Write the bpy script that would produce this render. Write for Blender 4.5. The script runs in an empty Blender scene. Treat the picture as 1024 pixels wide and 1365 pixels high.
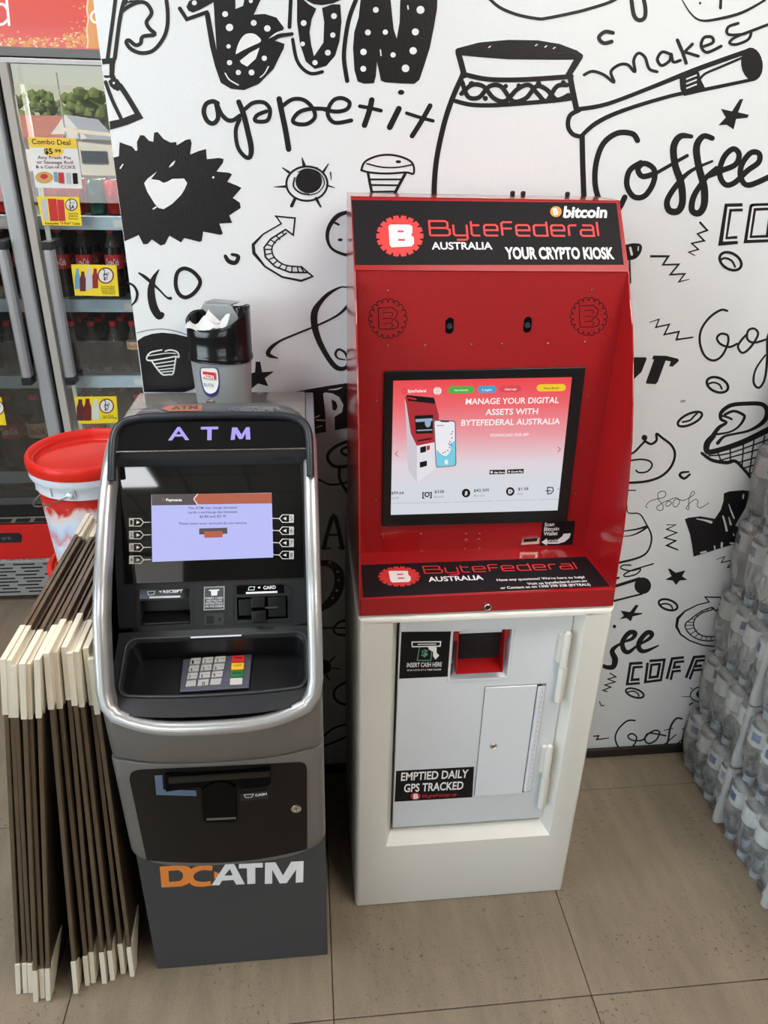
import bpy, bmesh, math, random
from math import sin, cos, pi, radians
from mathutils import Vector, Matrix
from mathutils.geometry import tessellate_polygon
random.seed(7)
SC = bpy.context.scene
COL = SC.collection

# ------------------------------------------------------------ camera
FPX, YAW, PITCH, ROLL, CAMH = 980.102709, 0.110386, 0.455995, 0.022417, 1.756761
def _basis():
    cy, sy, cp, sp = cos(YAW), sin(YAW), cos(PITCH), sin(PITCH)
    f = Vector((sy*cp, cy*cp, -sp)); r = Vector((cy, -sy, 0)); u = r.cross(f)
    return cos(ROLL)*r+sin(ROLL)*u, -sin(ROLL)*r+cos(ROLL)*u, f
CR, CU, CF = _basis()
CP = Vector((0, 0, CAMH))
cam_data = bpy.data.cameras.new('camera')
cam = bpy.data.objects.new('camera', cam_data); COL.objects.link(cam)
cam_data.sensor_fit = 'HORIZONTAL'; cam_data.sensor_width = 36.0
cam_data.lens = FPX/1024*36.0
cam_data.clip_start = 0.05; cam_data.clip_end = 200
cam.matrix_world = Matrix(((CR.x, CU.x, -CF.x, CP.x), (CR.y, CU.y, -CF.y, CP.y), (CR.z, CU.z, -CF.z, CP.z), (0, 0, 0, 1)))
SC.camera = cam

# ------------------------------------------------------------ sky, sun, room light, exposure
world = bpy.data.worlds.new('world'); SC.world = world; world.use_nodes = True
wn = world.node_tree.nodes; wl = world.node_tree.links
sky = wn.new('ShaderNodeTexSky'); sky.sky_type = 'NISHITA'; sky.sun_elevation = radians(50); sky.sun_rotation = radians(150)
sky.sun_disc = False; sky.air_density = 1.2
wn['Background'].inputs[1].default_value = 0.6
wl.new(sky.outputs[0], wn['Background'].inputs[0])
sund = bpy.data.lights.new('sun', 'SUN'); sund.energy = 24.0; sund.angle = radians(1.5); sund.color = (1, .95, .88)
sun = bpy.data.objects.new('sun', sund); COL.objects.link(sun)
sun.rotation_euler = (radians(-42), radians(-22), 0); sun.location = (-6, 12, 9)

def area(name, loc, rot, sx, sy, power, color):
    d = bpy.data.lights.new(name, 'AREA'); d.shape = 'RECTANGLE'; d.size = sx; d.size_y = sy; d.energy = power; d.color = color
    o = bpy.data.objects.new(name, d); COL.objects.link(o); o.location = loc; o.rotation_euler = rot
    return o
# daylight entering through the side window and the shopfront
area('window_daylight', (-4.7, -1.8, 1.75), (radians(90), 0, radians(-90)), 3.4, 1.9, 100, (.72, .88, 1.0))
# the shop's ceiling panels, plus an unseen second row added for frontal fill
LAMPS = ((-1.5, 1.0, 23), (1.0, .6, 17), (-2.0, -3.75, 7), (2.3, -3.75, 5), (-3.3, 1.2, 6), (-1.3, -1.6, 15), (1.75, -1.6, 24))   # x, y, brightness of each panel

SC.view_settings.view_transform = 'Standard'; SC.view_settings.look = 'None'
SC.view_settings.gamma = 1.0; SC.view_settings.use_curve_mapping = False
SC.view_settings.exposure = 0.0

# ------------------------------------------------------------ materials
MATS = {}
def mat(name, col, rough=.5, metal=0., spec=.5, noise=0., nscale=20., bump=0., bscale=200., emit=0., trans=0., ior=1.45, coat=0., alpha=1.):
    if name in MATS: return MATS[name]
    m = bpy.data.materials.new(name); m.use_nodes = True
    nt = m.node_tree; b = nt.nodes['Principled BSDF']
    c = tuple(col)+(1,)
    b.inputs['Base Color'].default_value = c
    b.inputs['Roughness'].default_value = rough; b.inputs['Metallic'].default_value = metal
    b.inputs['Specular IOR Level'].default_value = spec
    b.inputs['IOR'].default_value = ior
    b.inputs['Transmission Weight'].default_value = trans
    b.inputs['Coat Weight'].default_value = coat; b.inputs['Coat Roughness'].default_value = .08
    b.inputs['Alpha'].default_value = alpha
    if emit:
        b.inputs['Base Color'].default_value = (.02, .02, .02, 1)
        b.inputs['Emission Color'].default_value = c; b.inputs['Emission Strength'].default_value = emit
    if noise or bump:
        tc = nt.nodes.new('ShaderNodeTexCoord')
    if noise:
        n = nt.nodes.new('ShaderNodeTexNoise'); n.inputs['Scale'].default_value = nscale; n.inputs['Detail'].default_value = 5
        nt.links.new(tc.outputs['Object'], n.inputs['Vector'])
        mx = nt.nodes.new('ShaderNodeMix'); mx.data_type = 'RGBA'
        mx.inputs['A'].default_value = tuple(max(0, v*(1-noise)) for v in col)+(1,)
        mx.inputs['B'].default_value = tuple(min(1, v*(1+noise)) for v in col)+(1,)
        nt.links.new(n.outputs['Fac'], mx.inputs['Factor']); nt.links.new(mx.outputs['Result'], b.inputs['Base Color'])
    if bump:
        n2 = nt.nodes.new('ShaderNodeTexNoise'); n2.inputs['Scale'].default_value = bscale; n2.inputs['Detail'].default_value = 2
        nt.links.new(tc.outputs['Object'], n2.inputs['Vector'])
        bp = nt.nodes.new('ShaderNodeBump'); bp.inputs['Strength'].default_value = bump; bp.inputs['Distance'].default_value = .002
        nt.links.new(n2.outputs['Fac'], bp.inputs['Height']); nt.links.new(bp.outputs['Normal'], b.inputs['Normal'])
    MATS[name] = m
    return m

def s2l(r, g, b):
    f = lambda v: (v/255/12.92) if v/255 <= .04045 else ((v/255+.055)/1.055)**2.4
    return (f(r), f(g), f(b))

# ------------------------------------------------------------ mesh helpers
WL = {}
def loc_of(o): return WL.get(o.name, Vector((0, 0, 0))) if o else Vector((0, 0, 0))

class MB:
    def __init__(s): s.bm = bmesh.new(); s.bev = False
    def _new(s, geo_verts, M=None):
        if M is not None: bmesh.ops.transform(s.bm, matrix=M, verts=geo_verts)
    def box(s, x0, x1, y0, y1, z0, z1, bev=0, seg=2, M=None):
        b = bmesh.new() if bev else s.bm; s.bev |= bool(bev)
        vs = [b.verts.new((x, y, z)) for x in (x0, x1) for y in (y0, y1) for z in (z0, z1)]
        for q in ((0, 1, 3, 2), (4, 6, 7, 5), (0, 4, 5, 1), (2, 3, 7, 6), (0, 2, 6, 4), (1, 5, 7, 3)):
            b.faces.new([vs[i] for i in q])
        if bev:
            bmesh.ops.bevel(b, geom=b.edges[:], offset=bev, segments=seg, profile=.5, affect='EDGES')
            s.merge(b, M)
        elif M is not None: bmesh.ops.transform(b, matrix=M, verts=vs)
        return s
    def merge(s, b, M=None):
        if M is not None: bmesh.ops.transform(b, matrix=M, verts=b.verts[:])
        me = bpy.data.meshes.new('tmp'); b.to_mesh(me); b.free()
        s.bm.from_mesh(me); bpy.data.meshes.remove(me)
    def prism(s, pts, fn, bev=0, seg=2, M=None):
        """pts: 2D outline; fn(p, k) -> 3D point for k = 0 and 1"""
        b = bmesh.new(); s.bev |= bool(bev)
        a = [b.verts.new(fn(p, 0)) for p in pts]; c = [b.verts.new(fn(p, 1)) for p in pts]
        n = len(pts)
        b.faces.new(a); b.faces.new(c[::-1])
        for i in range(n): b.faces.new((a[i], c[i], c[(i+1) % n], a[(i+1) % n]))
        bmesh.ops.recalc_face_normals(b, faces=b.faces[:])
        if bev: bmesh.ops.bevel(b, geom=b.edges[:], offset=bev, segments=seg, profile=.5, affect='EDGES')
        s.merge(b, M); return s
    def grid(s, rows, close=False):
        vs = [[s.bm.verts.new(p) for p in r] for r in rows]
        for i in range(len(vs)-1):
            m = len(vs[i]); rng = m if close else m-1
            for j in range(rng):
                q = (vs[i][j], vs[i][(j+1) % m], vs[i+1][(j+1) % m], vs[i+1][j])
                try: s.bm.faces.new(q)
                except ValueError: pass
        return vs
    def fan(s, pts):
        vs = [s.bm.verts.new(p) for p in pts]
        s.bm.faces.new(vs); return s
    def tube(s, path, r, n=10, closed=False, caps=True):
        path = [Vector(p) for p in path]; rings = []; m = len(path)
        up = Vector((0.13, .22, 1)).normalized()
        for i, p in enumerate(path):
            if closed: t = path[(i+1) % m]-path[i-1]
            else: t = path[min(i+1, m-1)]-path[max(i-1, 0)]
            t.normalize(); a = t.cross(up)
            if a.length < .05: a = t.cross(Vector((1, 0, 0)))
            a.normalize(); b = t.cross(a)
            rr = r[i] if isinstance(r, (list, tuple)) else r
            rings.append([p+a*(rr*cos(2*pi*k/n))+b*(rr*sin(2*pi*k/n)) for k in range(n)])
        if closed: rings.append(rings[0])
        vs = s.grid(rings, close=True)
        if caps and not closed: s.bm.faces.new(vs[0][::-1]); s.bm.faces.new(vs[-1])
        return s
    def lathe(s, prof, c=(0, 0, 0), n=24, sx=1, sy=1, M=None):
        nv = len(s.bm.verts)
        rings = [[(c[0]+r*cos(2*pi*k/n)*sx, c[1]+r*sin(2*pi*k/n)*sy, c[2]+z) for k in range(n)] for r, z in prof]
        vs = s.grid(rings, close=True)
        if prof[0][0] > 1e-5: s.bm.faces.new(vs[0][::-1])
        if prof[-1][0] > 1e-5: s.bm.faces.new(vs[-1])
        if M is not None:
            s.bm.verts.ensure_lookup_table(); bmesh.ops.transform(s.bm, matrix=M, verts=s.bm.verts[nv:])
        return s
    def build(s, name, m, parent=None, smooth=38, flip=True, solid=0):
        bm = s.bm
        bmesh.ops.remove_doubles(bm, verts=bm.verts[:], dist=1e-6)
        if flip: bmesh.ops.recalc_face_normals(bm, faces=bm.faces[:])
        off = loc_of(parent)
        if off.length > 0: bmesh.ops.translate(bm, verts=bm.verts[:], vec=-off)
        if smooth:
            for f in bm.faces: f.smooth = True
            lim = radians(smooth)
            for e in bm.edges:
                if len(e.link_faces) == 2 and e.calc_face_angle(0) > lim: e.smooth = False
        me = bpy.data.meshes.new(name); bm.to_mesh(me); bm.free()
        me.materials.append(m)
        o = bpy.data.objects.new(name, me); COL.objects.link(o)
        if s.bev and smooth:
            wn_ = o.modifiers.new('weighted normal', 'WEIGHTED_NORMAL'); wn_.weight = 60; wn_.keep_sharp = True
        if parent: o.parent = parent; WL[o.name] = off.copy()
        return o

def thing(name, label, cat, loc=(0, 0, 0), group=None):
    o = bpy.data.objects.new(name, None); COL.objects.link(o); o.location = loc; o.empty_display_size = .05
    o['label'] = label; o['category'] = cat
    if group: o['group'] = group
    WL[o.name] = Vector(loc); return o
def tag(o, label, cat, group=None):
    o['label'] = label; o['category'] = cat
    if group: o['group'] = group
    return o
def struct(o): o['kind'] = 'structure'; return o
def copy_tree(src, parent=None, loc=None):
    c = src.copy(); COL.objects.link(c)
    if parent: c.parent = parent
    if loc is not None: c.location = loc
    for ch in list(src.children): copy_tree(ch, c)
    return c

# ------------------------------------------------------------ printed graphics laid on real surfaces
def ray(x, y): return CF+(x-512)/FPX*CR-(y-682.5)/FPX*CU
class Surf:
    """a flat printed surface; at() gives the point of the surface seen at a photo position"""
    def __init__(s, p0, n): s.p0 = Vector(p0); s.n = Vector(n).normalized()
    def at(s, x, y, off=0):
        d = ray(x, y); t = (s.p0-CP).dot(s.n)/d.dot(s.n)
        return CP+d*t+s.n*off
def surf_yz(a, b):
    dy, dz = b[0]-a[0], b[1]-a[1]; n = Vector((0, dz, -dy)).normalized()
    if n.y > 0: n = -n
    return Surf((0, a[0], a[1]), n)
def catmull(pts, closed=False, k=5):
    out = []; n = len(pts)
    if n < 3: return [tuple(p) for p in pts]
    for i in range(n if closed else n-1):
        if closed: p0, p1, p2, p3 = pts[i-1], pts[i], pts[(i+1) % n], pts[(i+2) % n]
        else: p0, p1, p2, p3 = pts[max(i-1, 0)], pts[i], pts[i+1], pts[min(i+2, n-1)]
        for j in range(k):
            t = j/k
            out.append(tuple(.5*(2*b+(c-a)*t+(2*a-5*b+4*c-d)*t*t+(3*b-a-3*c+d)*t**3) for a, b, c, d in zip(p0, p1, p2, p3)))
    if not closed: out.append(tuple(pts[-1]))
    return out
def T(ox, oy, s): return lambda pts: [(ox+p[0]/s, oy+p[1]/s) for p in pts]
class Decal:
    def __init__(s, surf, base=.0006, step=.0004): s.f = surf; s.base = base; s.step = step; s.mb = MB(); s.cnt = 0
    def off(s, lv):
        s.cnt += 1; return s.base+lv*s.step+.000012*(s.cnt % 12)
    def poly(s, pts, lv=0, smooth=False, k=4):
        if smooth: pts = catmull(pts, True, k)
        co = [s.f.at(x, y, s.off(lv)) for x, y in pts]
        tris = tessellate_polygon([[Vector((x, y, 0)) for x, y in pts]])
        vs = [s.mb.bm.verts.new(c) for c in co]
        for t in tris:
            try: s.mb.bm.faces.new([vs[i] for i in t])
            except ValueError: pass
        return s
    def circ(s, x, y, rx, ry=None, lv=0, rot=0, n=20):
        ry = ry or rx; c, sn = cos(radians(rot)), sin(radians(rot))
        return s.poly([(x+rx*cos(a)*c-ry*sin(a)*sn, y+rx*cos(a)*sn+ry*sin(a)*c) for a in [2*pi*i/n for i in range(n)]], lv)
    def stroke(s, pts, w, lv=0, closed=False, smooth=True, k=5, cap=True):
        ws = list(w) if isinstance(w, (list, tuple)) else [w]*len(pts)
        p3 = [(p[0], p[1], q) for p, q in zip(pts, ws)]
        if smooth: p3 = catmull(p3, closed, k)
        n = len(p3); L = []; R = []
        for i in range(n):
            if closed: a, b = p3[i-1], p3[(i+1) % n]
            else: a, b = p3[max(i-1, 0)], p3[min(i+1, n-1)]
            dx, dy = b[0]-a[0], b[1]-a[1]; l = math.hypot(dx, dy) or 1
            nx, ny = -dy/l, dx/l; h = p3[i][2]/2
            if not smooth and 0 < i < n-1:
                q = p3[i]; d1 = (q[0]-a[0], q[1]-a[1]); d2 = (b[0]-q[0], b[1]-q[1])
                l1 = math.hypot(*d1) or 1; l2 = math.hypot(*d2) or 1
                m1 = (-d1[1]/l1, d1[0]/l1); m2 = (-d2[1]/l2, d2[0]/l2)
                mx, my = m1[0]+m2[0], m1[1]+m2[1]; ml = math.hypot(mx, my) or 1; mx /= ml; my /= ml
                c = max(.35, mx*m1[0]+my*m1[1]); nx, ny = mx/c, my/c
            x, y = p3[i][0], p3[i][1]
            L.append((x+nx*h, y+ny*h)); R.append((x-nx*h, y-ny*h))
        o = s.off(lv)
        VL = [s.mb.bm.verts.new(s.f.at(x, y, o+.00008*i/n)) for i, (x, y) in enumerate(L)]; VR = [s.mb.bm.verts.new(s.f.at(x, y, o+.00008*i/n)) for i, (x, y) in enumerate(R)]
        for i in range(n if closed else n-1):
            j = (i+1) % n
            try: s.mb.bm.faces.new((VL[i], VL[j], VR[j], VR[i]))
            except ValueError: pass
        if cap and not closed:
            for e, q in ((0, 1), (n-1, n-2)):
                x, y, ww = p3[e]; a = math.atan2(y-p3[q][1], x-p3[q][0]); h = ww/2
                arc = [(x+h*cos(a+t), y+h*sin(a+t)) for t in [pi/2-pi*i/6 for i in range(7)]]
                s.mb.bm.faces.new([s.mb.bm.verts.new(s.f.at(u, v, o)) for u, v in arc])
        return s
    def text(s, txt, bl, br, h, lv=0, bold=0, shear=0, up=None):
        """text from photo position bl to br along its baseline, cap height h photo pixels"""
        me = glyphs(txt, bold, shear)
        A = s.f.at(*bl); B = s.f.at(*br); X = B-A
        upv = s.f.at(bl[0], bl[1]-h)-A
        Y = upv-X*(upv.dot(X)/X.dot(X)); Y = Y.normalized()*upv.length
        x0, x1, hh = me['x0'], me['x1'], me['h']
        o = s.f.n*s.off(lv)
        vs = [s.mb.bm.verts.new(A+X*((p[0]-x0)/(x1-x0))+Y*(p[1]/hh)+o) for p in me['v']]
        for f in me['f']:
            try: s.mb.bm.faces.new([vs[i] for i in f])
            except ValueError: pass
        return s
    def frame(s, bl, br, h):
        A = s.f.at(*bl); B = s.f.at(*br); X = (B-A); upv = s.f.at(bl[0], bl[1]-h)-A
        Y = upv-X*(upv.dot(X)/X.dot(X)); Y = Y.normalized()*upv.length
        return A, X, Y
    def build(s, name, m, parent=None):
        n = s.f.n
        bm = s.mb.bm
        bm.normal_update()
        for f in bm.faces:
            if f.normal.dot(n) < 0: f.normal_flip()
        return s.mb.build(name, m, parent, smooth=0, flip=False)
GL = {}
def glyphs(txt, bold=0, shear=0):
    k = (txt, bold, shear)
    if k in GL: return GL[k]
    cu = bpy.data.curves.new('t', 'FONT'); cu.body = txt; cu.offset = bold; cu.shear = shear; cu.resolution_u = 3; cu.size = 1
    o = bpy.data.objects.new('t', cu); me = bpy.data.meshes.new_from_object(o)
    v = [tuple(q.co) for q in me.vertices]; f = [tuple(p.vertices) for p in me.polygons]
    if 'H' not in GL and txt != 'H': glyphs('H')
    g = dict(v=v, f=f, x0=min(p[0] for p in v), x1=max(p[0] for p in v), h=max(p[1] for p in v))
    if txt != 'H': g['h'] = GL[('H', 0, 0)]['h']
    bpy.data.objects.remove(o); bpy.data.curves.remove(cu); bpy.data.meshes.remove(me)
    GL[k] = g
    return g
WORDMARK = {
 'B': (1.2, [[(0, 0), (0, 1), (.95, 1), (1.08, .9), (1.08, .62), (.95, .52), (0, .52)], [(.95, .52), (1.18, .42), (1.18, .1), (1.05, 0), (0, 0)]]),
 'y': (.85, [[(0, .75), (0, .1), (.1, 0), (.8, 0)], [(.8, .75), (.8, -.2), (.7, -.3), (.15, -.3)]]),
 't': (.55, [[(0, 1), (0, .1), (.1, 0), (.5, 0)], [(0, .72), (.5, .72)]]),
 'e': (.85, [[(.05, .38), (.8, .38), (.8, .65), (.7, .75), (.1, .75), (0, .65), (0, .1), (.1, 0), (.8, 0)]]),
 'f': (.65, [[(0, 0), (0, .85), (.1, .95), (.65, .95)], [(0, .5), (.6, .5)]]),
 'd': (.85, [[(.8, 1), (.8, 0), (.1, 0), (0, .1), (0, .65), (.1, .75), (.8, .75)]]),
 'r': (.5, [[(0, 0), (0, .65), (.1, .75), (.5, .75)]]),
 'a': (.85, [[(.15, .75), (.7, .75), (.8, .65), (.8, 0), (.1, 0), (0, .1), (0, .32), (.1, .42), (.8, .42)]]),
 'l': (.05, [[(0, 1), (0, 0)]])}
def wordmark(dc, bl, br, h, w=.11, lv=0, word='Bytefederal'):
    """thin techno lettering drawn as strokes; w is the stroke width relative to the cap height"""
    tot = sum(WORDMARK[c][0] for c in word)+.22*(len(word)-1)
    A, X, Y = dc.frame(bl, br, h); o = dc.f.n*dc.off(lv); x = 0
    asp = X.length/tot/Y.length
    for c in word:
        wd, sts = WORDMARK[c]
        for st in sts:
            st = [((x+p[0])*asp, p[1]) for p in st]; L = []; R = []
            for i, q in enumerate(st):
                a, b = st[max(i-1, 0)], st[min(i+1, len(st)-1)]
                d = []
                for u, v in ((a, q), (q, b)):
                    l = math.hypot(v[0]-u[0], v[1]-u[1])
                    if l > 0: d.append((-(v[1]-u[1])/l, (v[0]-u[0])/l))
                mx = sum(k[0] for k in d); my = sum(k[1] for k in d); ml = math.hypot(mx, my); mx /= ml; my /= ml
                cc = max(.5, mx*d[0][0]+my*d[0][1]); L.append((q[0]+mx/cc*w/2, q[1]+my/cc*w/2)); R.append((q[0]-mx/cc*w/2, q[1]-my/cc*w/2))
            P = lambda q: A+X*(q[0]/asp/tot)+Y*q[1]+o
            VL = [dc.mb.bm.verts.new(P(q)) for q in L]; VR = [dc.mb.bm.verts.new(P(q)) for q in R]
            for i in range(len(st)-1): dc.mb.bm.faces.new((VL[i], VL[i+1], VR[i+1], VR[i]))
        x += wd+.22
def gear_pts(n=18, r0=.84, r1=1.):
    pts = []
    for i in range(n):
        a = 2*pi*i/n
        for da, r in ((-.16, r0), (-.11, r1), (.11, r1), (.16, r0)): pts.append((r*cos(a+da*18/n), r*sin(a+da*18/n)))
    return pts

# ================================================================ THE SETTING
WY = 1.7239          # plane of the painted wall
WX = -.3847          # its free left edge
M_tile = mat('floor_tile', s2l(138, 124, 105), .42, noise=.10, nscale=3, bump=.15, bscale=90)
def tile_material():
    m = M_tile; nt = m.node_tree; b = nt.nodes['Principled BSDF']
    tc = nt.nodes.new('ShaderNodeNewGeometry')
    base = b.inputs['Base Color'].links[0].from_socket
    v = nt.nodes.new('ShaderNodeTexNoise'); v.inputs['Scale'].default_value = 85; v.inputs['Detail'].default_value = 4; v.inputs['Roughness'].default_value = .6
    nt.links.new(tc.outputs['Position'], v.inputs['Vector'])
    r = nt.nodes.new('ShaderNodeValToRGB'); r.color_ramp.elements[0].position = .345; r.color_ramp.elements[1].position = .40
    nt.links.new(v.outputs['Fac'], r.inputs['Fac'])
    n = nt.nodes.new('ShaderNodeTexNoise'); n.inputs['Scale'].default_value = 5; n.inputs['Detail'].default_value = 6
    nt.links.new(tc.outputs['Position'], n.inputs['Vector'])
    r2 = nt.nodes.new('ShaderNodeValToRGB'); r2.color_ramp.elements[0].position = .42; r2.color_ramp.elements[1].position = .6
    nt.links.new(n.outputs['Fac'], r2.inputs['Fac'])
    inv = nt.nodes.new('ShaderNodeMath'); inv.operation = 'SUBTRACT'; inv.inputs[0].default_value = 1
    nt.links.new(r.outputs['Color'], inv.inputs[1])
    mu = nt.nodes.new('ShaderNodeMath'); mu.operation = 'MULTIPLY'
    nt.links.new(inv.outputs[0], mu.inputs[0]); nt.links.new(r2.outputs['Color'], mu.inputs[1])
    # long soft streaks and blotches
    mp = nt.nodes.new('ShaderNodeMapping'); mp.inputs['Scale'].default_value = (7, 1.6, 1); mp.inputs['Rotation'].default_value = (0, 0, .5)
    nt.links.new(tc.outputs['Position'], mp.inputs['Vector'])
    n3 = nt.nodes.new('ShaderNodeTexNoise'); n3.inputs['Scale'].default_value = 2.2; n3.inputs['Detail'].default_value = 8; n3.inputs['Roughness'].default_value = .7
    nt.links.new(mp.outputs[0], n3.inputs['Vector'])
    r3 = nt.nodes.new('ShaderNodeValToRGB'); r3.color_ramp.elements[0].position = .35; r3.color_ramp.elements[1].position = .7
    r3.color_ramp.elements[0].color = (.78, .78, .78, 1); r3.color_ramp.elements[1].color = (1.08, 1.08, 1.08, 1)
    nt.links.new(n3.outputs['Fac'], r3.inputs['Fac'])
    m1 = nt.nodes.new('ShaderNodeMix'); m1.data_type = 'RGBA'; m1.blend_type = 'MULTIPLY'; m1.inputs['Factor'].default_value = 1
    nt.links.new(base, m1.inputs['A']); nt.links.new(r3.outputs['Color'], m1.inputs['B'])
    g_ = nt.nodes.new('ShaderNodeTexNoise'); g_.inputs['Scale'].default_value = 420; g_.inputs['Detail'].default_value = 3
    nt.links.new(tc.outputs['Position'], g_.inputs['Vector'])
    r4 = nt.nodes.new('ShaderNodeValToRGB'); r4.color_ramp.elements[0].position = .35; r4.color_ramp.elements[1].position = .65
    r4.color_ramp.elements[0].color = (.80, .80, .80, 1); r4.color_ramp.elements[1].color = (1.16, 1.16, 1.16, 1)
    nt.links.new(g_.outputs['Fac'], r4.inputs['Fac'])
    m0 = nt.nodes.new('ShaderNodeMix'); m0.data_type = 'RGBA'; m0.blend_type = 'MULTIPLY'; m0.inputs['Factor'].default_value = 1
    nt.links.new(m1.outputs['Result'], m0.inputs['A']); nt.links.new(r4.outputs['Color'], m0.inputs['B']); m1 = m0
    m2 = nt.nodes.new('ShaderNodeMix'); m2.data_type = 'RGBA'; m2.inputs['B'].default_value = s2l(92, 80, 64)+(1,)
    nt.links.new(mu.outputs[0], m2.inputs['Factor']); nt.links.new(m1.outputs['Result'], m2.inputs['A'])
    nt.links.new(m2.outputs['Result'], b.inputs['Base Color'])
tile_material()
M_grout = mat('grout', s2l(60, 52, 44), .9)
floor = struct(MB().box(-4.9, 3.1, -7.1, 3.6, -.06, -.004).build('floor', M_grout, smooth=0))
TX0, TY0 = .0215, .9855
tile_me = None
for i in range(-5, 5):
    for j in range(-5, 4):
        if tile_me is None:
            t = MB().box(.0012, .5988, .0012, .5988, -.006, 0, bev=.0008, seg=1).build('tile', M_tile, smooth=0); tile_me = t.data
        else:
            t = bpy.data.objects.new('tile', tile_me); COL.objects.link(t)
        t.parent = floor; t.location = (TX0+.6*i, TY0+.6*j, 0)
M_white = mat('wall_laminate', s2l(222, 226, 229), .32, bump=.22, bscale=230, noise=.02, nscale=8)
wall_back = struct(MB().box(WX, 3.1, WY, 3.55, -.01, 3.0).build('wall_back', M_white, smooth=0))
M_plain = mat('plain_wall', s2l(150, 146, 140), .8)
w = MB(); w.box(-4.95, -4.8, -7.1, 3.6, 0, .75); w.box(-4.95, -4.8, -7.1, 3.6, 2.75, 3.0); w.box(-4.95, -4.8, -7.1, -3.6, .75, 2.75); w.box(-4.95, -4.8, 0, 3.6, .75, 2.75)
struct(w.build('wall_left', M_plain, smooth=0))
struct(MB().box(3.0, 3.15, -7.1, 1.72, 0, 3.0).build('wall_right', M_plain, smooth=0))
struct(MB().box(-4.8, WX, 3.5, 3.6, 0, 3.0).build('wall_rear', M_plain, smooth=0))
f = MB(); f.box(-4.8, 3.0, -7.12, -7.0, 0, .95); f.box(-4.8, 3.0, -7.12, -7.0, 2.95, 3.0)
f.box(-4.8, -4.7, -7.12, -7.0, .9, 2.95); f.box(-1.7, 3.0, -7.12, -7.0, .9, 2.95)
struct(f.build('wall_front', mat('shopfront_dark', s2l(70, 68, 66), .7), smooth=0))
struct(MB().box(-4.95, 3.15, -7.12, 3.6, 3.0, 3.08).build('ceiling', mat('ceiling_board', s2l(190, 186, 178), .8), smooth=0))
M_skirt = mat('skirting_black', s2l(38, 34, 30), .4)
struct(MB().box(WX, 3.0, WY-.012, WY-.0005, 0.001, .034, bev=.002, seg=1).build('baseboard_back', M_skirt, smooth=0))
struct(MB().box(.4895, .5005, WY-.0003, WY+.001, .034, 3.0, bev=.0001, seg=1).build('trim_1', M_white, wall_back, smooth=0)); 
# ceiling grid and lamps
g = MB()
for x in range(-8, 5): g.box(x*.6-.006, x*.6+.006, -7, 3.5, 2.992, 3.001)
for y in range(-12, 6): g.box(-4.8, 3.0, y*.6-.006+.3, y*.6+.006+.3, 2.993, 3.001)
struct(g.build('trim_2', mat('ceiling_grid', s2l(130, 130, 130), .5), smooth=0))
for (x, y, w_), where in zip(LAMPS, ('nearest the drinks fridge and painted wall', 'above the red kiosk', 'far back on the left of the shop', 'far back on the right of the shop', 'at the left end of the drinks fridge', 'added for frontal fill, second row left', 'added for frontal fill, second row right')):
    L = thing('ceiling_light', 'white rectangular ceiling light panel, the one '+where, 'ceiling light', (x, y, 3.0), 'ceiling light panels')
    MB().box(x-.6, x+.6, y-.3, y+.3, 2.94, 2.985, bev=.004, seg=1).build('frame', mat('lamp_frame', s2l(225, 225, 225), .4), L, smooth=0)
    MB().box(x-.57, x+.57, y-.27, y+.27, 2.93, 2.941).build('diffuser', mat('lamp_diffuser_%d' % w_, ((.95, .98, 1.0) if x < 0 else (1, .95, .89) if w_ < 20 else (1, .91, .80)), .5, emit=w_), L, smooth=0)

# ---------------------------------------------------------------- the black line drawings printed on the wall
M_ink = mat('mural_ink', s2l(26, 24, 26), .34, bump=.22, bscale=230)
M_wht = mat('mural_white', s2l(226, 228, 230), .34, bump=.15, bscale=230)
WS = Surf((0, WY, 0), (0, -1, 0))
class Mural:
    def __init__(s, t): s.k = Decal(WS, .0006, .0004); s.w = Decal(WS, .0012, .0003); s.t = T(*t); s.sc = t[2]; s.hasw = False
    def st(s, pts, w, white=False, **k):
        ww = [q/s.sc for q in w] if isinstance(w, (list, tuple)) else w/s.sc
        d = s.w if white else s.k; s.hasw |= white
        d.stroke(s.t(pts), ww, **k); return s
    def po(s, pts, white=False, **k):
        d = s.w if white else s.k; s.hasw |= white
        d.poly(s.t(pts), **k); return s
    def ci(s, x, y, rx, ry=None, white=False, **k):
        d = s.w if white else s.k; s.hasw |= white
        (px, py), = s.t([(x, y)]); d.circ(px, py, rx/s.sc, (ry or rx)/s.sc, **k); return s
    def done(s, name):
        o = s.k.build(name, M_ink, wall_back)
        if s.hasw: s.w.build('white_detail', M_wht, o)
        else: s.w.mb.bm.free()
        return o

# upper left: leaning bottle and hook
m = Mural((128, 0, 5.12))
m.st([(135, -20), (112, 160), (80, 395)], 26).st([(200, -20), (165, 120), (128, 400)], 28)
m.st([(180, 75), (230, 40), (300, 14), (350, 30), (380, 90), (345, 150), (365, 195), (402, 235), (320, 250), (305, 295), (270, 308), (225, 275), (207, 290), (240, 335), (310, 362), (390, 345), (455, 270), (485, 190), (490, 90), (478, -20)], 27)
m.st([(205, 30), (215, -10)], 12).st([(235, 15), (240, -10)], 10).st([(180, 20), (290, 5)], 14)
m.po([(38, 402), (135, 393), (133, 432), (45, 440)]).po([(92, 425), (130, 425), (125, 522), (92, 522)]).po([(50, 515), (128, 512), (150, 560), (90, 530), (62, 533)])
m.po([(85, 555), (108, 532), (150, 540), (188, 600), (150, 622), (118, 608), (95, 585)])
m.st([(66, 560), (110, 680), (172, 810)], 25, k=3).st([(165, 585), (215, 660), (298, 798)], 36, k=3)
m.po([(92, 828), (170, 812), (290, 765), (325, 805), (220, 850), (97, 886)])
m.ci(122, 567, 8, white=True).done('mural_bottle')

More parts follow.
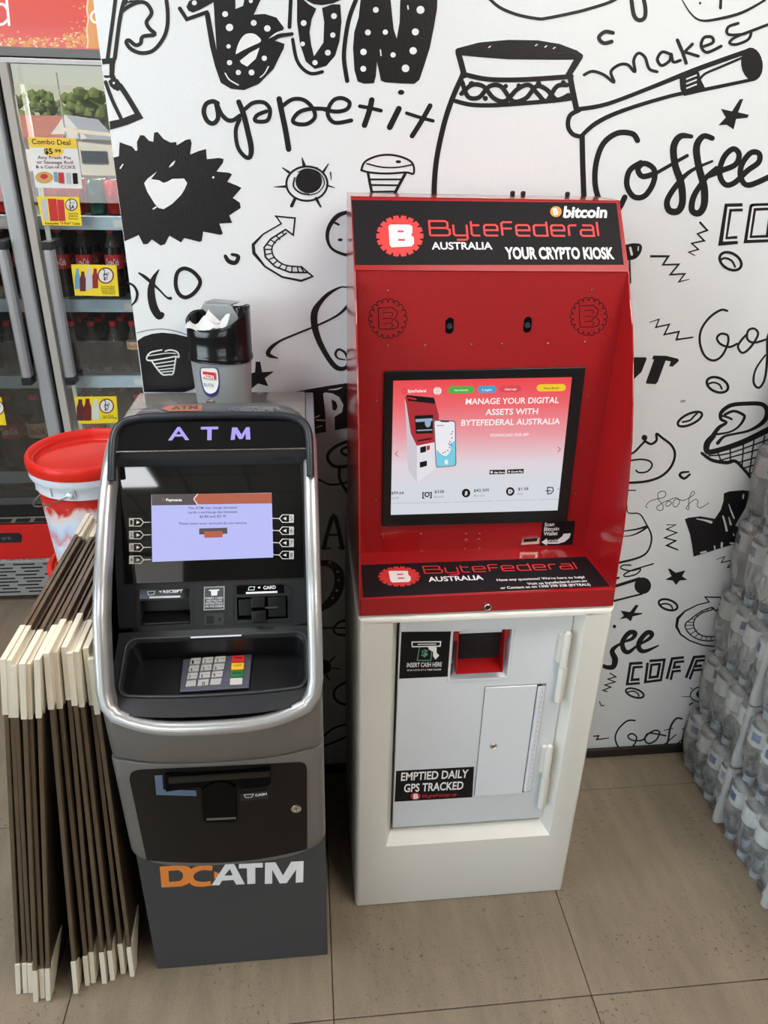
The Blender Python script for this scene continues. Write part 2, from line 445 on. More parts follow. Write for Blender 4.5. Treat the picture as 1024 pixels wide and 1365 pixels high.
# BON
m = Mural((228, 0, 5.12))
m.st([(60, 58), (108, 132), (242, 84)], 27, smooth=False)
m.po([(105, 48), (122, 8), (200, -30), (292, -30), (292, 15), (190, 70), (150, 86), (120, 74)])
m.po([(230, 95), (250, 68), (264, 90), (312, 345), (290, 10), (288, -60), (440, -60), (440, 62), (492, 40), (512, -60), (640, -60), (565, 100), (640, 95), (720, 120), (770, 188), (765, 206), (720, 225), (672, 268), (735, 285), (775, 300), (770, 330), (700, 470), (600, 572), (500, 615), (410, 606), (340, 565), (300, 450), (265, 310)])
m.po([(445, 378), (460, 300), (500, 240), (550, 228), (590, 245), (612, 285), (520, 330)], white=True, smooth=True)
m.po([(470, 415), (540, 360), (605, 325), (580, 400), (520, 455), (480, 432)], white=True)
m.st([(672, 266), (715, 232), (768, 212)], 12, white=True)
m.k.stroke(m.t([(440, 388), (520, 345), (620, 300), (700, 265), (740, 245), (826, 232)]), [5, 5.4, 5.4, 5.6, 5.2, 4.6], lv=2)
for x, y, r in ((160, 20, 17), (370, 97, 20), (400, 188, 25), (393, 317, 15), (400, 428, 18), (460, 495, 18), (550, 495, 20), (637, 398, 18), (658, 195, 22), (565, 157, 20), (545, 8, 14)): m.ci(x, y, r, white=True)
m.st([(370, 500), (400, 545), (460, 580)], 9, white=True).st([(665, 455), (640, 500), (610, 528)], 8, white=True)
m.done('mural_lettering')
m = Mural((400, 0, 5.12))
m.st([(-62, -20), (-72, 185)], 26).st([(-50, 270), (-25, 400), (20, 470), (80, 503), (152, 490)], 24)
m.po([(-20, -60), (-20, 150), (0, 300), (40, 420), (100, 470), (180, 450), (240, 380), (270, 280), (283, 150), (275, 30), (220, 30), (150, 55), (165, 150), (160, 290), (95, 385), (75, 300), (65, 220), (80, 130), (112, 60), (60, 30), (15, -10), (0, -60)])
m.po([(20, -60), (40, 0), (90, 28), (150, 36), (230, 22), (300, -10), (300, -60)])
for x, y, r in ((25, 158, 20), (232, 110, 20), (224, 240, 18), (190, 360, 20), (102, 428, 18), (18, 300, 16)): m.ci(x, y, r, white=True)
m.done('mural_lettering')
m = Mural((400, 0, 5.12))
m.st([(390, -20), (340, 110), (312, 250), (300, 400), (322, 552)], 30)
m.po([(420, -60), (400, 120), (370, 220), (362, 330), (372, 480), (395, 558), (440, 572), (505, 568), (518, 520), (525, 422), (540, 490), (552, 550), (580, 562), (700, 570), (780, 572), (815, 545), (850, 440), (885, 330), (915, 180), (935, 60), (940, -60), (690, -60), (683, 20), (680, 150), (660, 265), (640, 200), (628, 100), (612, -60)])
for x, y, r in ((517, 68, 20), (822, 68, 27), (463, 222, 20), (582, 220, 18), (787, 218, 24), (433, 355, 22), (635, 375, 18), (772, 347, 25), (432, 470, 20), (720, 467, 26)): m.ci(x, y, r, white=True)
m.st([(735, 40), (738, 62)], 10, white=True).st([(548, 340), (553, 380)], 8, white=True)
m.done('mural_lettering')
# appetit
m = Mural((228, 0, 5.12))
m.st([(318, 705), (285, 692), (240, 710), (224, 765), (248, 825), (290, 842), (322, 800), (308, 705)], 32)
m.st([(310, 700), (342, 775), (385, 818), (425, 820), (470, 790)], 30)
m.st([(462, 695), (495, 780), (525, 900), (548, 1010), (538, 1072), (500, 1065), (455, 1000), (442, 890), (468, 815)], [34, 38, 38, 38, 32, 28, 28, 28, 30])
m.st([(505, 745), (560, 702), (635, 700), (676, 750), (660, 820), (600, 830), (572, 818), (590, 785), (650, 760)], 28)
m.st([(738, 675), (755, 760), (782, 890), (803, 1018)], 38)
m.st([(765, 720), (830, 678), (905, 682), (965, 735), (982, 800), (930, 845), (860, 845), (832, 820), (875, 765), (960, 742), (1075, 745)], 28)
m.done('mural_lettering')
m = Mural((400, 0, 5.12))
m.st([(170, 748), (250, 762), (320, 745), (338, 700), (290, 670), (235, 680), (198, 730), (192, 790), (240, 838), (350, 822)], 28)
m.st([(490, 682), (472, 760), (440, 855)], 38, k=3).st([(408, 725), (480, 738), (552, 755)], 26, k=3)
m.st([(675, 742), (612, 868)], 40).ci(690, 630, 22, 17).st([(888, 722), (830, 825), (765, 928)], 34, k=3).st([(728, 772), (820, 802), (908, 825)], 24, k=3)
m.done('mural_lettering')
# jar with patterned band and its ladle
m = Mural((580, 0, 5.12))
m.st([(365, -15), (440, 50), (560, 100), (700, 128), (760, 125), (900, 97), (1024, 68), (1180, 20), (1260, -20)], 22)
m.st([(185, 520), (125, 655), (70, 815), (22, 1020), (0, 1180), (-8, 1350)], 36)
m.po([(135, 345), (150, 330), (300, 290), (500, 272), (700, 275), (850, 300), (970, 345), (1010, 375), (1005, 400), (960, 407), (800, 408), (500, 405), (300, 390), (180, 378)])
m.st([(158, 360), (178, 430), (200, 515)], 40).st([(985, 385), (948, 450), (910, 512)], [50, 45, 40]).st([(188, 505), (350, 540), (550, 545), (750, 535), (930, 522)], 34)
m.st([(140, 690), (250, 715), (400, 718), (600, 705), (800, 688), (930, 672)], 30).st([(920, 510), (935, 600), (965, 745)], 40)
m.st([(180, 640), (250, 580), (330, 590), (400, 670), (480, 690), (560, 610), (640, 580), (700, 640), (760, 690), (830, 590), (900, 580)], 32)
m.st([(185, 560), (225, 660), (300, 665), (370, 590), (450, 590), (530, 690), (620, 670), (690, 590), (760, 610), (830, 680), (910, 650)], 32)
for x, y, r in ((250, 575, 22), (343, 672, 18), (482, 588, 16), (572, 585, 17), (707, 570, 18), (875, 565, 18)): m.ci(x, y, r)
for x, y in ((372, 320), (690, 308), (755, 318), (812, 328)): m.st([(x-6, y+4), (x+6, y-4)], 8, white=True)
m.done('mural_jar')
m = Mural((740, 0, 3.606))
m.st([(115, 525), (250, 500), (450, 425), (650, 345), (800, 290), (935, 243)], [22, 20, 20, 24, 24, 24]).st([(125, 655), (200, 590), (330, 530), (560, 460), (720, 430), (960, 380)], [20, 22, 20, 18, 18, 16])
m.st([(115, 530), (72, 555), (62, 605), (85, 645), (130, 658)], 22).st([(130, 655), (133, 800), (139, 960), (140, 1060)], 26)
m.ci(946, 308, 52, 80, rot=-8).po([(598, 375), (690, 342), (702, 385), (728, 437), (620, 462), (602, 430)])
m.st([(690, 390), (720, 355), (800, 320), (905, 275)], 12, k=3)
for d in (0, 22, 44): m.st([(632, 380+d), (678, 362+d)], 7, white=True)
m.done('mural_ladle')
# makes
m = Mural((740, 0, 3.606))
m.st([(140, 360), (180, 343), (235, 360), (284, 396), (268, 345), (308, 312), (350, 312), (384, 346), (378, 290), (400, 256), (432, 275), (452, 330), (490, 345)], 15)
m.st([(558, 262), (515, 250), (492, 285), (512, 315), (550, 292), (558, 258), (568, 298), (602, 290)], 15)
m.st([(588, 193), (612, 250), (630, 303)], 17, k=3).st([(660, 212), (622, 250), (688, 270)], 15, smooth=False)
m.st([(706, 226), (758, 205), (752, 178), (715, 182), (702, 222), (730, 252), (798, 222)], 15)
m.st([(880, 112), (832, 130), (832, 165), (900, 165), (940, 152), (928, 190), (870, 214), (838, 205), (868, 178), (940, 150), (1040, 112)], 14)
m.st([(278, 158), (240, 153), (210, 180), (233, 207), (272, 200)], 19)
m.st([(366, -10), (378, 70), (402, 97), (430, 85), (434, 40), (424, -10)], 20)
m.st([(605, -10), (650, 62), (700, 98), (780, 92), (900, 60), (1010, 0)], [5, 7, 10, 14, 14, 10]).st([(797, -10), (795, 38)], 14).ci(697, 15, 6)
m.po([(905, 475), (880, 540), (932, 552), (925, 566), (870, 572), (858, 622), (825, 600), (785, 602), (820, 565), (797, 523), (850, 535), (887, 478)])
m.done('mural_lettering')
# large Coffee
m = Mural((740, 0, 3.606))
m.st([(396, 675), (372, 643), (300, 640), (232, 690), (198, 780), (192, 880), (212, 960), (250, 1015), (300, 1010), (335, 948)], 27)
m.st([(478, 835), (420, 848), (398, 812), (430, 785), (476, 815), (472, 880), (430, 942), (378, 945), (345, 890), (358, 820), (412, 782)], 27)
m.st([(476, 838), (560, 790), (635, 748)], 17, k=3)
m.st([(655, 656), (602, 655), (570, 705), (576, 790), (605, 880), (612, 970), (590, 1015), (548, 1010), (540, 960), (592, 880), (655, 820), (755, 775)], [20, 30, 34, 34, 36, 34, 32, 32, 28, 26, 18, 12])
m.st([(755, 664), (712, 655), (680, 705), (690, 800), (716, 900), (716, 985), (690, 1025), (657, 1008), (668, 940), (725, 855), (775, 805)], [26, 28, 34, 34, 36, 34, 32, 30, 28, 24, 16])
m.st([(735, 845), (800, 820), (868, 790), (884, 740), (855, 716), (812, 755), (790, 830), (815, 885), (860, 880), (925, 820), (978, 780), (980, 738), (940, 735), (898, 790), (892, 850), (930, 890), (1040, 845)], 27)
m.done('mural_lettering')
# rosette with the heart
m = Mural((140, 170, 5.12))
m.po([(58, 205), (95, 195), (100, 100), (150, 118), (185, 130), (210, 160), (222, 155), (218, 100), (240, 52), (268, 54), (300, 90), (330, 97), (335, 35), (360, 30), (400, 78), (450, 103), (486, 98), (490, 122), (550, 85), (582, 78), (592, 105), (580, 185), (640, 160), (690, 146), (695, 216), (780, 207), (810, 215), (805, 240), (762, 300), (850, 309), (867, 320), (835, 370), (900, 395), (932, 412), (872, 480), (920, 512), (927, 548), (848, 600), (868, 650), (780, 655), (804, 722), (790, 733), (670, 710), (661, 772), (645, 780), (540, 753), (520, 784), (440, 738), (410, 795), (380, 806), (320, 763), (290, 795), (262, 797), (230, 733), (134, 776)])
m.po([(268, 380), (290, 350), (355, 300), (315, 352), (370, 360), (400, 378), (430, 368), (460, 350), (540, 348), (562, 378), (545, 420), (520, 460), (460, 520), (400, 557), (365, 548), (340, 520), (290, 440)], white=True)
m.st([(440, 270), (460, 250), (478, 228)], [4, 16, 5], white=True).st([(105, 278), (122, 252)], 9, white=True).ci(740, 340, 8, white=True).st([(330, 555), (350, 542)], 10, white=True)
m.done('mural_rosette')
m = Mural((140, 170, 5.12))
m.st([(868, 866), (910, 880), (890, 922), (845, 912), (822, 878)], [20, 26, 30, 30, 24])
m.done('mural_ring')
# sun, arrow, cup, cookie
m = Mural((300, 180, 3.938))
m.st([(430+108*cos(a), 255+90*sin(a)) for a in [2*pi*i/16 for i in range(16)]], 11, closed=True, k=3)
m.ci(440, 242, 70, 64).st([(366, 225), (360, 270), (395, 303), (440, 312)], 9).st([(385, 195), (430, 178), (490, 195), (522, 250), (490, 300), (440, 315)], 6)
for p, w in (([(404, 120), (415, 158)], [5, 18]), ([(302, 172), (335, 195)], [6, 14]), ([(258, 272), (320, 270)], [3, 14]), ([(350, 372), (368, 332)], [18, 16]), ([(502, 376), (478, 332)], [10, 16]), ([(576, 276), (535, 264)], [3, 10]), ([(515, 195), (542, 153)], [14, 6]), ([(554, 197), (558, 235)], [8, 4]), ([(450, 166), (486, 172)], [6, 6])): m.st(p, w)
m.done('mural_sun')
m = Mural((300, 180, 3.938))
m.st([(268, 426), (295, 465), (200, 520), (148, 575), (152, 620), (210, 690), (300, 745), (400, 765), (460, 742), (400, 690)], [8, 8, 8, 16, 18, 10, 10, 12, 9, 8], smooth=False)
m.st([(265, 426), (368, 436), (358, 525), (318, 496), (240, 545), (205, 590), (212, 640), (262, 690), (340, 720), (430, 722)], 9, smooth=False)
m.st([(322, 515), (265, 558), (246, 600), (262, 645), (315, 682), (400, 692)], 8)
for a, b in (((300, 510), (312, 525)), ((270, 530), (288, 548)), ((240, 550), (265, 566)), ((220, 575), (250, 584)), ((208, 600), (246, 600)), ((212, 628), (250, 620)), ((228, 655), (260, 640)), ((250, 680), (278, 658)), ((280, 700), (300, 675)), ((315, 712), (325, 688)), ((350, 720), (352, 692)), ((385, 720), (380, 692)), ((415, 720), (400, 696))): m.st([a, b], 7)
m.done('mural_arrow')
m = Mural((300, 180, 3.938))
m.st([(715, 185), (735, 140), (800, 110), (870, 104), (940, 120), (985, 150), (990, 202), (950, 196), (850, 202), (760, 196), (716, 185)], 11)
m.st([(745, 150), (820, 168), (900, 170), (985, 155)], 8).ci(910, 140, 15, 8)
m.st([(750, 195), (762, 260), (778, 330)], 14, k=3).st([(945, 205), (915, 260), (878, 330)], 16, k=3)
for a, b in (((762, 233), (928, 233)), ((768, 262), (915, 264)), ((778, 298), (900, 296))): m.st([a, b], 10)
m.done('mural_cup')
m = Mural((300, 180, 3.938))
m.st([(700, 385), (650, 402), (590, 425), (548, 480), (537, 540), (560, 595), (620, 625), (700, 640)], [16, 18, 24, 22, 18, 14, 16, 16])
m.st([(572, 458), (597, 470)], 12).ci(605, 550, 13, 8)
m.done('mural_cookie')
m = Mural((340, 370, 7.314))
m.st([(980, 105), (900, 95), (830, 95), (720, 155), (640, 235), (582, 330), (578, 450), (618, 600), (700, 760), (780, 865), (850, 890), (900, 860), (905, 790), (870, 725), (815, 700), (785, 740), (808, 785), (875, 800)], [14, 14, 18, 34, 44, 64, 66, 58, 50, 50, 42, 34, 28, 24, 22, 26, 18, 12])
m.st([(960, 200), (900, 280), (800, 370), (620, 460), (400, 550), (240, 620), (150, 690), (132, 752), (222, 785)], [30, 32, 22, 20, 20, 24, 38, 44, 10])
m.done('mural_lettering')
m = Mural((0, 0, 1))
m.po([(341, 482), (347, 482), (349.5, 496), (365.5, 495), (353, 504), (358, 515), (344, 511), (334, 519), (334, 507), (326, 500), (340, 496)])
m.done('mural_star')
# xoxo and the dark disc with a cup
m = Mural((160, 330, 5.12))
m.st([(55, 240), (95, 262), (118, 310), (108, 360), (82, 392)], [14, 16, 20, 16, 10])
m.st([(130, 174), (180, 208), (260, 280), (318, 338), (345, 346)], [12, 24, 14, 12, 22]).st([(265, 152), (228, 215), (212, 300), (228, 400), (265, 465), (285, 458)], [8, 34, 50, 56, 52, 38])
m.st([(440, 142), (392, 172), (380, 250), (402, 315), (450, 340), (510, 305), (548, 235), (505, 170)], 27, closed=True)
m.done('mural_lettering')
m = Mural((160, 330, 5.12))
m.po([(119, 636), (160, 608), (220, 588), (290, 580), (380, 590), (470, 612), (540, 655), (580, 740), (575, 850), (545, 930), (500, 965), (440, 986), (165, 986)])
m.st([(116, 582), (200, 562), (300, 556), (400, 575), (470, 600)], 4)
m.st([(285, 698), (210, 715), (183, 750), (200, 770), (300, 757), (380, 742), (402, 748), (392, 712), (345, 698), (310, 706)], 10, white=True)
m.st([(192, 738), (250, 730), (320, 720), (385, 722)], 6, white=True)
m.st([(215, 770), (250, 820), (290, 865), (330, 866), (362, 860), (374, 800), (382, 748)], 10, white=True)
for a, b in (((236, 793), (374, 772)), ((252, 814), (370, 798)), ((268, 834), (366, 822)), ((282, 850), (362, 842))): m.st([a, b], 8, white=True)
m.done('mural_disc')
# right side, top to bottom
m = Mural((824, 240, 5.12))
m.st([(560, 290), (608, 343), (542, 367), (588, 414), (502, 432), (548, 473), (482, 492), (525, 515)], [16, 13, 11, 12, 10, 10, 8, 6], smooth=False)
m.st([(225, 520), (343, 520), (306, 578), (414, 575), (356, 645), (455, 640), (414, 695), (485, 677)], [16, 14, 12, 12, 12, 11, 9, 5], smooth=False)
m.st([(-80, 330), (0, 445), (100, 436), (150, 442), (158, 470), (140, 510), (100, 538), (0, 545)], 10).po([(-20, 445), (100, 436), (150, 442), (158, 470), (140, 510), (100, 540), (-20, 545)])
m.st([(78, 540), (84, 700)], 12).st([(82, 462), (93, 508)], 16, white=True).st([(138, 455), (135, 480)], 8, white=True)
m.done('mural_zigzag')
m = Mural((824, 240, 5.12))
m.st([(850, 185), (752, 188), (715, 418), (815, 408)], 56, smooth=False, cap=False).st([(846, 187), (752, 190), (722, 412), (812, 408)], 14, white=True, smooth=False)
m.st([(920, 185), (1060, 180), (1030, 398), (885, 405), (920, 185)], 50, smooth=False).st([(920, 185), (1060, 180), (1030, 398), (888, 402), (920, 185)], 12, white=True, smooth=False)
m.done('mural_lettering')
def bean(t, x, y, rx, ry, rot, w, inner):
    m = Mural(t); c, s_ = cos(radians(rot)), sin(radians(rot))
    m.st([(x+rx*cos(a)*c-ry*sin(a)*s_, y+rx*cos(a)*s_+ry*sin(a)*c) for a in [2*pi*i/12 for i in range(12)]], w, closed=True, k=3)
    m.st(inner, w*.75); m.done('mural_coffee_bean')
bean((824, 240, 5.12), 767, 554, 80, 54, 30, 19, [(700, 545), (730, 532), (775, 550), (798, 592)])
bean((824, 400, 5.12), 678, 578, 76, 48, 22, 18, [(610, 575), (650, 562), (690, 575), (708, 605)])
bean((824, 400, 5.12), 490, 812, 90, 36, -25, 17, [(440, 832), (490, 820), (520, 790), (540, 772)])
bean((824, 400, 5.12), 442, 690, 15, 6, -10, 4, [(438, 690), (444, 690)])
bean((784, 640, 5.12), 546, 850, 66, 34, 18, 15, [(490, 850), (530, 842), (565, 855), (575, 875)])
bean((784, 820, 5.12), 319, 531, 64, 28, 18, 13, [(270, 525), (310, 518), (340, 535), (345, 552)])
m = Mural((824, 400, 5.12))
m.st([(215, 152), (280, 130), (258, 185), (350, 165), (315, 235), (415, 215), (398, 270), (510, 253)], [5, 8, 10, 10, 11, 12, 12, 10], smooth=False)
m.done('mural_zigzag')
m = Mural((824, 400, 5.12))
m.st([(745, 73), (700, 68), (625, 118), (568, 200), (558, 290), (590, 378), (650, 412), (708, 380), (748, 300), (748, 242), (702, 230), (675, 260), (700, 300), (760, 320), (812, 298)], 16)
m.st([(880, 232), (840, 275), (818, 320), (850, 360), (905, 320), (955, 235), (930, 195), (888, 208), (882, 265), (930, 290), (1030, 262)], 16)
m.st([(1070, 180), (1022, 250), (1018, 400), (1000, 540), (960, 598), (925, 560), (940, 470), (1005, 375)], [16, 18, 18, 16, 16, 16, 14, 12])
m.done('mural_lettering')
m = Mural((824, 400, 5.12))
m.po([(60, 390), (190, 390), (195, 402), (160, 490), (105, 542), (40, 560)]).po([(230, 402), (242, 378), (330, 380), (410, 400), (415, 415), (372, 455), (348, 450), (360, 418), (325, 412), (270, 560), (255, 574), (192, 570), (190, 560), (245, 405)])
m.done('mural_lettering')
# wrapped pastry in a checked paper
m = Mural((824, 400, 5.12))
m.st([(650, 920), (690, 868), (740, 835), (702, 812), (705, 765), (770, 718), (880, 706), (985, 712), (1018, 765), (990, 832), (900, 888), (800, 912), (725, 930), (680, 975)], [30, 26, 18, 22, 26, 28, 28, 30, 34, 30, 18, 16, 18, 26])
m.st([(730, 780), (790, 757), (848, 778), (862, 802), (825, 860), (760, 900), (655, 918)], [20, 18, 20, 20, 16, 14, 16]).st([(715, 790), (750, 800), (775, 812)], 16)
m.k.stroke(T(824, 540, 5.12)([(650, 210), (608, 262), (612, 318), (700, 303), (850, 252), (1040, 160)]), [7, 8.5, 7.5, 7, 7.5, 8])
t3 = T(824, 540, 5.12)
m.k.stroke(t3([(572, 328), (640, 375), (740, 392), (800, 382), (860, 440), (960, 560)]), [4, 4.5, 5, 4.5, 4, 4.5])
for q in (([(680, 320), (702, 380)]), ([(765, 300), (768, 390)]), ([(856, 265), (845, 425)]), ([(928, 235), (895, 475)]), ([(1000, 210), (950, 520)]), ([(620, 345), (760, 328), (1030, 232)]), ([(690, 378), (860, 330), (1030, 280)]), ([(820, 392), (1030, 330)]), ([(855, 430), (1010, 385)]), ([(890, 470), (980, 440)])):
    m.k.stroke(t3(q), 2, k=3)
m.done('mural_pastry')
m = Mural((824, 540, 5.12))
m.st([(60, 345), (110, 320), (150, 280), (185, 240), (180, 212)], 15).st([(188, 248), (225, 265), (262, 240), (262, 195), (300, 222), (365, 275), (388, 340), (358, 425), (285, 490), (180, 522), (60, 530)], 17)
m.st([(60, 382), (150, 370), (212, 380), (232, 412), (200, 452), (145, 460), (122, 445)], 12).ci(180, 222, 20)
m.st([(60, 582), (120, 581)], 8)
m.done('mural_steaming_cup')
m = Mural((824, 540, 5.12)); m.st([(482, 455), (435, 460), (422, 480), (452, 500), (490, 472)], [12, 16, 18, 18, 14]); m.done('mural_ring')
m = Mural((784, 640, 5.12))
m.st([(405, 188), (395, 175), (420, 145), (470, 128), (520, 115), (530, 85), (508, 75), (478, 90), (480, 130), (510, 170), (508, 200), (482, 206), (468, 185), (500, 160), (540, 140), (570, 155), (545, 178), (530, 170), (548, 140), (600, 120), (625, 140), (610, 175), (590, 182), (578, 160), (600, 130), (650, 140)], 4.5)
m.st([(650, 140), (690, 120), (725, 95), (722, 78), (705, 85), (685, 150), (690, 195), (675, 198), (672, 185), (700, 150), (735, 130), (750, 145), (745, 175), (770, 188), (822, 155)], 4.5)
m.done('mural_lettering')
m = Mural((784, 640, 5.12))
m.st([(538, 305), (598, 305), (536, 335), (605, 358), (522, 393), (598, 413), (538, 445), (612, 475)], [6, 7, 8, 8, 9, 10, 12, 10], smooth=False); m.done('mural_zigzag')
m = Mural((824, 540, 5.12))
m.po([(722, 602), (760, 588), (850, 580), (893, 585), (890, 630), (870, 700), (835, 760), (800, 820), (850, 850), (882, 880), (868, 928), (720, 970), (600, 1008), (515, 1034), (505, 960), (490, 880), (455, 778), (480, 768), (560, 758), (660, 775), (700, 715), (720, 650)])
m.st([(535, 775), (590, 785), (635, 798)], [5, 12, 18], white=True).st([(715, 758), (728, 800), (740, 855)], [12, 13, 16], white=True).st([(755, 675), (770, 720), (790, 770)], [5, 10, 12], white=True).st([(755, 765), (768, 812)], [8, 16], white=True)
m.st([(565, 1006), (598, 998)], 13, white=True).st([(708, 940), (706, 965)], 15, white=True).st([(657, 960), (660, 982)], 9, white=True).st([(765, 940), (782, 942)], 12, white=True).st([(786, 878), (790, 888)], 9, white=True).st([(810, 880), (805, 900)], 8, white=True).st([(855, 610), (852, 635)], 10, white=True)
m.done('mural_boot')
m = Mural((900, 720, 8.26))
m.st([(455, 212), (545, 180), (510, 245), (640, 218), (580, 298), (700, 280)], [6, 9, 12, 12, 14, 10], smooth=False); m.done('mural_zigzag')
m = Mural((784, 640, 5.12))
m.st([(265, 170), (275, 222), (350, 230), (392, 290), (433, 385), (410, 480), (340, 530), (180, 570)], [6, 8, 9, 10, 12, 12, 14, 16]).st([(220, 350), (330, 335), (405, 315), (350, 355), (290, 378), (220, 385)], [8, 12, 16, 12, 8, 6])
m.done('mural_jar')
m = Mural((784, 640, 5.12))
m.st([(292, 580), (240, 580), (225, 602), (290, 618), (358, 605), (330, 640), (262, 658), (245, 645), (290, 618), (352, 598), (445, 570)], 10); m.done('mural_lettering')
m = Mural((784, 640, 5.12))
m.ci(373, 720, 57).st([(130, 740), (350, 672)], 21).st([(120, 838), (370, 775)], 13).st([(200, 670), (208, 664)], 14); m.done('mural_ladle')
m = Mural((784, 640, 5.12)); m.po([(545, 605), (560, 604), (598, 632), (665, 615), (642, 655), (678, 680), (625, 685), (600, 715), (578, 685), (526, 678), (570, 655)]); m.done('mural_star')
m = Mural((784, 640, 5.12)); m.po([(325, 850), (345, 853), (315, 905), (370, 906), (368, 914), (305, 930), (292, 963), (260, 940), (213, 950), (245, 925), (222, 890), (285, 900)]).ci(180, 998, 12); m.done('mural_star')
# second arrow
m = Mural((900, 720, 8.26))
m.st([(500, 1160), (420, 1168), (300, 1155), (160, 1105), (60, 1035), (15, 950), (30, 860), (110, 780), (250, 710), (375, 680), (330, 625), (530, 630), (460, 780), (400, 745)], [16, 16, 16, 16, 18, 30, 34, 18, 14, 14, 14, 16, 18, 14], smooth=False)
m.st([(430, 760), (400, 740), (280, 790), (170, 870), (110, 930), (140, 1010), (230, 1080), (340, 1108), (480, 1098)], 14).st([(410, 765), (300, 800), (220, 865), (205, 950), (260, 1030), (350, 1060), (480, 1060)], 14)
for a, b in (((350, 755), (360, 775)), ((290, 775), (305, 800)), ((230, 820), (255, 840)), ((180, 860), (215, 880)), ((140, 900), (200, 905)), ((115, 935), (200, 935)), ((130, 980), (215, 965)), ((170, 1030), (240, 990)), ((215, 1070), (265, 1025)), ((280, 1095), (305, 1050)), ((340, 1105), (345, 1060)), ((390, 1105), (400, 1062)), ((430, 1100), (450, 1062))): m.st([a, b], 9)
m.done('mural_arrow')
m = Mural((784, 820, 5.12))
m.st([(90, 340), (130, 355), (172, 350), (184, 300), (165, 240), (228, 190), (300, 160), (322, 122), (280, 120), (235, 180), (245, 238), (280, 250), (335, 208), (418, 160), (435, 125), (400, 120), (350, 180), (350, 230), (390, 245), (480, 207)], [24, 30, 36, 42, 32, 16, 24, 32, 32, 32, 34, 28, 16, 24, 32, 32, 34, 34, 26, 9])
m.done('mural_lettering')
m = Mural((784, 820, 5.12))
for pts in ([(372, 338), (300, 342), (282, 455), (352, 450)], [(420, 325), (505, 318), (485, 430), (405, 440), (420, 325)], [(655, 300), (583, 308), (550, 438)], [(575, 370), (632, 364)], [(800, 292), (732, 298), (680, 432)], [(722, 362), (778, 356)], [(900, 285), (850, 300), (800, 432)]):
    m.st(pts, 44, smooth=False, cap=False).st(pts, 9, white=True, smooth=False, cap=False)
m.done('mural_lettering')
m = Mural((784, 820, 5.12))
m.st([(800, 488), (740, 495), (702, 530), (705, 565), (750, 590), (820, 592)], 8).po([(830, 500), (760, 505), (735, 535), (748, 562), (830, 572)])
for p, w in (([(638, 555), (692, 555)], [3, 6]), ([(693, 610), (716, 596)], [10, 8]), ([(694, 492), (712, 504)], [4, 7]), ([(785, 458), (788, 478)], [8, 6])): m.st(p, w)
m.done('mural_sun')
m = Mural((784, 820, 5.12))
m.st([(320, 718), (265, 722), (205, 780), (185, 840), (205, 895), (228, 912)], 11).st([(290, 912), (322, 870), (330, 830), (300, 808), (272, 825), (300, 852), (370, 852), (410, 810), (460, 785), (488, 800), (465, 850), (415, 875), (388, 850), (415, 805), (530, 822)], 11)
m.st([(640, 706), (600, 706), (562, 765), (545, 860), (520, 888)], 13).st([(740, 690), (690, 710), (660, 780), (640, 882)], 14).st([(520, 785), (582, 770)], 6).st([(640, 776), (690, 766)], 6).st([(512, 888), (600, 815)], 8).st([(600, 885), (700, 800)], 8)
m.st([(38, 825), (72, 822), (60, 848), (142, 838)], [8, 9, 10, 6], smooth=False).st([(150, 395), (190, 420), (135, 435), (185, 455), (115, 475), (155, 490), (102, 512), (130, 520)], 8, smooth=False).st([(78, 590), (90, 618), (108, 614)], 7, smooth=False)
m.done('mural_lettering')
# in the gap between the two machines
m = Mural((410, 500, 5.686))
m.po([(-120, 130), (0, 108), (150, 82), (300, 60), (420, 45), (420, 395), (300, 400), (75, 442), (-120, 470)])
m.po([(118, 138), (135, 130), (190, 138), (240, 165), (272, 225), (262, 280), (205, 315), (207, 420), (140, 432), (135, 300)], white=True)
m.st([(160, 110), (220, 105), (262, 92)], [5, 12, 5], white=True).st([(60, 320), (90, 305)], 10, white=True).st([(70, 340), (128, 342)], 12, white=True).st([(68, 395), (110, 382)], 8, white=True)
m.k.poly(m.t([(182, 180), (215, 200), (228, 235), (215, 265), (190, 262)]), lv=4)
m.done('mural_banner')
m = Mural((410, 500, 5.686))
m.st([(420, 480), (305, 502), (200, 550), (152, 612), (175, 670), (240, 695), (420, 670)], 25).st([(420, 530), (310, 540), (258, 570), (290, 605), (400, 610)], 22)
m.st([(245, 690), (240, 770), (270, 840), (340, 930)], 24).st([(60, 780), (105, 800), (180, 830), (300, 812), (420, 770)], 15)
m.st([(125, 1310), (150, 1200), (200, 1065), (240, 1190), (262, 1310)], [34, 30, 34, 32, 34]).st([(160, 1210), (250, 1210)], 14).st([(105, 1310), (175, 1312)], 14).st([(235, 1308), (300, 1305)], 14)
m.done('mural_lettering')
m = Mural((410, 730, 4.4))
m.st([(60, 90), (130, 95), (180, 140), (185, 220), (150, 300), (80, 360)], [30, 40, 56, 60, 56, 30])
for x, y in ((130, 85), (178, 140), (182, 190), (172, 250), (148, 295), (105, 122)): m.ci(x, y, 9, 7, white=True)
m.st([(60, 470), (240, 470)], 9).st([(260, 435), (200, 430), (155, 470), (170, 505), (250, 515)], 14)
m.ci(95, 700, 45, 42).st([(130, 670), (160, 640)], 9).st([(145, 705), (195, 712)], 7).st([(110, 750), (125, 772)], 12)
m.st([(290, 790), (210, 795), (158, 840), (165, 890), (220, 920), (300, 910)], 14)
m.st([(90, 1110), (150, 1060), (230, 1035), (330, 1020)], 10).st([(90, 1165), (170, 1135), (260, 1095), (330, 1080)], 9)
m.done('mural_lettering')

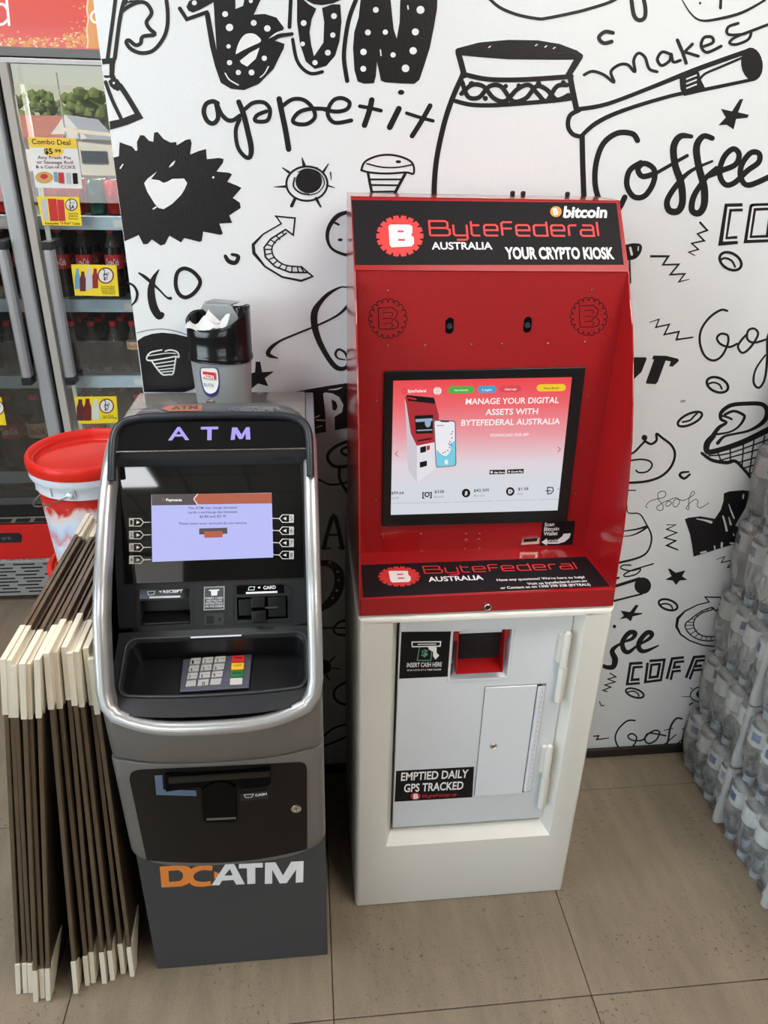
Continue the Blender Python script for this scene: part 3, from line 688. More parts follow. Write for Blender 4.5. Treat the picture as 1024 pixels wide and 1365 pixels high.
# ================================================================ RED AND WHITE CRYPTO KIOSK
M_red = mat('red_powdercoat', s2l(162, 14, 22), .36, bump=.6, bscale=700, coat=.3)
M_reds = mat('red_smooth', s2l(158, 14, 20), .3, coat=.8)
M_blk = mat('black_vinyl', s2l(26, 22, 25), .6, spec=.18)
M_gloss = mat('black_glass', (.004, .004, .005), .06)
M_pwhite = mat('print_white', s2l(240, 240, 240), .45)
M_pred = mat('print_red', s2l(214, 52, 52), .45)
M_pdkred = mat('print_dark_line', s2l(45, 8, 10), .5)
M_steel = mat('steel', (.62, .6, .56), .25, metal=1)
M_safe = mat('white_enamel', s2l(222, 220, 212), .33, noise=.03, nscale=6, bump=.12, bscale=60)
M_safe2 = mat('white_door_paint', s2l(222, 226, 232), .35, bump=.1, bscale=300)
M_dark = mat('dark_void', (.01, .01, .01), .7)
M_org = mat('print_orange', s2l(238, 140, 60), .5)
KX0, KX1, KY = .0925, .634, 1.2555
kiosk = thing('crypto_kiosk', 'tall red kiosk with a lit touch screen standing on a white steel safe', 'kiosk', (.365, 1.48, 0))

prof = [(1.69, .8985), (1.258, .8985), (1.262, .943), (1.2665, 1.0), (1.2695, 1.0743), (1.286, 1.1737), (1.304, 1.255), (1.3275, 1.3252), (1.357, 1.398), (1.3897, 1.4646), (1.4177, 1.5052), (1.445, 1.5534), (1.547, 1.678), (1.69, 1.678)]
for xa, xb in ((KX0, KX0+.003), (KX1-.003, KX1)):
    MB().prism(prof, lambda p, k, xa=xa, xb=xb: (xb if k else xa, p[0], p[1]), bev=.0009, seg=2).build('side_panel', M_reds, kiosk)
MB().prism([(1.4455, 1.5545), (1.5465, 1.6775), (1.5495, 1.6745), (1.449, 1.5505)], lambda p, k: (KX1-.003 if k else KX0+.003, p[0], p[1])).build('header_panel', M_reds, kiosk)
MB().box(KX0+.003, KX1-.003, 1.545, 1.689, 1.674, 1.6775).build('top_panel', M_reds, kiosk)
MB().box(KX0+.003, KX1-.003, 1.686, 1.69, .9, 1.675).build('back_panel', M_reds, kiosk)
MB().box(KX0+.003, KX1-.003, 1.447, 1.451, .936, 1.553).build('front_panel', M_red, kiosk)
MB().box(KX0+.003, KX1-.003, 1.262, 1.449, .937, .9415, bev=.0012).build('shelf', M_reds, kiosk)
MB().box(KX0+.003, KX1-.003, 1.2585, 1.2625, .8985, .9405, bev=.0012).build('front_lip', M_red, kiosk)
k = MB()
for px, py in ((683, 263), (697, 263), (756, 264)):
    p = Surf((0, 1.665, 0), (0, -1, 0)).at(px, py); k.lathe([(.004, 0), (.0055, .002), (.0055, .007), (.003, .0095), (0, .0095)], (p.x, 1.665, 1.6775), 10)
k.build('roof_bolt', mat('black_plastic', (.012, .012, .013), .35), kiosk)

HS = surf_yz((1.4455, 1.5545), (1.5465, 1.6775)); FP = Surf((0, 1.447, 0), (0, -1, 0))
SHS = Surf((0, 0, .9415), (0, 0, 1)); LIPS = Surf((0, 1.2585, 0), (0, -1, 0))
def sign_board(surf, q, name, m, th=.0006):
    """thin sheet whose corners are given clockwise from top left"""
    b = MB(); a = [surf.at(x, y, th) for x, y in q]; c = [surf.at(x, y, 0) for x, y in q]
    b.fan(a); 
    for i in range(4): b.fan([a[i], a[(i+1) % 4], c[(i+1) % 4], c[i]])
    return b.build(name, m, kiosk, smooth=0)
hb = sign_board(HS, [(468.9, 266.8), (821.8, 270.8), (831.6, 352.8), (473.5, 353.2)], 'header_sign', M_blk)
G = gear_pts()
def gear(d, cx, cy, rx, ry, lv=0, line=0):
    pts = [(cx+rx*a, cy+ry*b) for a, b in G]
    if line: d.stroke(pts, line, lv=lv, closed=True, smooth=False)
    else: d.poly(pts, lv)
# header print: scale of photo positions = 2.56 per pixel, origin (450,250)
z5 = T(450, 250, 2.56)
d = Decal(HS, .0009); gear(d, 533, 315, 31.5, 27.5); wordmark(d, z5([(316, 164)])[0], z5([(893, 166)])[0], 19, w=.13); d.build('logo', M_pred, hb)
d = Decal(HS, .0013)
d.poly(z5([(174, 134), (180, 128), (245, 128), (255, 135), (255, 155), (250, 163), (260, 172), (261, 192), (252, 202), (185, 205), (178, 198)]))
d.text('AUSTRALIA', z5([(322, 212)])[0], z5([(529, 212)])[0], 9.2, bold=.02)
d.text('bitcoin', z5([(769, 103)])[0], z5([(922, 103)])[0], 14, bold=.035, shear=.25)
d.text('YOUR CRYPTO KIOSK', z5([(574, 244)])[0], z5([(945, 244)])[0], 14.5, bold=.034)
d.build('lettering', M_pwhite, hb)
d = Decal(HS, .0013); d.circ(741, 282.6, 7.6, 7.2); d.build('coin_emblem', M_org, hb)
d = Decal(HS, .0016); d.text('B', (738.2, 287), (744.6, 286), 8, bold=.03, shear=.1); d.build('coin_letter', M_pwhite, hb)
d = Decal(HS, .0018)
for q in ([(204, 148), (226, 148), (226, 155), (205, 155)], [(206, 177), (230, 177), (230, 184), (207, 184)]): d.poly(z5(q))
d.build('logo_slots', M_pred, hb)

# engraved outline emblems, camera windows and studs on the front panel
for cx, cy, rx, ry in ((517.2, 424.6, 25.5, 26.5), (785, 421.8, 24.5, 25.5)):
    d = Decal(FP, .0004)
    gear(d, cx, cy, rx, ry, line=1.1)
    s_ = lambda pts: [(cx+x, cy+y) for x, y in pts]
    d.stroke(s_([(-13, -14), (6, -15), (13, -9), (11, -2), (8, 0), (14, 5), (13, 12), (6, 14), (-12, 14)]), 1.1, smooth=False)
    d.stroke(s_([(-13, -14), (-12, 14)]), 1.1)
    for yy in (-8, 0, 7): d.stroke(s_([(-6, yy), (5, yy-.5), (7, yy+2.5), (4, yy+5)]), .9, smooth=False)
    d.build('engraved_emblem', M_pdkred, kiosk)
for x, y in ((599.3, 434), (703.3, 432.8)):
    p = FP.at(x, y); b = MB()
    outl = [(.0085*cos(a), .0085*sin(a)+(.0075 if sin(a) > 0 else -.0075)) for a in [2*pi*i/20 for i in range(20)]]
    b.prism(outl, lambda q, kk, p=p: (p.x+q[0], 1.4475 if kk else 1.4462, p.z+q[1]), bev=.0004, seg=1)
    w = b.build('camera_window', M_gloss, kiosk)
    MB().lathe([(.0058, 0), (.0055, .0006), (.004, .0008), (.0035, .0002), (0, .0001)], n=16, M=Matrix.Translation((p.x, 1.4461, p.z-.001)) @ Matrix.Rotation(radians(90), 4, 'X')).build('lens', mat('lens_dark', (.03, .04, .06), .08), w)
studs = [(173, 353), (869, 350), (171, 540), (299, 538), (457, 537), (563, 534), (719, 532), (845, 527), (133, 727), (853, 711)]
pts = z5(studs)+T(450, 480, 2.56)([(131, 476), (810, 456), (616, 648), (690, 646)])
me = None
for x, y in pts:
    p = FP.at(x, y)
    b = MB().lathe([(.0026, 0), (.0026, .0008), (.0018, .0018), (0, .0021)], n=8, M=Matrix.Rotation(radians(90), 4, 'X'))
    o = b.build('stud', M_steel, None); o.parent = kiosk; o.location = p-loc_of(kiosk)


# touch screen
zb = T(450, 480, 2.56)
def plate(surf, q, name, m, parent, t0, t1, bev=.0015):
    cs = [surf.at(x, y) for x, y in q]
    n = surf.n; b = MB()
    b.prism([0, 1, 2, 3], lambda i, k: cs[i]+n*(t1 if k else t0), bev=bev); return b.build(name, m, parent)
bz = plate(FP, zb([(158, 36), (845, 21), (781, 548), (151, 564)]), 'screen_bezel', mat('black_bezel', (.012, .012, .013), .22), kiosk, 0, .007, bev=.003)
SCR = Surf((0, 1.4398, 0), (0, -1, 0))
md = bpy.data.materials.new('kiosk_display'); md.use_nodes = True; nt = md.node_tree; b = nt.nodes['Principled BSDF']
tc = nt.nodes.new('ShaderNodeTexCoord'); sp = nt.nodes.new('ShaderNodeSeparateXYZ'); mr = nt.nodes.new('ShaderNodeMapRange'); rp = nt.nodes.new('ShaderNodeValToRGB')
nt.links.new(tc.outputs['Object'], sp.inputs[0]); nt.links.new(sp.outputs['Z'], mr.inputs['Value']); nt.links.new(mr.outputs[0], rp.inputs[0])
za, zb_ = SCR.at(560, 684).z, SCR.at(560, 506).z
mr.inputs['From Min'].default_value = za; mr.inputs['From Max'].default_value = zb_
e = rp.color_ramp.elements; e[0].position = .22; e[0].color = s2l(214, 218, 226)+(1,); e[1].position = 1; e[1].color = s2l(240, 72, 78)+(1,)
for ps, c in ((.38, (226, 214, 222)), (.6, (236, 158, 166)), (.82, (240, 104, 110))):
    q = rp.color_ramp.elements.new(ps); q.color = s2l(*c)+(1,)
nt.links.new(rp.outputs[0], b.inputs['Emission Color']); b.inputs['Emission Strength'].default_value = .95
b.inputs['Base Color'].default_value = (.01, .01, .01, 1); b.inputs['Roughness'].default_value = .1
dq = [(524.3, 507.4), (762.6, 502.6), (743.3, 680.2), (521, 686.3)]
d = Decal(SCR, .0003); d.poly(dq); disp = d.build('display', md, bz)
def em(name, c, s=.95): return mat(name, s2l(*c), .3, emit=s)
E_w, E_k, E_g = em('pixel_white', (250, 246, 246)), mat('pixel_black', (.012, .012, .014), .3), em('pixel_grey', (150, 150, 158))
zs = T(500, 490, 3.413)
def sd(lv=0): return Decal(SCR, .0005+lv*.0003)
d = sd(1)
d.text('MANAGE YOUR DIGITAL', zs([(412, 167)])[0], zs([(835, 160)])[0], 7.6, bold=.017).text('ASSETS WITH', zs([(502, 215)])[0], zs([(740, 211)])[0], 7.6, bold=.017).text('BYTEFEDERAL AUSTRALIA', zs([(392, 264)])[0], zs([(840, 256)])[0], 7.6, bold=.017)
d.text('DOWNLOAD OUR APP', zs([(525, 314)])[0], zs([(698, 310)])[0], 3.6, bold=.01).text('ByteFederal', zs([(150, 113)])[0], zs([(232, 111)])[0], 3.8, bold=.02)
d.circ(583.2, 521, 5.4, 5.2); d.build('screen_text', E_w, disp)
d = sd(2)
for r in (2.2,): d.stroke([(583.2+r*cos(a), 521+5*sin(a)) for a in [2*pi*i/12 for i in range(12)]], .6, closed=True)
d.stroke([(578, 521), (588.4, 521)], .6).stroke([(579.4, 518), (587, 518)], .5).stroke([(579.4, 524), (587, 524)], .5).stroke([(583.2, 516), (583.2, 526)], .5)
d.build('globe_lines', em('pixel_pink', (236, 130, 136)), disp)
def pill(q, c, txt, tc_, name):
    d = sd(1); x0, y0, x1, y1, h = q; d.stroke([zs([(x0+h/2, y0)])[0], zs([(x1-h/2, y1)])[0]], h/3.413); d.build(name, em('pill_'+name, c), disp)
    d = sd(2); d.text(txt, zs([(x0+(x1-x0)*.24, y0+6)])[0], zs([(x1-(x1-x0)*.24, y1+6)])[0], 2.6, bold=.01); d.build('screen_text', tc_, disp)
pill((332, 101, 452, 99, 32), (70, 176, 60), 'New Account', E_w, 'menu_button_green'); pill((466, 99, 552, 98, 32), (60, 160, 205), 'Login', E_w, 'menu_button_blue')
pill((565, 97, 668, 95, 30), (222, 66, 78), 'Client Login', E_w, 'menu_button_red'); pill((735, 92, 868, 90, 32), (240, 205, 30), 'What is Bitcoin?', E_k, 'menu_button_yellow')
d = sd(1)
d.text('$99.64', zs([(74, 576)])[0], zs([(130, 575)])[0], 3.5, bold=.01).text('$338', zs([(270, 570)])[0], zs([(313, 569)])[0], 3.6, bold=.01).text('$42,305', zs([(449, 565)])[0], zs([(518, 562)])[0], 3.6, bold=.01).text('$1.58', zs([(650, 558)])[0], zs([(697, 556)])[0], 3.6, bold=.01)
d.circ(*zs([(414, 570)])[0], 5.7, 5.8).circ(*zs([(615, 563)])[0], 5.7, 5.8)
d.text('[O]', zs([(215, 588)])[0], zs([(258, 586)])[0], 6, bold=.04)
d.stroke(zs([(785, 544), (785, 574), (800, 572), (811, 560), (808, 545), (785, 544)]), 1.3, smooth=False).stroke(zs([(777, 560), (800, 559)]), 1.2)
d.stroke(zs([(834, 548), (836, 556)]), .6)
d.poly(zs([(522, 465), (592, 464), (591, 484), (520, 485)])).poly(zs([(601, 463), (677, 460), (675, 480), (600, 482)]))
d.build('screen_text', E_k, disp)
d = sd(1)
d.text('AAVE', zs([(74, 598)])[0], zs([(108, 597)])[0], 2.8).text('Bcash', zs([(270, 592)])[0], zs([(313, 591)])[0], 2.9).text('Bitcoin', zs([(449, 587)])[0], zs([(498, 585)])[0], 2.9).text('DAI', zs([(648, 580)])[0], zs([(672, 579)])[0], 2.9)
d.stroke(zs([(80, 617), (350, 611)]), .35).stroke(zs([(360, 611), (540, 606)]), .35).stroke(zs([(552, 605), (735, 600)]), .35).stroke(zs([(745, 600), (832, 598)]), .35)
d.build('screen_text', E_g, disp)
d = sd(2); d.text('B', zs([(408, 580)])[0], zs([(420, 579)])[0], 5, bold=.02, shear=.2).stroke(zs([(605, 560), (625, 559)]), .7).stroke(zs([(605, 566), (625, 565)]), .7).stroke(zs([(609, 554), (609, 572), (618, 571), (623, 562), (618, 554), (609, 554)]), .8, smooth=False)
d.text('App Store', zs([(540, 480)])[0], zs([(588, 479)])[0], 2.4, bold=.02).text('Google Play', zs([(618, 477)])[0], zs([(672, 475)])[0], 2.4, bold=.02).circ(*zs([(530, 475)])[0], 1.5).poly(zs([(607, 466), (614, 472), (607, 479)]))
d.build('screen_text', E_w, disp)
E_r = em('pixel_red', (206, 40, 48), .8)
d = sd(1); d.stroke(zs([(103, 381), (92, 392), (104, 403)]), .9, smooth=False).stroke(zs([(832, 360), (843, 371), (832, 383)]), .9, smooth=False)
d.stroke(zs([(126, 100), (133, 96), (140, 100), (139, 112), (132, 117), (126, 110)]), .8, closed=True); d.build('screen_arrows', E_r, disp)
# kiosk picture and phone picture on the display
d = sd(1); d.poly(zs([(137, 130), (270, 140), (290, 215), (292, 330), (275, 338), (190, 355), (163, 300)])); d.build('picture_red', em('picture_red', (186, 40, 50), .8), disp)
d = sd(1); d.poly(zs([(135, 140), (165, 250), (188, 355), (145, 325), (140, 220)])).poly(zs([(143, 328), (190, 356), (190, 522), (150, 462)])); d.build('picture_side', em('picture_shade', (206, 200, 210)), disp)
d = sd(1); d.poly(zs([(190, 356), (270, 338), (272, 462), (192, 522)])); d.build('picture_white', em('picture_white', (228, 226, 232)), disp)
d = sd(2); d.poly(zs([(142, 124), (268, 136), (274, 164), (150, 150)])).poly(zs([(180, 218), (264, 214), (262, 298), (186, 300)])).poly(zs([(205, 362), (232, 355), (232, 382), (206, 388)])).poly(zs([(203, 430), (236, 422), (236, 446), (204, 455)])).stroke(zs([(195, 332), (255, 322)]), 2); d.build('picture_dark', E_k, disp)
d = sd(3); d.stroke(zs([(190, 240), (255, 236)]), 4).circ(*zs([(240, 250)])[0], 4, 6).stroke(zs([(192, 285), (258, 282)]), 1.6); d.build('picture_detail', em('picture_detail', (150, 170, 200)), disp)
d = sd(3); d.stroke(zs([(150, 136), (185, 143)]), 2.2).poly(zs([(234, 356), (249, 352), (249, 372), (235, 376)])); d.build('picture_logo', E_r, disp)
def rrect(d, q, r, lv=0):
    pts = []
    for i in range(4):
        p, a, c = q[i], q[i-1], q[(i+1) % 4]
        def st(u):
            l = math.hypot(u[0]-p[0], u[1]-p[1]); return (p[0]+(u[0]-p[0])/l*r, p[1]+(u[1]-p[1])/l*r)
        A, B = st(a), st(c)
        for t in (0, .25, .5, .75, 1): pts.append(((1-t)**2*A[0]+2*t*(1-t)*p[0]+t*t*B[0], (1-t)**2*A[1]+2*t*(1-t)*p[1]+t*t*B[1]))
    d.poly(pts, lv)
d = sd(3); rrect(d, zs([(265, 236), (367, 240), (370, 447), (277, 455)]), 4); d.build('picture_phone', em('phone_grey', (120, 126, 140), .7), disp)
d = sd(4); rrect(d, zs([(270, 241), (362, 245), (365, 443), (281, 450)]), 3); d.build('picture_phone_screen', em('phone_white', (236, 236, 242)), disp)
d = sd(5); rrect(d, zs([(281, 372), (345, 372), (364, 320), (365, 443), (281, 450)]) if False else zs([(279, 372), (363, 368), (365, 442), (281, 449)]), 2.4); d.poly(zs([(320, 372), (340, 345), (364, 330), (364, 372)])); d.build('picture_sea', em('phone_blue', (120, 205, 228)), disp)
d = sd(6); d.poly(zs([(281, 368), (300, 350), (335, 352), (345, 368), (330, 395), (310, 398)]), smooth=True); d.circ(*zs([(324, 428)])[0], 2.4, 3.5); d.build('picture_land', em('phone_land', (240, 238, 240)), disp)
d = sd(7)
for x, y in ((346, 300), (350, 318), (340, 335), (346, 350), (338, 362), (330, 375), (335, 345), (318, 382), (309, 386), (352, 290)): d.circ(*zs([(x, y)])[0], .9)
d.build('picture_pins', em('phone_pin', (150, 40, 70)), disp)
d = sd(5); d.stroke(zs([(300, 243), (334, 244)]), 1.6).stroke(zs([(280, 262), (312, 262)]), .7); d.build('picture_notch', E_k, disp)

# lower part of the front panel
d = Decal(FP, .0003)
zc = T(500, 690, 3.012)
rp_ = plate(FP, zc([(22, 62), (178, 55), (182, 145), (28, 152)]), 'cover_plate', M_reds, kiosk, 0, .0012, bev=.0004)
d.mb.bm.free()
for x, y in ((28, 73), (184, 68), (30, 146), (183, 138), (365, 67), (420, 66), (361, 127), (420, 126), (366, 95), (416, 92)):
    p = FP.at(*zc([(x, y)])[0]); r = .0042 if y < 90 or y > 120 else .006
    o = MB().lathe([(r, 0), (r, .001), (r*.7, .0022), (0, .0026)], n=12, M=Matrix.Translation(p) @ Matrix.Rotation(radians(90), 4, 'X')).build('painted_screw', M_reds, kiosk)
rd = plate(FP, zc([(588, 82), (661, 76), (658, 102), (584, 107)]), 'code_reader', M_steel, kiosk, 0, .004, bev=.0008)
sr = Surf((0, 1.447-.0042, 0), (0, -1, 0)); d = Decal(sr, .0002); d.poly(zc([(598, 86), (652, 82), (650, 95), (596, 99)])); d.build('reader_window', M_gloss, rd)
ss = sign_board(FP, zc([(673, 18), (803, 12), (793, 108), (663, 113)]), 'scan_sign', M_blk)
d = Decal(FP, .0009)
d.text('Scan', zc([(680, 34)])[0], zc([(719, 32)])[0], 4.6, bold=.02).text('Bitcoin', zc([(678, 53)])[0], zc([(738, 50)])[0], 4.8, bold=.02).text('Wallet', zc([(676, 71)])[0], zc([(732, 69)])[0], 4.8, bold=.02)
d.poly(zc([(668, 98), (690, 82), (690, 90), (735, 86), (752, 74), (756, 64), (786, 62), (780, 80), (762, 96), (735, 104), (690, 104), (690, 111)]))
d.build('lettering', M_pwhite, ss)
d = Decal(FP, .0014); d.text('HERE', zc([(692, 100)])[0], zc([(734, 97)])[0], 3.4, bold=.02, shear=.2); d.build('arrow_word', M_blk, ss)
# shelf sign
sb = sign_board(SHS, [(481.5, 753.5), (781, 742.2), (813.5, 781.8), (484, 796.4)], 'shelf_sign', M_blk)
z6 = T(450, 480, 2.56); L9 = Surf((0, 0, .9421), (0, 0, 1))
d = Decal(L9, .0002); gear(d, 532.3, 768.6, 28, 13.5)
def word_px(d, bl, br, tl, w):
    """lettering on the shelf: tl is the photo position of the top of the first letter"""
    A = d.f.at(*bl); B = d.f.at(*br); X = B-A; upv = d.f.at(*tl)-A
    Y = upv-X*(upv.dot(X)/X.dot(X)); return A, X, Y
class Fr:
    pass
_fr = Decal.frame
def frame_shelf(self, bl, br, h):
    A = self.f.at(*bl); B = self.f.at(*br); X = B-A; Y = Vector((0, 0, 1)).cross(X).normalized()
    q = self.f.at(bl[0], bl[1]-h)-A; return A, X, Y*abs(q.dot(Y))
d.frame = frame_shelf.__get__(d)
wordmark(d, z6([(298, 728)])[0], z6([(820, 712)])[0], 9.3, w=.11); d.build('logo', M_pred, sb)
d = Decal(L9, .0006)
d.poly(z6([(174, 722), (178, 720), (240, 720), (242, 734), (250, 740), (250, 752), (242, 758), (186, 760), (180, 752)]))
def stext(d, t, bl, br, h, **k):
    # letters lie on the shelf, so their height direction is the shelf's depth
    me = glyphs(t, k.get('bold', 0), 0); A, X, Y = frame_shelf(d, bl, br, h); o = d.f.n*d.off(0)
    vs = [d.mb.bm.verts.new(A+X*((p[0]-me['x0'])/(me['x1']-me['x0']))+Y*(p[1]/me['h'])+o) for p in me['v']]
    for f in me['f']: d.mb.bm.faces.new([vs[i] for i in f])
stext(d, 'AUSTRALIA', z6([(312, 757)])[0], z6([(499, 750)])[0], 6, bold=.02)
stext(d, "Have any questions? We're here to help!", z6([(545, 755)])[0], z6([(845, 745)])[0], 3.0, bold=.012)
stext(d, 'Visit us bytefederal.com.au', z6([(650, 768)])[0], z6([(852, 757)])[0], 3.0, bold=.012)
stext(d, 'or Contact us on 1300 298 328 (BYTEAU)', z6([(558, 782)])[0], z6([(864, 770)])[0], 3.1, bold=.012)
d.build('lettering', M_pwhite, sb)
d = Decal(L9, .001)
for q in ([(203, 731), (224, 730), (225, 734), (204, 735)], [(206, 744), (228, 743), (229, 747), (207, 748)]): d.poly(z6(q))
d.build('logo_slots', M_pred, sb)
p = LIPS.at(650, 808.5)
lk = MB().lathe([(.0078, 0), (.0078, .003), (.0062, .0042), (.0055, .003), (0, .003)], n=20, M=Matrix.Translation(p) @ Matrix.Rotation(radians(90), 4, 'X')).build('cam_lock', M_steel, kiosk)
MB().lathe([(.0052, .0031), (.0048, .0038), (0, .0038)], n=14, M=Matrix.Translation(p) @ Matrix.Rotation(radians(90), 4, 'X')).build('key_slot', M_dark, lk)

# ---------------- the white safe under it
SX0, SX1, SZ = .0875, .6405, .8965
F0 = Surf((0, KY, 0), (0, -1, 0)); DY = KY+.026
F1 = Surf((0, DY, 0), (0, -1, 0)); F2 = Surf((0, DY-.006, 0), (0, -1, 0))
safe = MB()
def rl(i, y, z0=0): return [(SX0+i, y, z0+i*.3), (SX1-i, y, z0+i*.3), (SX1-i, y, SZ-i), (SX0+i, y, SZ-i)]
op = [F0.at(*p) for p in ((514.8, 1128.5), (733.5, 1113.5), (781, 822.5), (523.5, 830.5))]
op[2].z = op[3].z = SZ-.014; op[0].z = op[1].z = (op[0].z+op[1].z)/2; op[0].x = op[3].x = (op[0].x+op[3].x)/2; op[1].x = op[2].x = (op[1].x+op[2].x)/2
o2 = [Vector((op[0].x+.013, DY+.004, op[0].z+.024)), Vector((op[1].x-.02, DY+.004, op[1].z+.024)), Vector((op[2].x-.02, DY+.004, SZ-.018)), Vector((op[3].x+.013, DY+.004, SZ-.018))]
loops = [rl(0, 1.70), rl(0, KY+.016), rl(.0015, KY+.009), rl(.005, KY+.0035), rl(.0105, KY+.0006), rl(.016, KY), [tuple(v) for v in op], [tuple(v) for v in o2]]
o3 = [v+Vector((0, .07, 0)) for v in o2]; loops.append([tuple(v) for v in o3])
safe.grid(loops, close=True); safe.fan([tuple(v) for v in o3]); safe.fan(rl(0, 1.70)[::-1])
safe.build('safe_body', M_safe, kiosk, smooth=32)
# safe door with a cash opening
dq = [F2.at(*p) for p in ((523.5, 1103.5), (722.5, 1090.5), (764.5, 823), (533.5, 829))]
dx0, dx1, dz0, dz1 = (dq[0].x+dq[3].x)/2, (dq[1].x+dq[2].x)/2, (dq[0].z+dq[1].z)/2, SZ-.0165
hq = [F2.at(*p) for p in ((600, 905.5), (676, 902), (682.5, 838), (604, 842))]
hx0, hx1, hz0, hz1 = (hq[0].x+hq[3].x)/2, (hq[1].x+hq[2].x)/2, (hq[0].z+hq[1].z)/2, (hq[2].z+hq[3].z)/2
r4 = lambda a, b, c, e, y: [(a, y, c), (b, y, c), (b, y, e), (a, y, e)]
yd = DY-.006
sdoor = MB()
sdoor.grid([r4(dx0, dx1, dz0, dz1, DY+.003), r4(dx0, dx1, dz0, dz1, yd+.003), r4(dx0+.0008, dx1-.0008, dz0+.0008, dz1-.0008, yd+.0008), r4(dx0+.003, dx1-.003, dz0+.003, dz1-.003, yd),
            r4(hx0-.006, hx1+.006, hz0-.007, hz1+.004, yd-.0), r4(hx0-.004, hx1+.004, hz0-.005, hz1+.003, yd-.002), r4(hx0, hx1, hz0, hz1, yd-.001), r4(hx0+.004, hx1-.004, hz0+.012, hz1, yd+.04)], close=True)
sdoor.fan(r4(hx0+.004, hx1-.004, hz0+.012, hz1, yd+.04))
sdoor = sdoor.build('safe_door', M_safe2, kiosk, smooth=30)
# red cash chute in the opening
c = MB(); cx0, cx1 = hx0+.012, hx1-.014; zt, zb2 = hz1-.012, hz0+.022
c.prism([(yd+.035, zb2+.011), (yd-.008, zb2), (yd-.008, zb2-.002), (yd+.035, zb2+.009)], lambda p, k: (cx1 if k else cx0, p[0], p[1]))
for x in (cx0-.001, cx1-.001): c.prism([(yd+.036, zt+.006), (yd+.002, zt+.006), (yd-.0085, zb2+.004), (yd-.0085, zb2-.002), (yd+.036, zb2+.009)], lambda p, k, x=x: (x+.002*k, p[0], p[1]))
c.box(cx0-.01, cx0, yd+.001, yd+.0025, zt-.014, zt+.008); c.box(cx1, cx1+.008, yd+.001, yd+.0025, zt-.014, zt+.008)
c.build('cash_chute', M_reds, sdoor)
MB().box(cx0+.002, cx1-.002, yd+.03, yd+.034, zb2+.009, zt-.002).build('cash_slot', M_dark, sdoor)
MB().box(cx0+.003, cx1-.004, yd+.012, yd+.036, zt-.004, zt+.008, bev=.001).build('slot_hood', M_safe2, sdoor)
# hinges
for (a, b_) in (((755.5, 843), (746.5, 936)), ((731, 994), (724, 1077))):
    FH = Surf((0, KY+.006, 0), (0, -1, 0)); A, B = FH.at(*a), FH.at(*b_); x = (A.x+B.x)/2; m_ = (A.z+B.z)/2+.003
    h = MB(); R = .0085
    h.lathe([(0, A.z-.0), (R*.6, A.z-.001), (R, A.z-.006), (R, m_+.001)], (x, KY+.008, 0), 16); h.lathe([(R, m_-.001), (R, B.z+.004), (R*.6, B.z), (0, B.z)], (x, KY+.008, 0), 16)
    h.box(x-.016, x-.004, KY+.01, DY, m_+.008, A.z-.01, bev=.003); h.box(x+.002, x+.014, KY+.01, DY+.001, B.z+.006, m_-.006, bev=.003)
    h.build('hinge', M_safe, sdoor)
# small access door
q = [F2.at(*p) for p in ((632.8, 1058.6), (697.5, 1056), (713, 912.5), (646.5, 915))]
ax0, ax1, az0, az1 = (q[0].x+q[3].x)/2, (q[1].x+q[2].x)/2, (q[0].z+q[1].z)/2, (q[2].z+q[3].z)/2
MB().box(ax0-.0012, ax1+.022, yd-.0012, yd, az0-.001, az1+.001).build('access_gap_shade', mat('gap_shadow', s2l(120, 122, 126), .6), sdoor, smooth=0)  # grey sheet paints the shade in the gap round the access door
ad = MB().box(ax0, ax1, yd-.005, yd-.0005, az0, az1, bev=.0015).build('access_door', M_safe2, sdoor)
hg = MB().box(ax1+.003, ax1+.0205, yd-.0045, yd-.0005, az0+.004, az1-.005, bev=.001)
hg.tube([(ax1+.009, yd-.0048, az0+.004), (ax1+.009, yd-.0048, az1-.005)], .0022, 8)
hg.build('piano_hinge', M_safe2, sdoor)
dd = Decal(Surf((0, yd-.0046, 0), (0, -1, 0)), .0002); k_ = 22
for i in range(k_):
    z0 = az0+.006+(az1-az0-.014)*i/k_
    P_ = lambda x, z: dd.mb.bm.verts.new((x, yd-.0048, z))
    dd.mb.bm.faces.new((P_(ax1+.0145, z0), P_(ax1+.0152, z0), P_(ax1+.0152, z0+.005), P_(ax1+.0145, z0+.005)))
dd.build('hinge_joints', M_dark, sdoor)
b = MB(); b.box(ax1+.002, ax1+.012, yd-.0015, yd+.0005, az1-.006, az1+.0005); b.box(ax1+.001, ax1+.012, yd-.0015, yd+.0005, az0+.0, az0+.0045); b.build('hinge_gap', M_dark, sdoor, smooth=0)
p = F2.at(657, 992)
lk = MB().lathe([(.0085, 0), (.0085, .002), (.0065, .0036), (.0055, .0026), (0, .0026)], n=20, M=Matrix.Translation((p.x, yd-.005, p.z)) @ Matrix.Rotation(radians(90), 4, 'X')).build('cam_lock', M_steel, sdoor)
MB().box(p.x-.0006, p.x+.0006, yd-.0082, yd-.0074, p.z-.003, p.z+.003).build('key_slot', M_dark, lk)
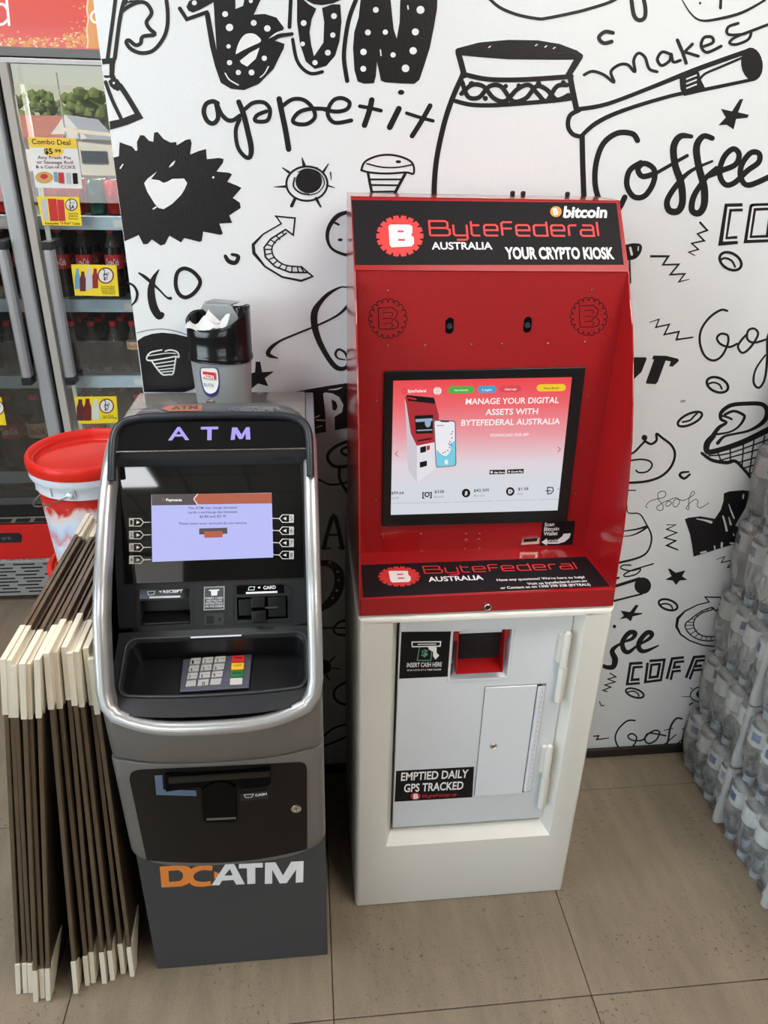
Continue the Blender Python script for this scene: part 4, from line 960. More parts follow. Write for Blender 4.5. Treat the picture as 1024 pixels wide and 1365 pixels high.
# printed labels on the safe door
kiosk_, kiosk = kiosk, sdoor
il = sign_board(F2, [(535.2, 842.2), (602, 841.6), (598.6, 901.6), (532.2, 904.6)], 'cash_label', M_blk)
zf = T(450, 800, 2.56); d = Decal(F2, .001)
d.stroke(zf([(254, 142), (352, 141), (350, 156), (255, 158), (254, 142)]), 1.5, smooth=False).stroke(zf([(275, 150), (335, 149)]), 1.2)
d.text('INSERT CASH HERE', zf([(236, 228)])[0], zf([(355, 225)])[0], 5.6, bold=.012)
d.text('ONE NOTE AT A TIME PLEASE', zf([(237, 241)])[0], zf([(353, 238)])[0], 1.9, bold=.01)
d.poly(zf([(308, 158), (322, 155), (338, 160), (338, 178), (347, 188), (334, 202), (326, 190), (326, 175), (312, 168)]))
d.build('lettering', M_pwhite, il)
d = Decal(F2, .0008); d.stroke(zf([(280, 156), (272, 205), (318, 205), (322, 170)]), 1.2, smooth=False).stroke(zf([(275, 158), (322, 157)]), 1).text('$', zf([(286, 190)])[0], zf([(308, 189)])[0], 8, bold=.03); d.build('banknote', mat('print_green', s2l(96, 150, 124), .5), il)
el = sign_board(F2, [(528.2, 1027.6), (632, 1022), (629.6, 1062.5), (526.2, 1068.6)], 'tracking_label', M_blk)
d = Decal(F2, .001); d.text('EMPTIED DAILY', zf([(216, 615)])[0], zf([(445, 604)])[0], 10.3, bold=.022).text('GPS TRACKED', zf([(226, 654)])[0], zf([(428, 644)])[0], 10.3, bold=.022)
d.build('lettering', M_pwhite, el)
d = Decal(F2, .001); gear(d, 554, 1061, 6.4, 4.8); wordmark(d, zf([(289, 672)])[0], zf([(404, 667)])[0], 3.4, w=.14, word='Bytefederal'); d.build('logo', M_pred, el)
d = Decal(F2, .0014); d.text('B', (551, 1064.2), (557.5, 1063.8), 6, bold=.05); d.build('logo_letter', M_pwhite, el)
kiosk = kiosk_

# ================================================================ GREY CASH MACHINE
M_cab = mat('charcoal_cabinet', s2l(62, 64, 66), .45, bump=.1, bscale=400)
M_silv = mat('silver_paint', s2l(186, 185, 184), .3, metal=.65, bump=.06, bscale=900)
M_silvd = mat('grey_paint', s2l(124, 121, 118), .4, metal=.45, bump=.06, bscale=900)
M_fas = mat('fascia_plastic', s2l(36, 37, 39), .42, bump=.25, bscale=700)
M_panelb = mat('black_panel', s2l(20, 18, 17), .4, spec=.3)
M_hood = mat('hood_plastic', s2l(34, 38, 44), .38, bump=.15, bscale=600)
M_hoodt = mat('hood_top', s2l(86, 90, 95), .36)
M_screen = mat('atm_glass', (.008, .0075, .007), .03, ior=1.9)
M_top = mat('top_plate', s2l(170, 166, 160), .16, metal=.6)
M_blue = mat('blue_sticker', s2l(92, 108, 132), .4)
AX0, AX1 = -.393, .0135
AC = (AX0+AX1)/2; AH = (AX1-AX0)/2
atm = thing('cash_machine', 'grey and black cash machine with lit screen and keypad, left of the red kiosk', 'cash machine', (AC, 1.42, 0))
MB().box(-.3925, .0125, 1.135, 1.695, 0, .47, bev=.003).build('lower_cabinet', M_cab, atm)
MB().box(-.3875, .0085, 1.46, 1.70, .46, 1.238, bev=.003).build('rear_cabinet', M_cab, atm)
b = MB().box(-.3865, -.0065, 1.38, 1.698, 1.236, 1.2425, bev=.0012)
b.build('top_plate', M_top, atm)
MB().box(-.006, .0125, 1.40, 1.70, 1.20, 1.2395, bev=.0015).build('side_rail', mat('rail_grey', s2l(128, 134, 140), .4), atm)

def bulge(x, b, p=2.6): return b*(1-min(1, abs((x-AC)/AH))**p)
def plan(x0, x1, yf, yb, r, b, n=16, p=2.6):
    """plan outline from back left round the bulged front to back right"""
    pts = [(x0, yb), (x0, yf+r*1.6)]
    for i in range(5):
        a = pi+(pi/2)*(i+1)/6
        pts.append((x0+r+r*cos(a), yf+r+r*sin(a)))
    for i in range(n+1):
        x = x0+r+(x1-x0-2*r)*i/n; pts.append((x, yf-bulge(x, b, p)+bulge(x0+r, b, p)))
    for i in range(5):
        a = -pi/2+(pi/2)*(i+1)/6
        pts.append((x1-r+r*cos(a), yf+r+r*sin(a)))
    pts += [(x1, yf+r*1.6), (x1, yb)]
    return pts
# lower fascia, its bottom edge curving up at the corners
low = MB(); rows = []
for z, yf, ins in ((.404, 1.112, .006), (.406, 1.104, .002), (.414, 1.100, 0), (.47, 1.098, 0), (.56, 1.094, 0), (.64, 1.090, 0), (.704, 1.0865, 0), (.7085, 1.088, .001), (.7095, 1.093, .003)):
    rows.append([(x, y, z + (.030*abs((x-AC)/AH)**6 if z < .46 else 0)) for x, y in plan(AX0+ins, AX1-ins, yf, 1.69, (.022), .026)])
low.grid(rows)
low.fan(rows[0]); low.fan(rows[-1]); low.build('lower_fascia', M_silvd, atm)
# upper body: chin below the keypad bay
ZS = .711
def chin_top(x): return .834-.022*(1-min(1, abs((x-AC)/(AH-.03)))**4)
up = MB(); rows = []
for t, yf, ins in ((0, 1.094, .003), (.02, 1.0885, .001), (.06, 1.0865, 0), (.5, 1.0815, 0), (.85, 1.0795, 0), (1, 1.082, 0)):
    pl_ = plan(AX0+ins, AX1-ins, yf, 1.69, .03, .034)
    rows.append([(x, y, ZS+t*(chin_top(x)-ZS)) for x, y in pl_])
up.grid(rows); up.fan(rows[0])
up.build('chin', M_silvd, atm)
# side cheeks following the slanted front
side = [(1.082, .83), (1.088, .87), (1.107, .93), (1.137, 1.0), (1.18, 1.058), (1.226, 1.107), (1.262, 1.146), (1.294, 1.177), (1.335, 1.208), (1.372, 1.228), (1.40, 1.238)]
for s_ in (-1, 1):
    xo = AX0+.0005 if s_ < 0 else AX1-.0005; xi = xo-s_*.012
    ck = MB(); ck.prism(side+[(1.6895, 1.238), (1.6895, .775), (1.10, .775)], lambda p, k: (xi if k else xo, p[0]+.016, p[1]), bev=.003)
    ck.build('side_cheek', M_silvd, atm)
# bright U shaped rim round the working area
def rim_path():
    P_ = []
    L = [(AX0+.012, y, z) for y, z in side[::-1]]
    P_ += L[:-2]
    P_ += [(AX0+.0125, 1.085, .878), (AX0+.018, 1.0735, .853), (AX0+.033, 1.065, .836)]
    n = 14
    for i in range(1, n):
        x = AX0+.033+(2*AH-.066)*i/n
        P_.append((x, 1.0665-bulge(x, .034, 2.6)+.012, chin_top(x)+.006))
    P_ += [(AX1-.033, 1.065, .836), (AX1-.018, 1.0735, .853), (AX1-.0125, 1.085, .878)]
    P_ += [(AX1-.012, y, z) for y, z in side[2:]]
    return P_
RP = [Vector(p) for p in rim_path()]
rim = MB(); rings = []
for i, p in enumerate(RP):
    t = (RP[min(i+1, len(RP)-1)]-RP[max(i-1, 0)]).normalized()
    ctr = Vector((AC, p.y+.02, p.z+.10)) if abs(p.x-AC) < AH-.05 else Vector((AC, p.y, p.z))
    inn = (Vector((AC, 1.16, .93))-p) if abs(p.x-AC) < AH-.02 else Vector((AC-p.x, 0, 0))
    inn = (inn-t*inn.dot(t)).normalized()
    out = t.cross(inn).normalized()
    if out.y > 0: out = -out
    w = .0135
    sec = [(-w, -.022), (-w, -.006), (-w*.8, .001), (-w*.3, .0045), (w*.35, .004), (w*.85, .0005), (w, -.005), (w*1.02, -.03)]
    rings.append([p+inn*a+out*c_ for a, c_ in sec])
rim.grid(rings)
rim.fan([tuple(v) for v in rings[0]]); rim.fan([tuple(v) for v in rings[-1]])
rim.build('silver_rim', M_silv, atm, smooth=60)

# inner black fascia: slanted panel with receipt and card openings
PS = ((1.268, .991), (1.35, 1.204))
S0 = surf_yz(*PS)
dv = Vector((0, PS[1][0]-PS[0][0], PS[1][1]-PS[0][1])).normalized()     # up along the panel
nv = S0.n                                                             # out of the panel
ix0, ix1 = AX0+.0125, AX1-.0125
def pp(x, s, o=0): return Vector((x, PS[0][0], PS[0][1]))+dv*s+nv*o - Vector((0, 0, 0))
def uv(px, py, o=0):
    p = Surf(S0.p0+nv*o, nv).at(px, py); return p.x, (p-Vector((p.x, PS[0][0], PS[0][1]))).dot(dv)
sT, sB = .272, -.098
fp = MB()
gx = [ix0]; 
# openings in panel coordinates
rx0, rs1 = uv(*T(160, 770, 3.938)([(103, 120)])[0]); rx1, rs0 = uv(*T(160, 770, 3.938)([(370, 243)])[0]); _, rs1 = uv(253, 799)
cx0, cs1 = uv(315.5, 796.5); cx1, cs0 = uv(384, 824)
bx0, bx1 = ix0+.022, ix1-.02
def holed(x0, x1, s0, s1, holes, o=0):
    xs = sorted({x0, x1, *[h[0] for h in holes], *[h[1] for h in holes]}); ss = sorted({s0, s1, *[h[2] for h in holes], *[h[3] for h in holes]})
    for i in range(len(xs)-1):
        for j in range(len(ss)-1):
            mx, ms = (xs[i]+xs[i+1])/2, (ss[j]+ss[j+1])/2
            if any(h[0] < mx < h[1] and h[2] < ms < h[3] for h in holes): continue
            fp.fan([pp(xs[i], ss[j], o), pp(xs[i+1], ss[j], o), pp(xs[i+1], ss[j+1], o), pp(xs[i], ss[j+1], o)])
holes = [(rx0, rx1, rs0, rs1), (cx0, cx1, cs0, cs1)]
holed(ix0, ix1, sB, sT, holes)
for h in holes:
    dp = -.035
    q = [(h[0], h[2]), (h[1], h[2]), (h[1], h[3]), (h[0], h[3])]
    fp.grid([[pp(a, b_, 0) for a, b_ in q], [pp(a, b_, dp) for a, b_ in q]], close=True); fp.fan([pp(a, b_, dp) for a, b_ in q])
# inner side walls between panel and rim
for x in (ix0, ix1):
    front = [(x, y+.012, z) for y, z in side]; back = []
    for y, z in side:
        s_ = (z-PS[0][1])/dv.z; s_ = max(sB, min(sT, s_)); q = pp(x, s_); back.append((x, max(q.y, y+.012), q.z if s_ not in (sB, sT) else z))
    fp.grid([front, back])
# keypad bay: a slanted frame surface from the panel foot to the rim
F_up = pp(0, sB); bay_y0, bay_z0 = F_up.y, F_up.z
bay_y1, bay_z1 = 1.085, .838
def bs(x, t):   # t = 0 at the panel foot, 1 at the rim
    y = bay_y0+(bay_y1-bay_y0)*t; z = bay_z0+(bay_z1-bay_z0)*t
    return Vector((x, y-bulge(x, .03)*t*t, z-.006*sin(pi*t)-.0*t))
nx, nt_ = 16, 6
ox0, ox1 = ix0+.018, ix1-.016; ot0, ot1 = .10, .80
def bay_ring(ins, dep, tb=0):
    pts = []
    x0, x1, t0, t1 = ox0+ins, ox1-ins, ot0+ins*3.2, ot1-ins*3.2
    rr = .02; rt = .13
    def P(x, t): v = bs(x, t); v.z -= dep; return v
    for cx_, ct_, a0 in ((x1-rr, t0+rt, -90), (x1-rr, t1-rt, 0), (x0+rr, t1-rt, 90), (x0+rr, t0+rt, 180)):
        for i in range(6):
            a = radians(a0+90*i/5); pts.append(P(cx_+rr*cos(a), ct_+rt*sin(a)))
        if a0 == 0:
            for i in range(1, 12): pts.append(P(x1-rr+(x0-x1+2*rr)*i/12, t1))
        elif a0 == 180:
            for i in range(1, 12): pts.append(P(x0+rr+(x1-x0-2*rr)*i/12, t0))
    return pts
R0 = bay_ring(0, 0)
def outer(v):
    # push ring points out to the frame boundary
    return v
n_ = len(R0); OUT = []
def clampx(x): return max(ix0, min(ix1, x))
for v in R0:
    t = (bay_y0-v.y)/(bay_y0-bay_y1) if bay_y0 != bay_y1 else 0
    u = (v.x-AC)/((ox1-ox0)/2); ta = (t-(ot0+ot1)/2)/((ot1-ot0)/2)
    m_ = max(abs(u), min(abs(ta), 1.2)); 
    if abs(u) >= abs(ta): OUT.append(bs(ix0 if u < 0 else ix1, max(0, min(1, (ot0+ot1)/2+ta/m_*.5))))
    else: OUT.append(bs(clampx(AC+u/m_*(ix1-ix0)/2), 0 if ta < 0 else 1.02))
fp.grid([OUT, R0, bay_ring(-.0015, -.0025), bay_ring(.004, -.0025), bay_ring(.006, .004)], close=True)
fp.build('inner_fascia', M_fas, atm, smooth=40)
bay = MB()
BR = bay_ring(.006, .004)
FLZ0, FLZ1 = .835, .812      # bay floor height at the back and at the front
def floor_pt(v, ins=.01):
    x = AC+(v.x-AC)*.965; y = v.y
    t = (bay_y0-y)/(bay_y0-bay_y1); y2 = bay_y0+.022-(bay_y0-bay_y1)*(.02+t*1.0)
    z = FLZ0+(FLZ1-FLZ0)*max(0, min(1, t)); return Vector((x, y2, min(z, v.z-.002)))
FL = [floor_pt(v) for v in BR]
MID = [v.lerp(w, .6)+Vector((0, 0, -.004)) for v, w in zip(BR, FL)]
bay.grid([BR, MID, FL], close=True); bay.fan(FL)
bay.build('keypad_bay', mat('bay_plastic', s2l(26, 26, 27), .32), atm, smooth=50)

MB().tube([v+Vector((0, 0, .0005)) for v in bay_ring(-.0012, -.0022)], .0024, 8, closed=True).build('bay_edge', mat('bay_edge_highlight', s2l(58, 60, 62), .35), atm)  # raised bay edge, its highlight painted in as a lighter grey
# screen glass, display and key markers
def slab(x0, x1, s0, s1, o0, o1, name, m, parent=None, bev=.0008):
    b = MB(); b.prism([(x0, s0), (x1, s0), (x1, s1), (x0, s1)], lambda p, k: pp(p[0], p[1], o1 if k else o0), bev=bev); return b.build(name, m, parent or atm)
gx0, gs1 = uv(159.8, 621); gx1, _ = uv(400.4, 617.7); _, gs0 = uv(285, 774)
glass = slab(gx0, gx1, gs0, gs1, 0, .003, 'screen_glass', M_screen)
SG = Surf(S0.p0+nv*.003, nv)
z1 = T(120, 520, 2.967); z2 = T(120, 660, 3.103)
E_l = mat('atm_display', s2l(188, 192, 250), .1, emit=.95); E_o = mat('atm_orange', s2l(196, 104, 76), .1, emit=.8); E_h = mat('atm_header_grey', s2l(92, 84, 84), .1, emit=.8); E_t = mat('atm_text', s2l(70, 66, 120), .3, emit=.5)
d = Decal(SG, .0003); d.poly([(201.6, 659.2), (362.3, 656.8), (364.4, 743), (203, 749)]); dsp = d.build('display', E_l, glass)
d = Decal(SG, .0007); d.poly(z1([(416, 410), (719, 407), (720, 448), (420, 452), (408, 431)])); d.build('banner', E_o, dsp)
d = Decal(SG, .0007); d.poly(z1([(243, 412), (425, 410), (409, 431), (424, 454), (245, 456)])); d.build('banner', E_h, dsp)
d = Decal(SG, .001); d.stroke(z1([(426, 411), (411, 431), (426, 452)]), 1, smooth=False); d.text('Payments', z1([(302, 439)])[0], z1([(364, 439)])[0], 3.4, bold=.03); d.build('screen_text', E_w, dsp)
d = Decal(SG, .0009); d.text('DC', z1([(286, 439)])[0], z1([(301, 439)])[0], 3.4); d.build('screen_text', mat('atm_orange_text', s2l(220, 140, 110), .3, emit=.5), dsp)
d = Decal(SG, .0007)
for t_, x0, x1, y in (('This ATM may charge domestic', 388, 583, 471), ('cards a surcharge fee between', 388, 583, 488), ('$2.80 and $3.10', 434, 538, 505), ('Please insert your card and do not remove', 353, 620, 532)):
    d.text(t_, z1([(x0, y)])[0], z1([(x1, y-3)])[0], 3.0, bold=.008)
d.build('screen_text', E_t, dsp)
d = Decal(SG, .0007); d.poly(z1([(432, 547), (543, 544), (544, 568), (432, 571)])); d.build('slot_picture', E_h, dsp)
d = Decal(SG, .0011); d.poly(z1([(452, 559), (524, 557), (525, 582), (453, 584)])); d.build('card_picture', E_o, dsp)
M_mark = mat('marker_white', s2l(220, 218, 212), .4)
for i, (yl, yr) in enumerate(((523, 508), (573, 556), (622, 604), (671, 652))):
    for s_, y in ((0, yl), (1, yr)):
        d = Decal(SG, .0004)
        X = (lambda x: x) if not s_ else (lambda x: 961-x)
        xa = lambda pts: z1([(X(a), b) for a, b in pts])
        d.stroke(xa([(156, y-15), (200, y-15), (212, y), (200, y+15), (156, y+15), (156, y-15)]), 1.0, smooth=False); d.stroke(xa([(212, y), (240, y-1)]), 1.0); d.poly(xa([(156, y-14), (173, y-14), (173, y+14), (156, y+14)]))
        d.poly(xa([(184, y-7), (198, y), (184, y+7)]))
        o = d.build('key_marker', M_mark, glass)
        d = Decal(SG, .0008); c_ = str(i+1+4*s_); q = xa([(160, y+9), (169, y+9)]); q.sort(); d.text(c_, q[0], q[1], 6, bold=.0); d.build('marker_number', M_panelb, o)

# hood with the lit sign
hz0_, hz1_ = (1.339, 1.2395), (1.383, 1.2885)
hx = .185
hd = MB(); rows = []
def hood_row(y, z, sag, xw, drop):
    r = []
    n = 24
    for i in range(n+1):
        u = -1+2*i/n; k = abs(u)**8
        r.append((AC+.006+u*xw, y+bulge(AC+u*AH, 0)-sag*(1-u*u), z-drop*k-.004*u*u))
    return r
# top skin from the front brow back to the top plate
hd.grid([hood_row(1.386, 1.2925, .004, hx-.001, .045), hood_row(1.392, 1.2955, .004, hx-.002, .045), hood_row(1.46, 1.2925, .0, hx-.006, .040), hood_row(1.472, 1.286, 0, hx-.006, .034), hood_row(1.474, 1.238, 0, hx-.006, .0)])
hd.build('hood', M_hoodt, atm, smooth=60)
# dark brow: an inverted U round the sign
def signpt(x, s, o=0):
    a = Vector((x, hz0_[0], hz0_[1])); w = Vector((0, hz1_[0]-hz0_[0], hz1_[1]-hz0_[1])).normalized(); n = Vector((0, w.z, -w.y)); n = n if n.y < 0 else -n
    return a+w*s+n*o
br = MB()
pth = [signpt(AC+.006-hx, -.058, -.004), signpt(AC+.006-hx, -.02, .001), signpt(AC+.006-hx+.001, .022, .003), signpt(AC+.006-hx+.008, .046, .003), signpt(AC+.006-hx+.025, .060, .002)]
for i in range(1, 10):
    u = -1+2*i/10; pth.append(signpt(AC+.006+u*(hx-.025), .0645+.003*(1-u*u), .002+.004*(1-u*u)))
pth += [signpt(AC+.006+hx-.025, .060, .002), signpt(AC+.006+hx-.008, .046, .003), signpt(AC+.006+hx-.001, .022, .003), signpt(AC+.006+hx, -.02, .001), signpt(AC+.006+hx, -.058, -.004)]
br.tube(catmull([tuple(p) for p in pth], k=3), .0078, 10)
br.build('hood_brow', M_hood, atm)
HSN = Surf(signpt(0, 0), signpt(0, 0, 1)-signpt(0, 0))
sg = MB(); q = []
for i in range(21):
    u = -1+2*i/20; q.append((signpt(AC+.006+u*(hx-.004), 0), signpt(AC+.006+u*(hx-.004), .062-.02*abs(u)**8)))
sg.grid([[a for a, b_ in q], [b_ for a, b_ in q]]); sign = sg.build('sign_glass', mat('sign_black', (.005, .005, .006), .05, spec=.7), atm)
E_a = mat('atm_letters', s2l(176, 160, 245), .3, emit=.95)
za_ = T(120, 500, 3.103)
for f_ in (lambda d: d.text('A', za_([(323, 270)])[0], za_([(411, 268)])[0], 17, bold=.015), lambda d: d.text('T', za_([(458, 268)])[0], za_([(530, 267)])[0], 16.5, bold=.03),
           lambda d: d.poly(za_([(582, 269), (588, 217), (609, 217), (627, 247), (646, 216), (661, 216), (664, 267), (645, 267), (644, 241), (631, 265), (617, 265), (602, 241), (599, 268)]))):
    d = Decal(HSN, .0006); f_(d); d.build('lit_letter', E_a, sign)
# speaker bar under the sign with two zigzag grilles
sbx = MB(); sbx.grid([[(x, 1.3385, 1.2395), (x, 1.336, 1.2385), (x, 1.3375, 1.223), (x, 1.346, 1.203), (x, 1.352, 1.203)] for x in [AC+.006-hx+.003+(2*hx-.006)*i/8 for i in range(9)]]); sbx.build('speaker_bar', mat('bar_grey', s2l(50, 53, 57), .4), atm)
SPB = Surf((0, 1.337, 1.230), (0, -.94, -.1)); SPB = surf_yz((1.3365, 1.2385), (1.3385, 1.221)); SPB.n = -SPB.n if SPB.n.y > 0 else SPB.n
for x0, x1, y in ((142, 242, 352), (757, 845, 342)):
    d = Decal(SPB, .004); n = 10; d.stroke(za_([(x0+(x1-x0)*i/n, y+(6 if i % 2 else -6)) for i in range(n+1)]), .8, smooth=False); d.build('speaker_grille', M_dark, atm)
MB().tube([(AC+.006-hx+.006, 1.3345, 1.2392), (AC+.006+hx-.006, 1.3345, 1.2392)], .0011, 6).build('chrome_strip', M_steel, atm)
# sticker and print on the hood top, hood lock
class HoodSurf:
    n = Vector((0, .035, 1)).normalized()
    def at(s, x, y, off=0): return Surf(Vector((0, 1.425, 1.2945)), s.n).at(x, y, off)
HTP = HoodSurf()
d = Decal(HTP, .0012); d.poly(za_([(296, 140), (330, 125), (465, 126), (462, 150), (325, 152)])); st_ = d.build('arrow_sticker', mat('sticker_orange', s2l(176, 112, 88), .5), atm)
d = Decal(HTP, .0016); d.text('ATM', za_([(335, 147)])[0], za_([(445, 143)])[0], 5, bold=.03); d.build('lettering', mat('sticker_dark', s2l(84, 66, 58), .5), st_)
d = Decal(HTP, .0012)
for x0, x1, y in ((570, 800, 139), (572, 790, 146), (600, 760, 153)):
    n = 14
    for i in range(n): d.poly(za_([(x0+(x1-x0)*i/n, y-6-.01*i), (x0+(x1-x0)*(i+.75)/n, y-6), (x0+(x1-x0)*(i+.75)/n, y-1), (x0+(x1-x0)*i/n, y-1)])) if (i*7+y) % 5 else None
for i in range(9): d.poly(za_([(175+i*12, 148-i*.4), (184+i*12, 147-i*.4), (184+i*12, 152-i*.4), (175+i*12, 153-i*.4)]))
d.build('fine_print', mat('print_grey', s2l(126, 128, 132), .5), atm)
p = HTP.at(281, 534)
MB().lathe([(.009, -.006), (.009, .001), (.006, .0025), (.0045, .0015), (0, .0015)], n=16, M=Matrix.Translation(p)).build('hood_lock', M_steel, atm)

# receipt and card area
zr = T(160, 770, 3.938)
def frame_uv(q, name, m, o=.0008, parent=None, th=.0008):
    b = MB(); P_ = [Surf(S0.p0+nv*o, nv).at(x, y) for x, y in q]
    b.prism(range(len(P_)), lambda i, k: P_[i]-nv*(th if k else 0)); return b.build(name, m, parent or atm, smooth=0)
SP = Surf(S0.p0, nv)
for q in ([(82, 55), (385, 50), (385, 262), (80, 268)], [(598, 38), (862, 34), (900, 60), (898, 230), (598, 246)]):
    d = Decal(SP, .0006); d.stroke(zr(q+[q[0]]), .9, smooth=False); d.build('panel_groove', mat('groove_grey', s2l(20, 20, 21), .3), atm)
rl_ = frame_uv(zr([(104, 62), (365, 58), (360, 108), (102, 112)]), 'receipt_label', M_gloss)
d = Decal(SP, .0014); d.text('RECEIPT', zr([(228, 80)])[0], zr([(330, 76)])[0], 3.6, bold=.03).poly(zr([(205, 70), (222, 69), (214, 80)])).stroke(zr([(145, 72), (185, 70), (178, 88), (150, 90), (145, 72)]), .7, smooth=False).stroke(zr([(155, 103), (318, 98)]), 2.4, cap=False)
d.build('lettering', M_pwhite, rl_)
cl_ = frame_uv(zr([(612, 42), (860, 38), (864, 82), (612, 88)]), 'card_label', M_gloss)
d = Decal(SP, .0014); d.text('CARD', zr([(753, 60)])[0], zr([(819, 57)])[0], 4, bold=.03).poly(zr([(722, 48), (740, 47), (731, 58)])).stroke(zr([(678, 48), (708, 47), (704, 64), (674, 64), (678, 48)]), .7, smooth=False).stroke(zr([(662, 80), (827, 74)]), 2.6, cap=False)
d.build('lettering', M_pwhite, cl_)
il_ = frame_uv(zr([(440, 47), (551, 43), (551, 168), (438, 173)]), 'instruction_plate', mat('plate_blue_grey', s2l(72, 78, 86), .4), o=.0012)
d = Decal(SP, .0016); q = zr([(444, 51), (547, 47), (547, 164), (442, 169)]); d.stroke(q+[q[0]], .5, smooth=False)
for t_, y in (('INSERT CARD', 112), ('AND FOLLOW', 126), ('INSTRUCTIONS', 140), ('ON THE SCREEN', 155)):
    w = 42 if len(t_) < 11 else (46 if len(t_) < 13 else 48); d.text(t_, zr([(495-w, y)])[0], zr([(495+w, y-2)])[0], 2.5, bold=.01)
d.stroke(zr([(470, 66), (520, 64)]), 1.6).poly(zr([(478, 68), (513, 66), (511, 92), (480, 94)])); d.build('lettering', M_pwhite, il_)
# jack socket
jf = frame_uv(zr([(445, 193), (545, 187), (547, 246), (440, 250)]), 'socket_plate', mat('socket_grey', s2l(52, 54, 57), .4), o=.0015, th=.0015)
frame_uv(zr([(453, 200), (493, 198), (493, 241), (453, 243)]), 'socket_opening', M_dark, o=.0019, parent=jf, th=.0006)
p = Surf(S0.p0+nv*.0016, nv).at(*zr([(521, 217)])[0]); MB().lathe([(.004, 0), (.004, .0006), (.003, .001), (0, .001)], n=14, M=Matrix.Translation(p) @ nv.to_track_quat('Z', 'Y').to_matrix().to_4x4()).build('indicator', M_fas, jf)
# card reader: two moulded blocks either side of the mouth
def blk(x0, x1, s0, s1, o0, o1, b, bev=.0015): b.prism([(x0, s0), (x1, s0), (x1, s1), (x0, s1)], lambda p, k: pp(p[0], p[1], o1 if k else o0), bev=bev)
M_card = mat('card_reader_black', s2l(18, 18, 18), .3)
b = MB(); w_ = cx1-cx0; h_ = cs1-cs0
blk(cx0+.004, cx0+w_*.30, cs0+h_*.2, cs1-.004, -.03, .004, b); b.build('card_reader_guard', M_card, atm); b = MB(); blk(cx0+w_*.62, cx1-.003, cs0+h_*.1, cs1-.001, -.03, .005, b); cr_ = b.build('card_reader_guard', M_card, atm)
b = MB(); blk(cx0+w_*.29, cx0+w_*.58, cs0-.004, cs0+h_*.45, -.03, .016, b, .003); blk(cx0+w_*.29, cx0+w_*.56, cs0+h_*.55, cs1, -.03, .010, b, .002); b.build('card_mouth', M_card, atm)
b = MB(); blk(cx0+w_*.56, cx0+w_*.8, cs0+h_*.5, cs0+h_*.56, -.02, .009, b, .0006); b.build('card_slot_lip', mat('slot_grey', s2l(70, 72, 76), .4), atm)
# chute lip inside receipt opening
b = MB(); b.prism([(rs0+.004, -.004), (rs0+.022, -.03), (rs0, -.034), (rs0, -.004)], lambda p, k: pp(rx1-.002 if k else rx0+.002, p[0], p[1]), bev=.001); b.build('receipt_tray', M_card, atm)

# light strip above the bay and keypad
A_ = Surf(bs(0, .12), (0, -.6, .8)); a1, a2 = A_.at(*za_([(415, 99)])[0]), A_.at(*za_([(628, 88)])[0])
z3 = T(120, 820, 3.103)
a1 = bs(AC, .105); q1, q2 = (Surf(a1, (0, 0, 1)).at(*z3([(417, 98)])[0]), Surf(a1, (0, 0, 1)).at(*z3([(627, 88)])[0]))
MB().box(q1.x, q2.x, q1.y-.0015, q1.y+.0015, q1.z+.002, q1.z+.0045, bev=.0008).build('light_strip', mat('strip_light', (.9, .93, 1), .3, emit=.8), atm)
KZ = lambda y: FLZ0+(FLZ1-FLZ0)*(bay_y0-y)/(bay_y0-bay_y1)
kn = Vector((0, (FLZ0-FLZ1), (bay_y0-bay_y1))).normalized(); kn = Vector((0, -kn.y, kn.z))
kp0 = Vector((0, bay_y0, FLZ0)); KS = Surf(kp0+kn*.004, kn)
M_kp = mat('keypad_plate', s2l(120, 122, 134), .28, metal=.7); M_key = mat('key_metal', s2l(196, 194, 190), .35, metal=.35)
zk = T(230, 860, 8.533)
def kslab(q, o0, o1, name, m, parent, bev=.0008):
    P_ = [KS.at(x, y) for x, y in zk(q)]; b = MB(); b.prism([0, 1, 2, 3], lambda i, k: P_[i]+kn*(o1 if k else o0), bev=bev); return b.build(name, m, parent)
kp = kslab([(118, 158), (905, 98), (868, 482), (78, 530)], -.004, .0, 'keypad', M_kp, atm, .002)
KT = Surf(kp0+kn*.0072, kn)
keys = ['1', '2', '3', '4', '5', '6', '7', '8', '9', '', '0', '']
sub = ['QZ', 'ABC', 'DEF', 'GHI', 'JKL', 'MNO', 'PRS', 'TUV', 'WXY', '', '', '']
cols = [(212, 325), (350, 468), (490, 612)]
for i in range(4):
    for j in range(3):
        dx = -17*i; y0 = 160+i*85-j*10; x0, x1 = cols[j][0]+dx, cols[j][1]+dx
        k_ = kslab([(x0, y0), (x1, y0-8), (x1-12, y0+58), (x0-14, y0+68)], 0, .003, 'key', M_key, kp, .0006)
        n_ = i*3+j
        if keys[n_]:
            d = Decal(KT, .0003); d.text(keys[n_], zk([(x0+(8 if n_ != 10 else 35), y0+52)])[0], zk([(x0+(30 if n_ != 10 else 68), y0+50)])[0], 4.4, bold=.01)
            if sub[n_]: d.text(sub[n_], zk([(x0+62, y0+22)])[0], zk([(x0+100, y0+20)])[0], 1.2)
            d.build('key_print', M_panelb, k_)
for i, (c, nm) in enumerate((((190, 40, 36), 'CANCEL'), ((228, 176, 40), 'CLEAR'), ((40, 110, 66), 'ENTER'), ((190, 188, 184), ''))):
    y0 = 130+i*86; x0 = 683-8*i
    k_ = kslab([(x0, y0), (x0+140, y0-6), (x0+136, y0+68), (x0-6, y0+74)], 0, .003, 'key', mat('key_%d' % i, s2l(*c), .4), kp, .0006)
    if nm: d = Decal(KT, .0003); d.text(nm, zk([(x0+20, y0+24)])[0], zk([(x0+110, y0+20)])[0], 1.8, bold=.02); d.build('key_print', M_panelb, k_)

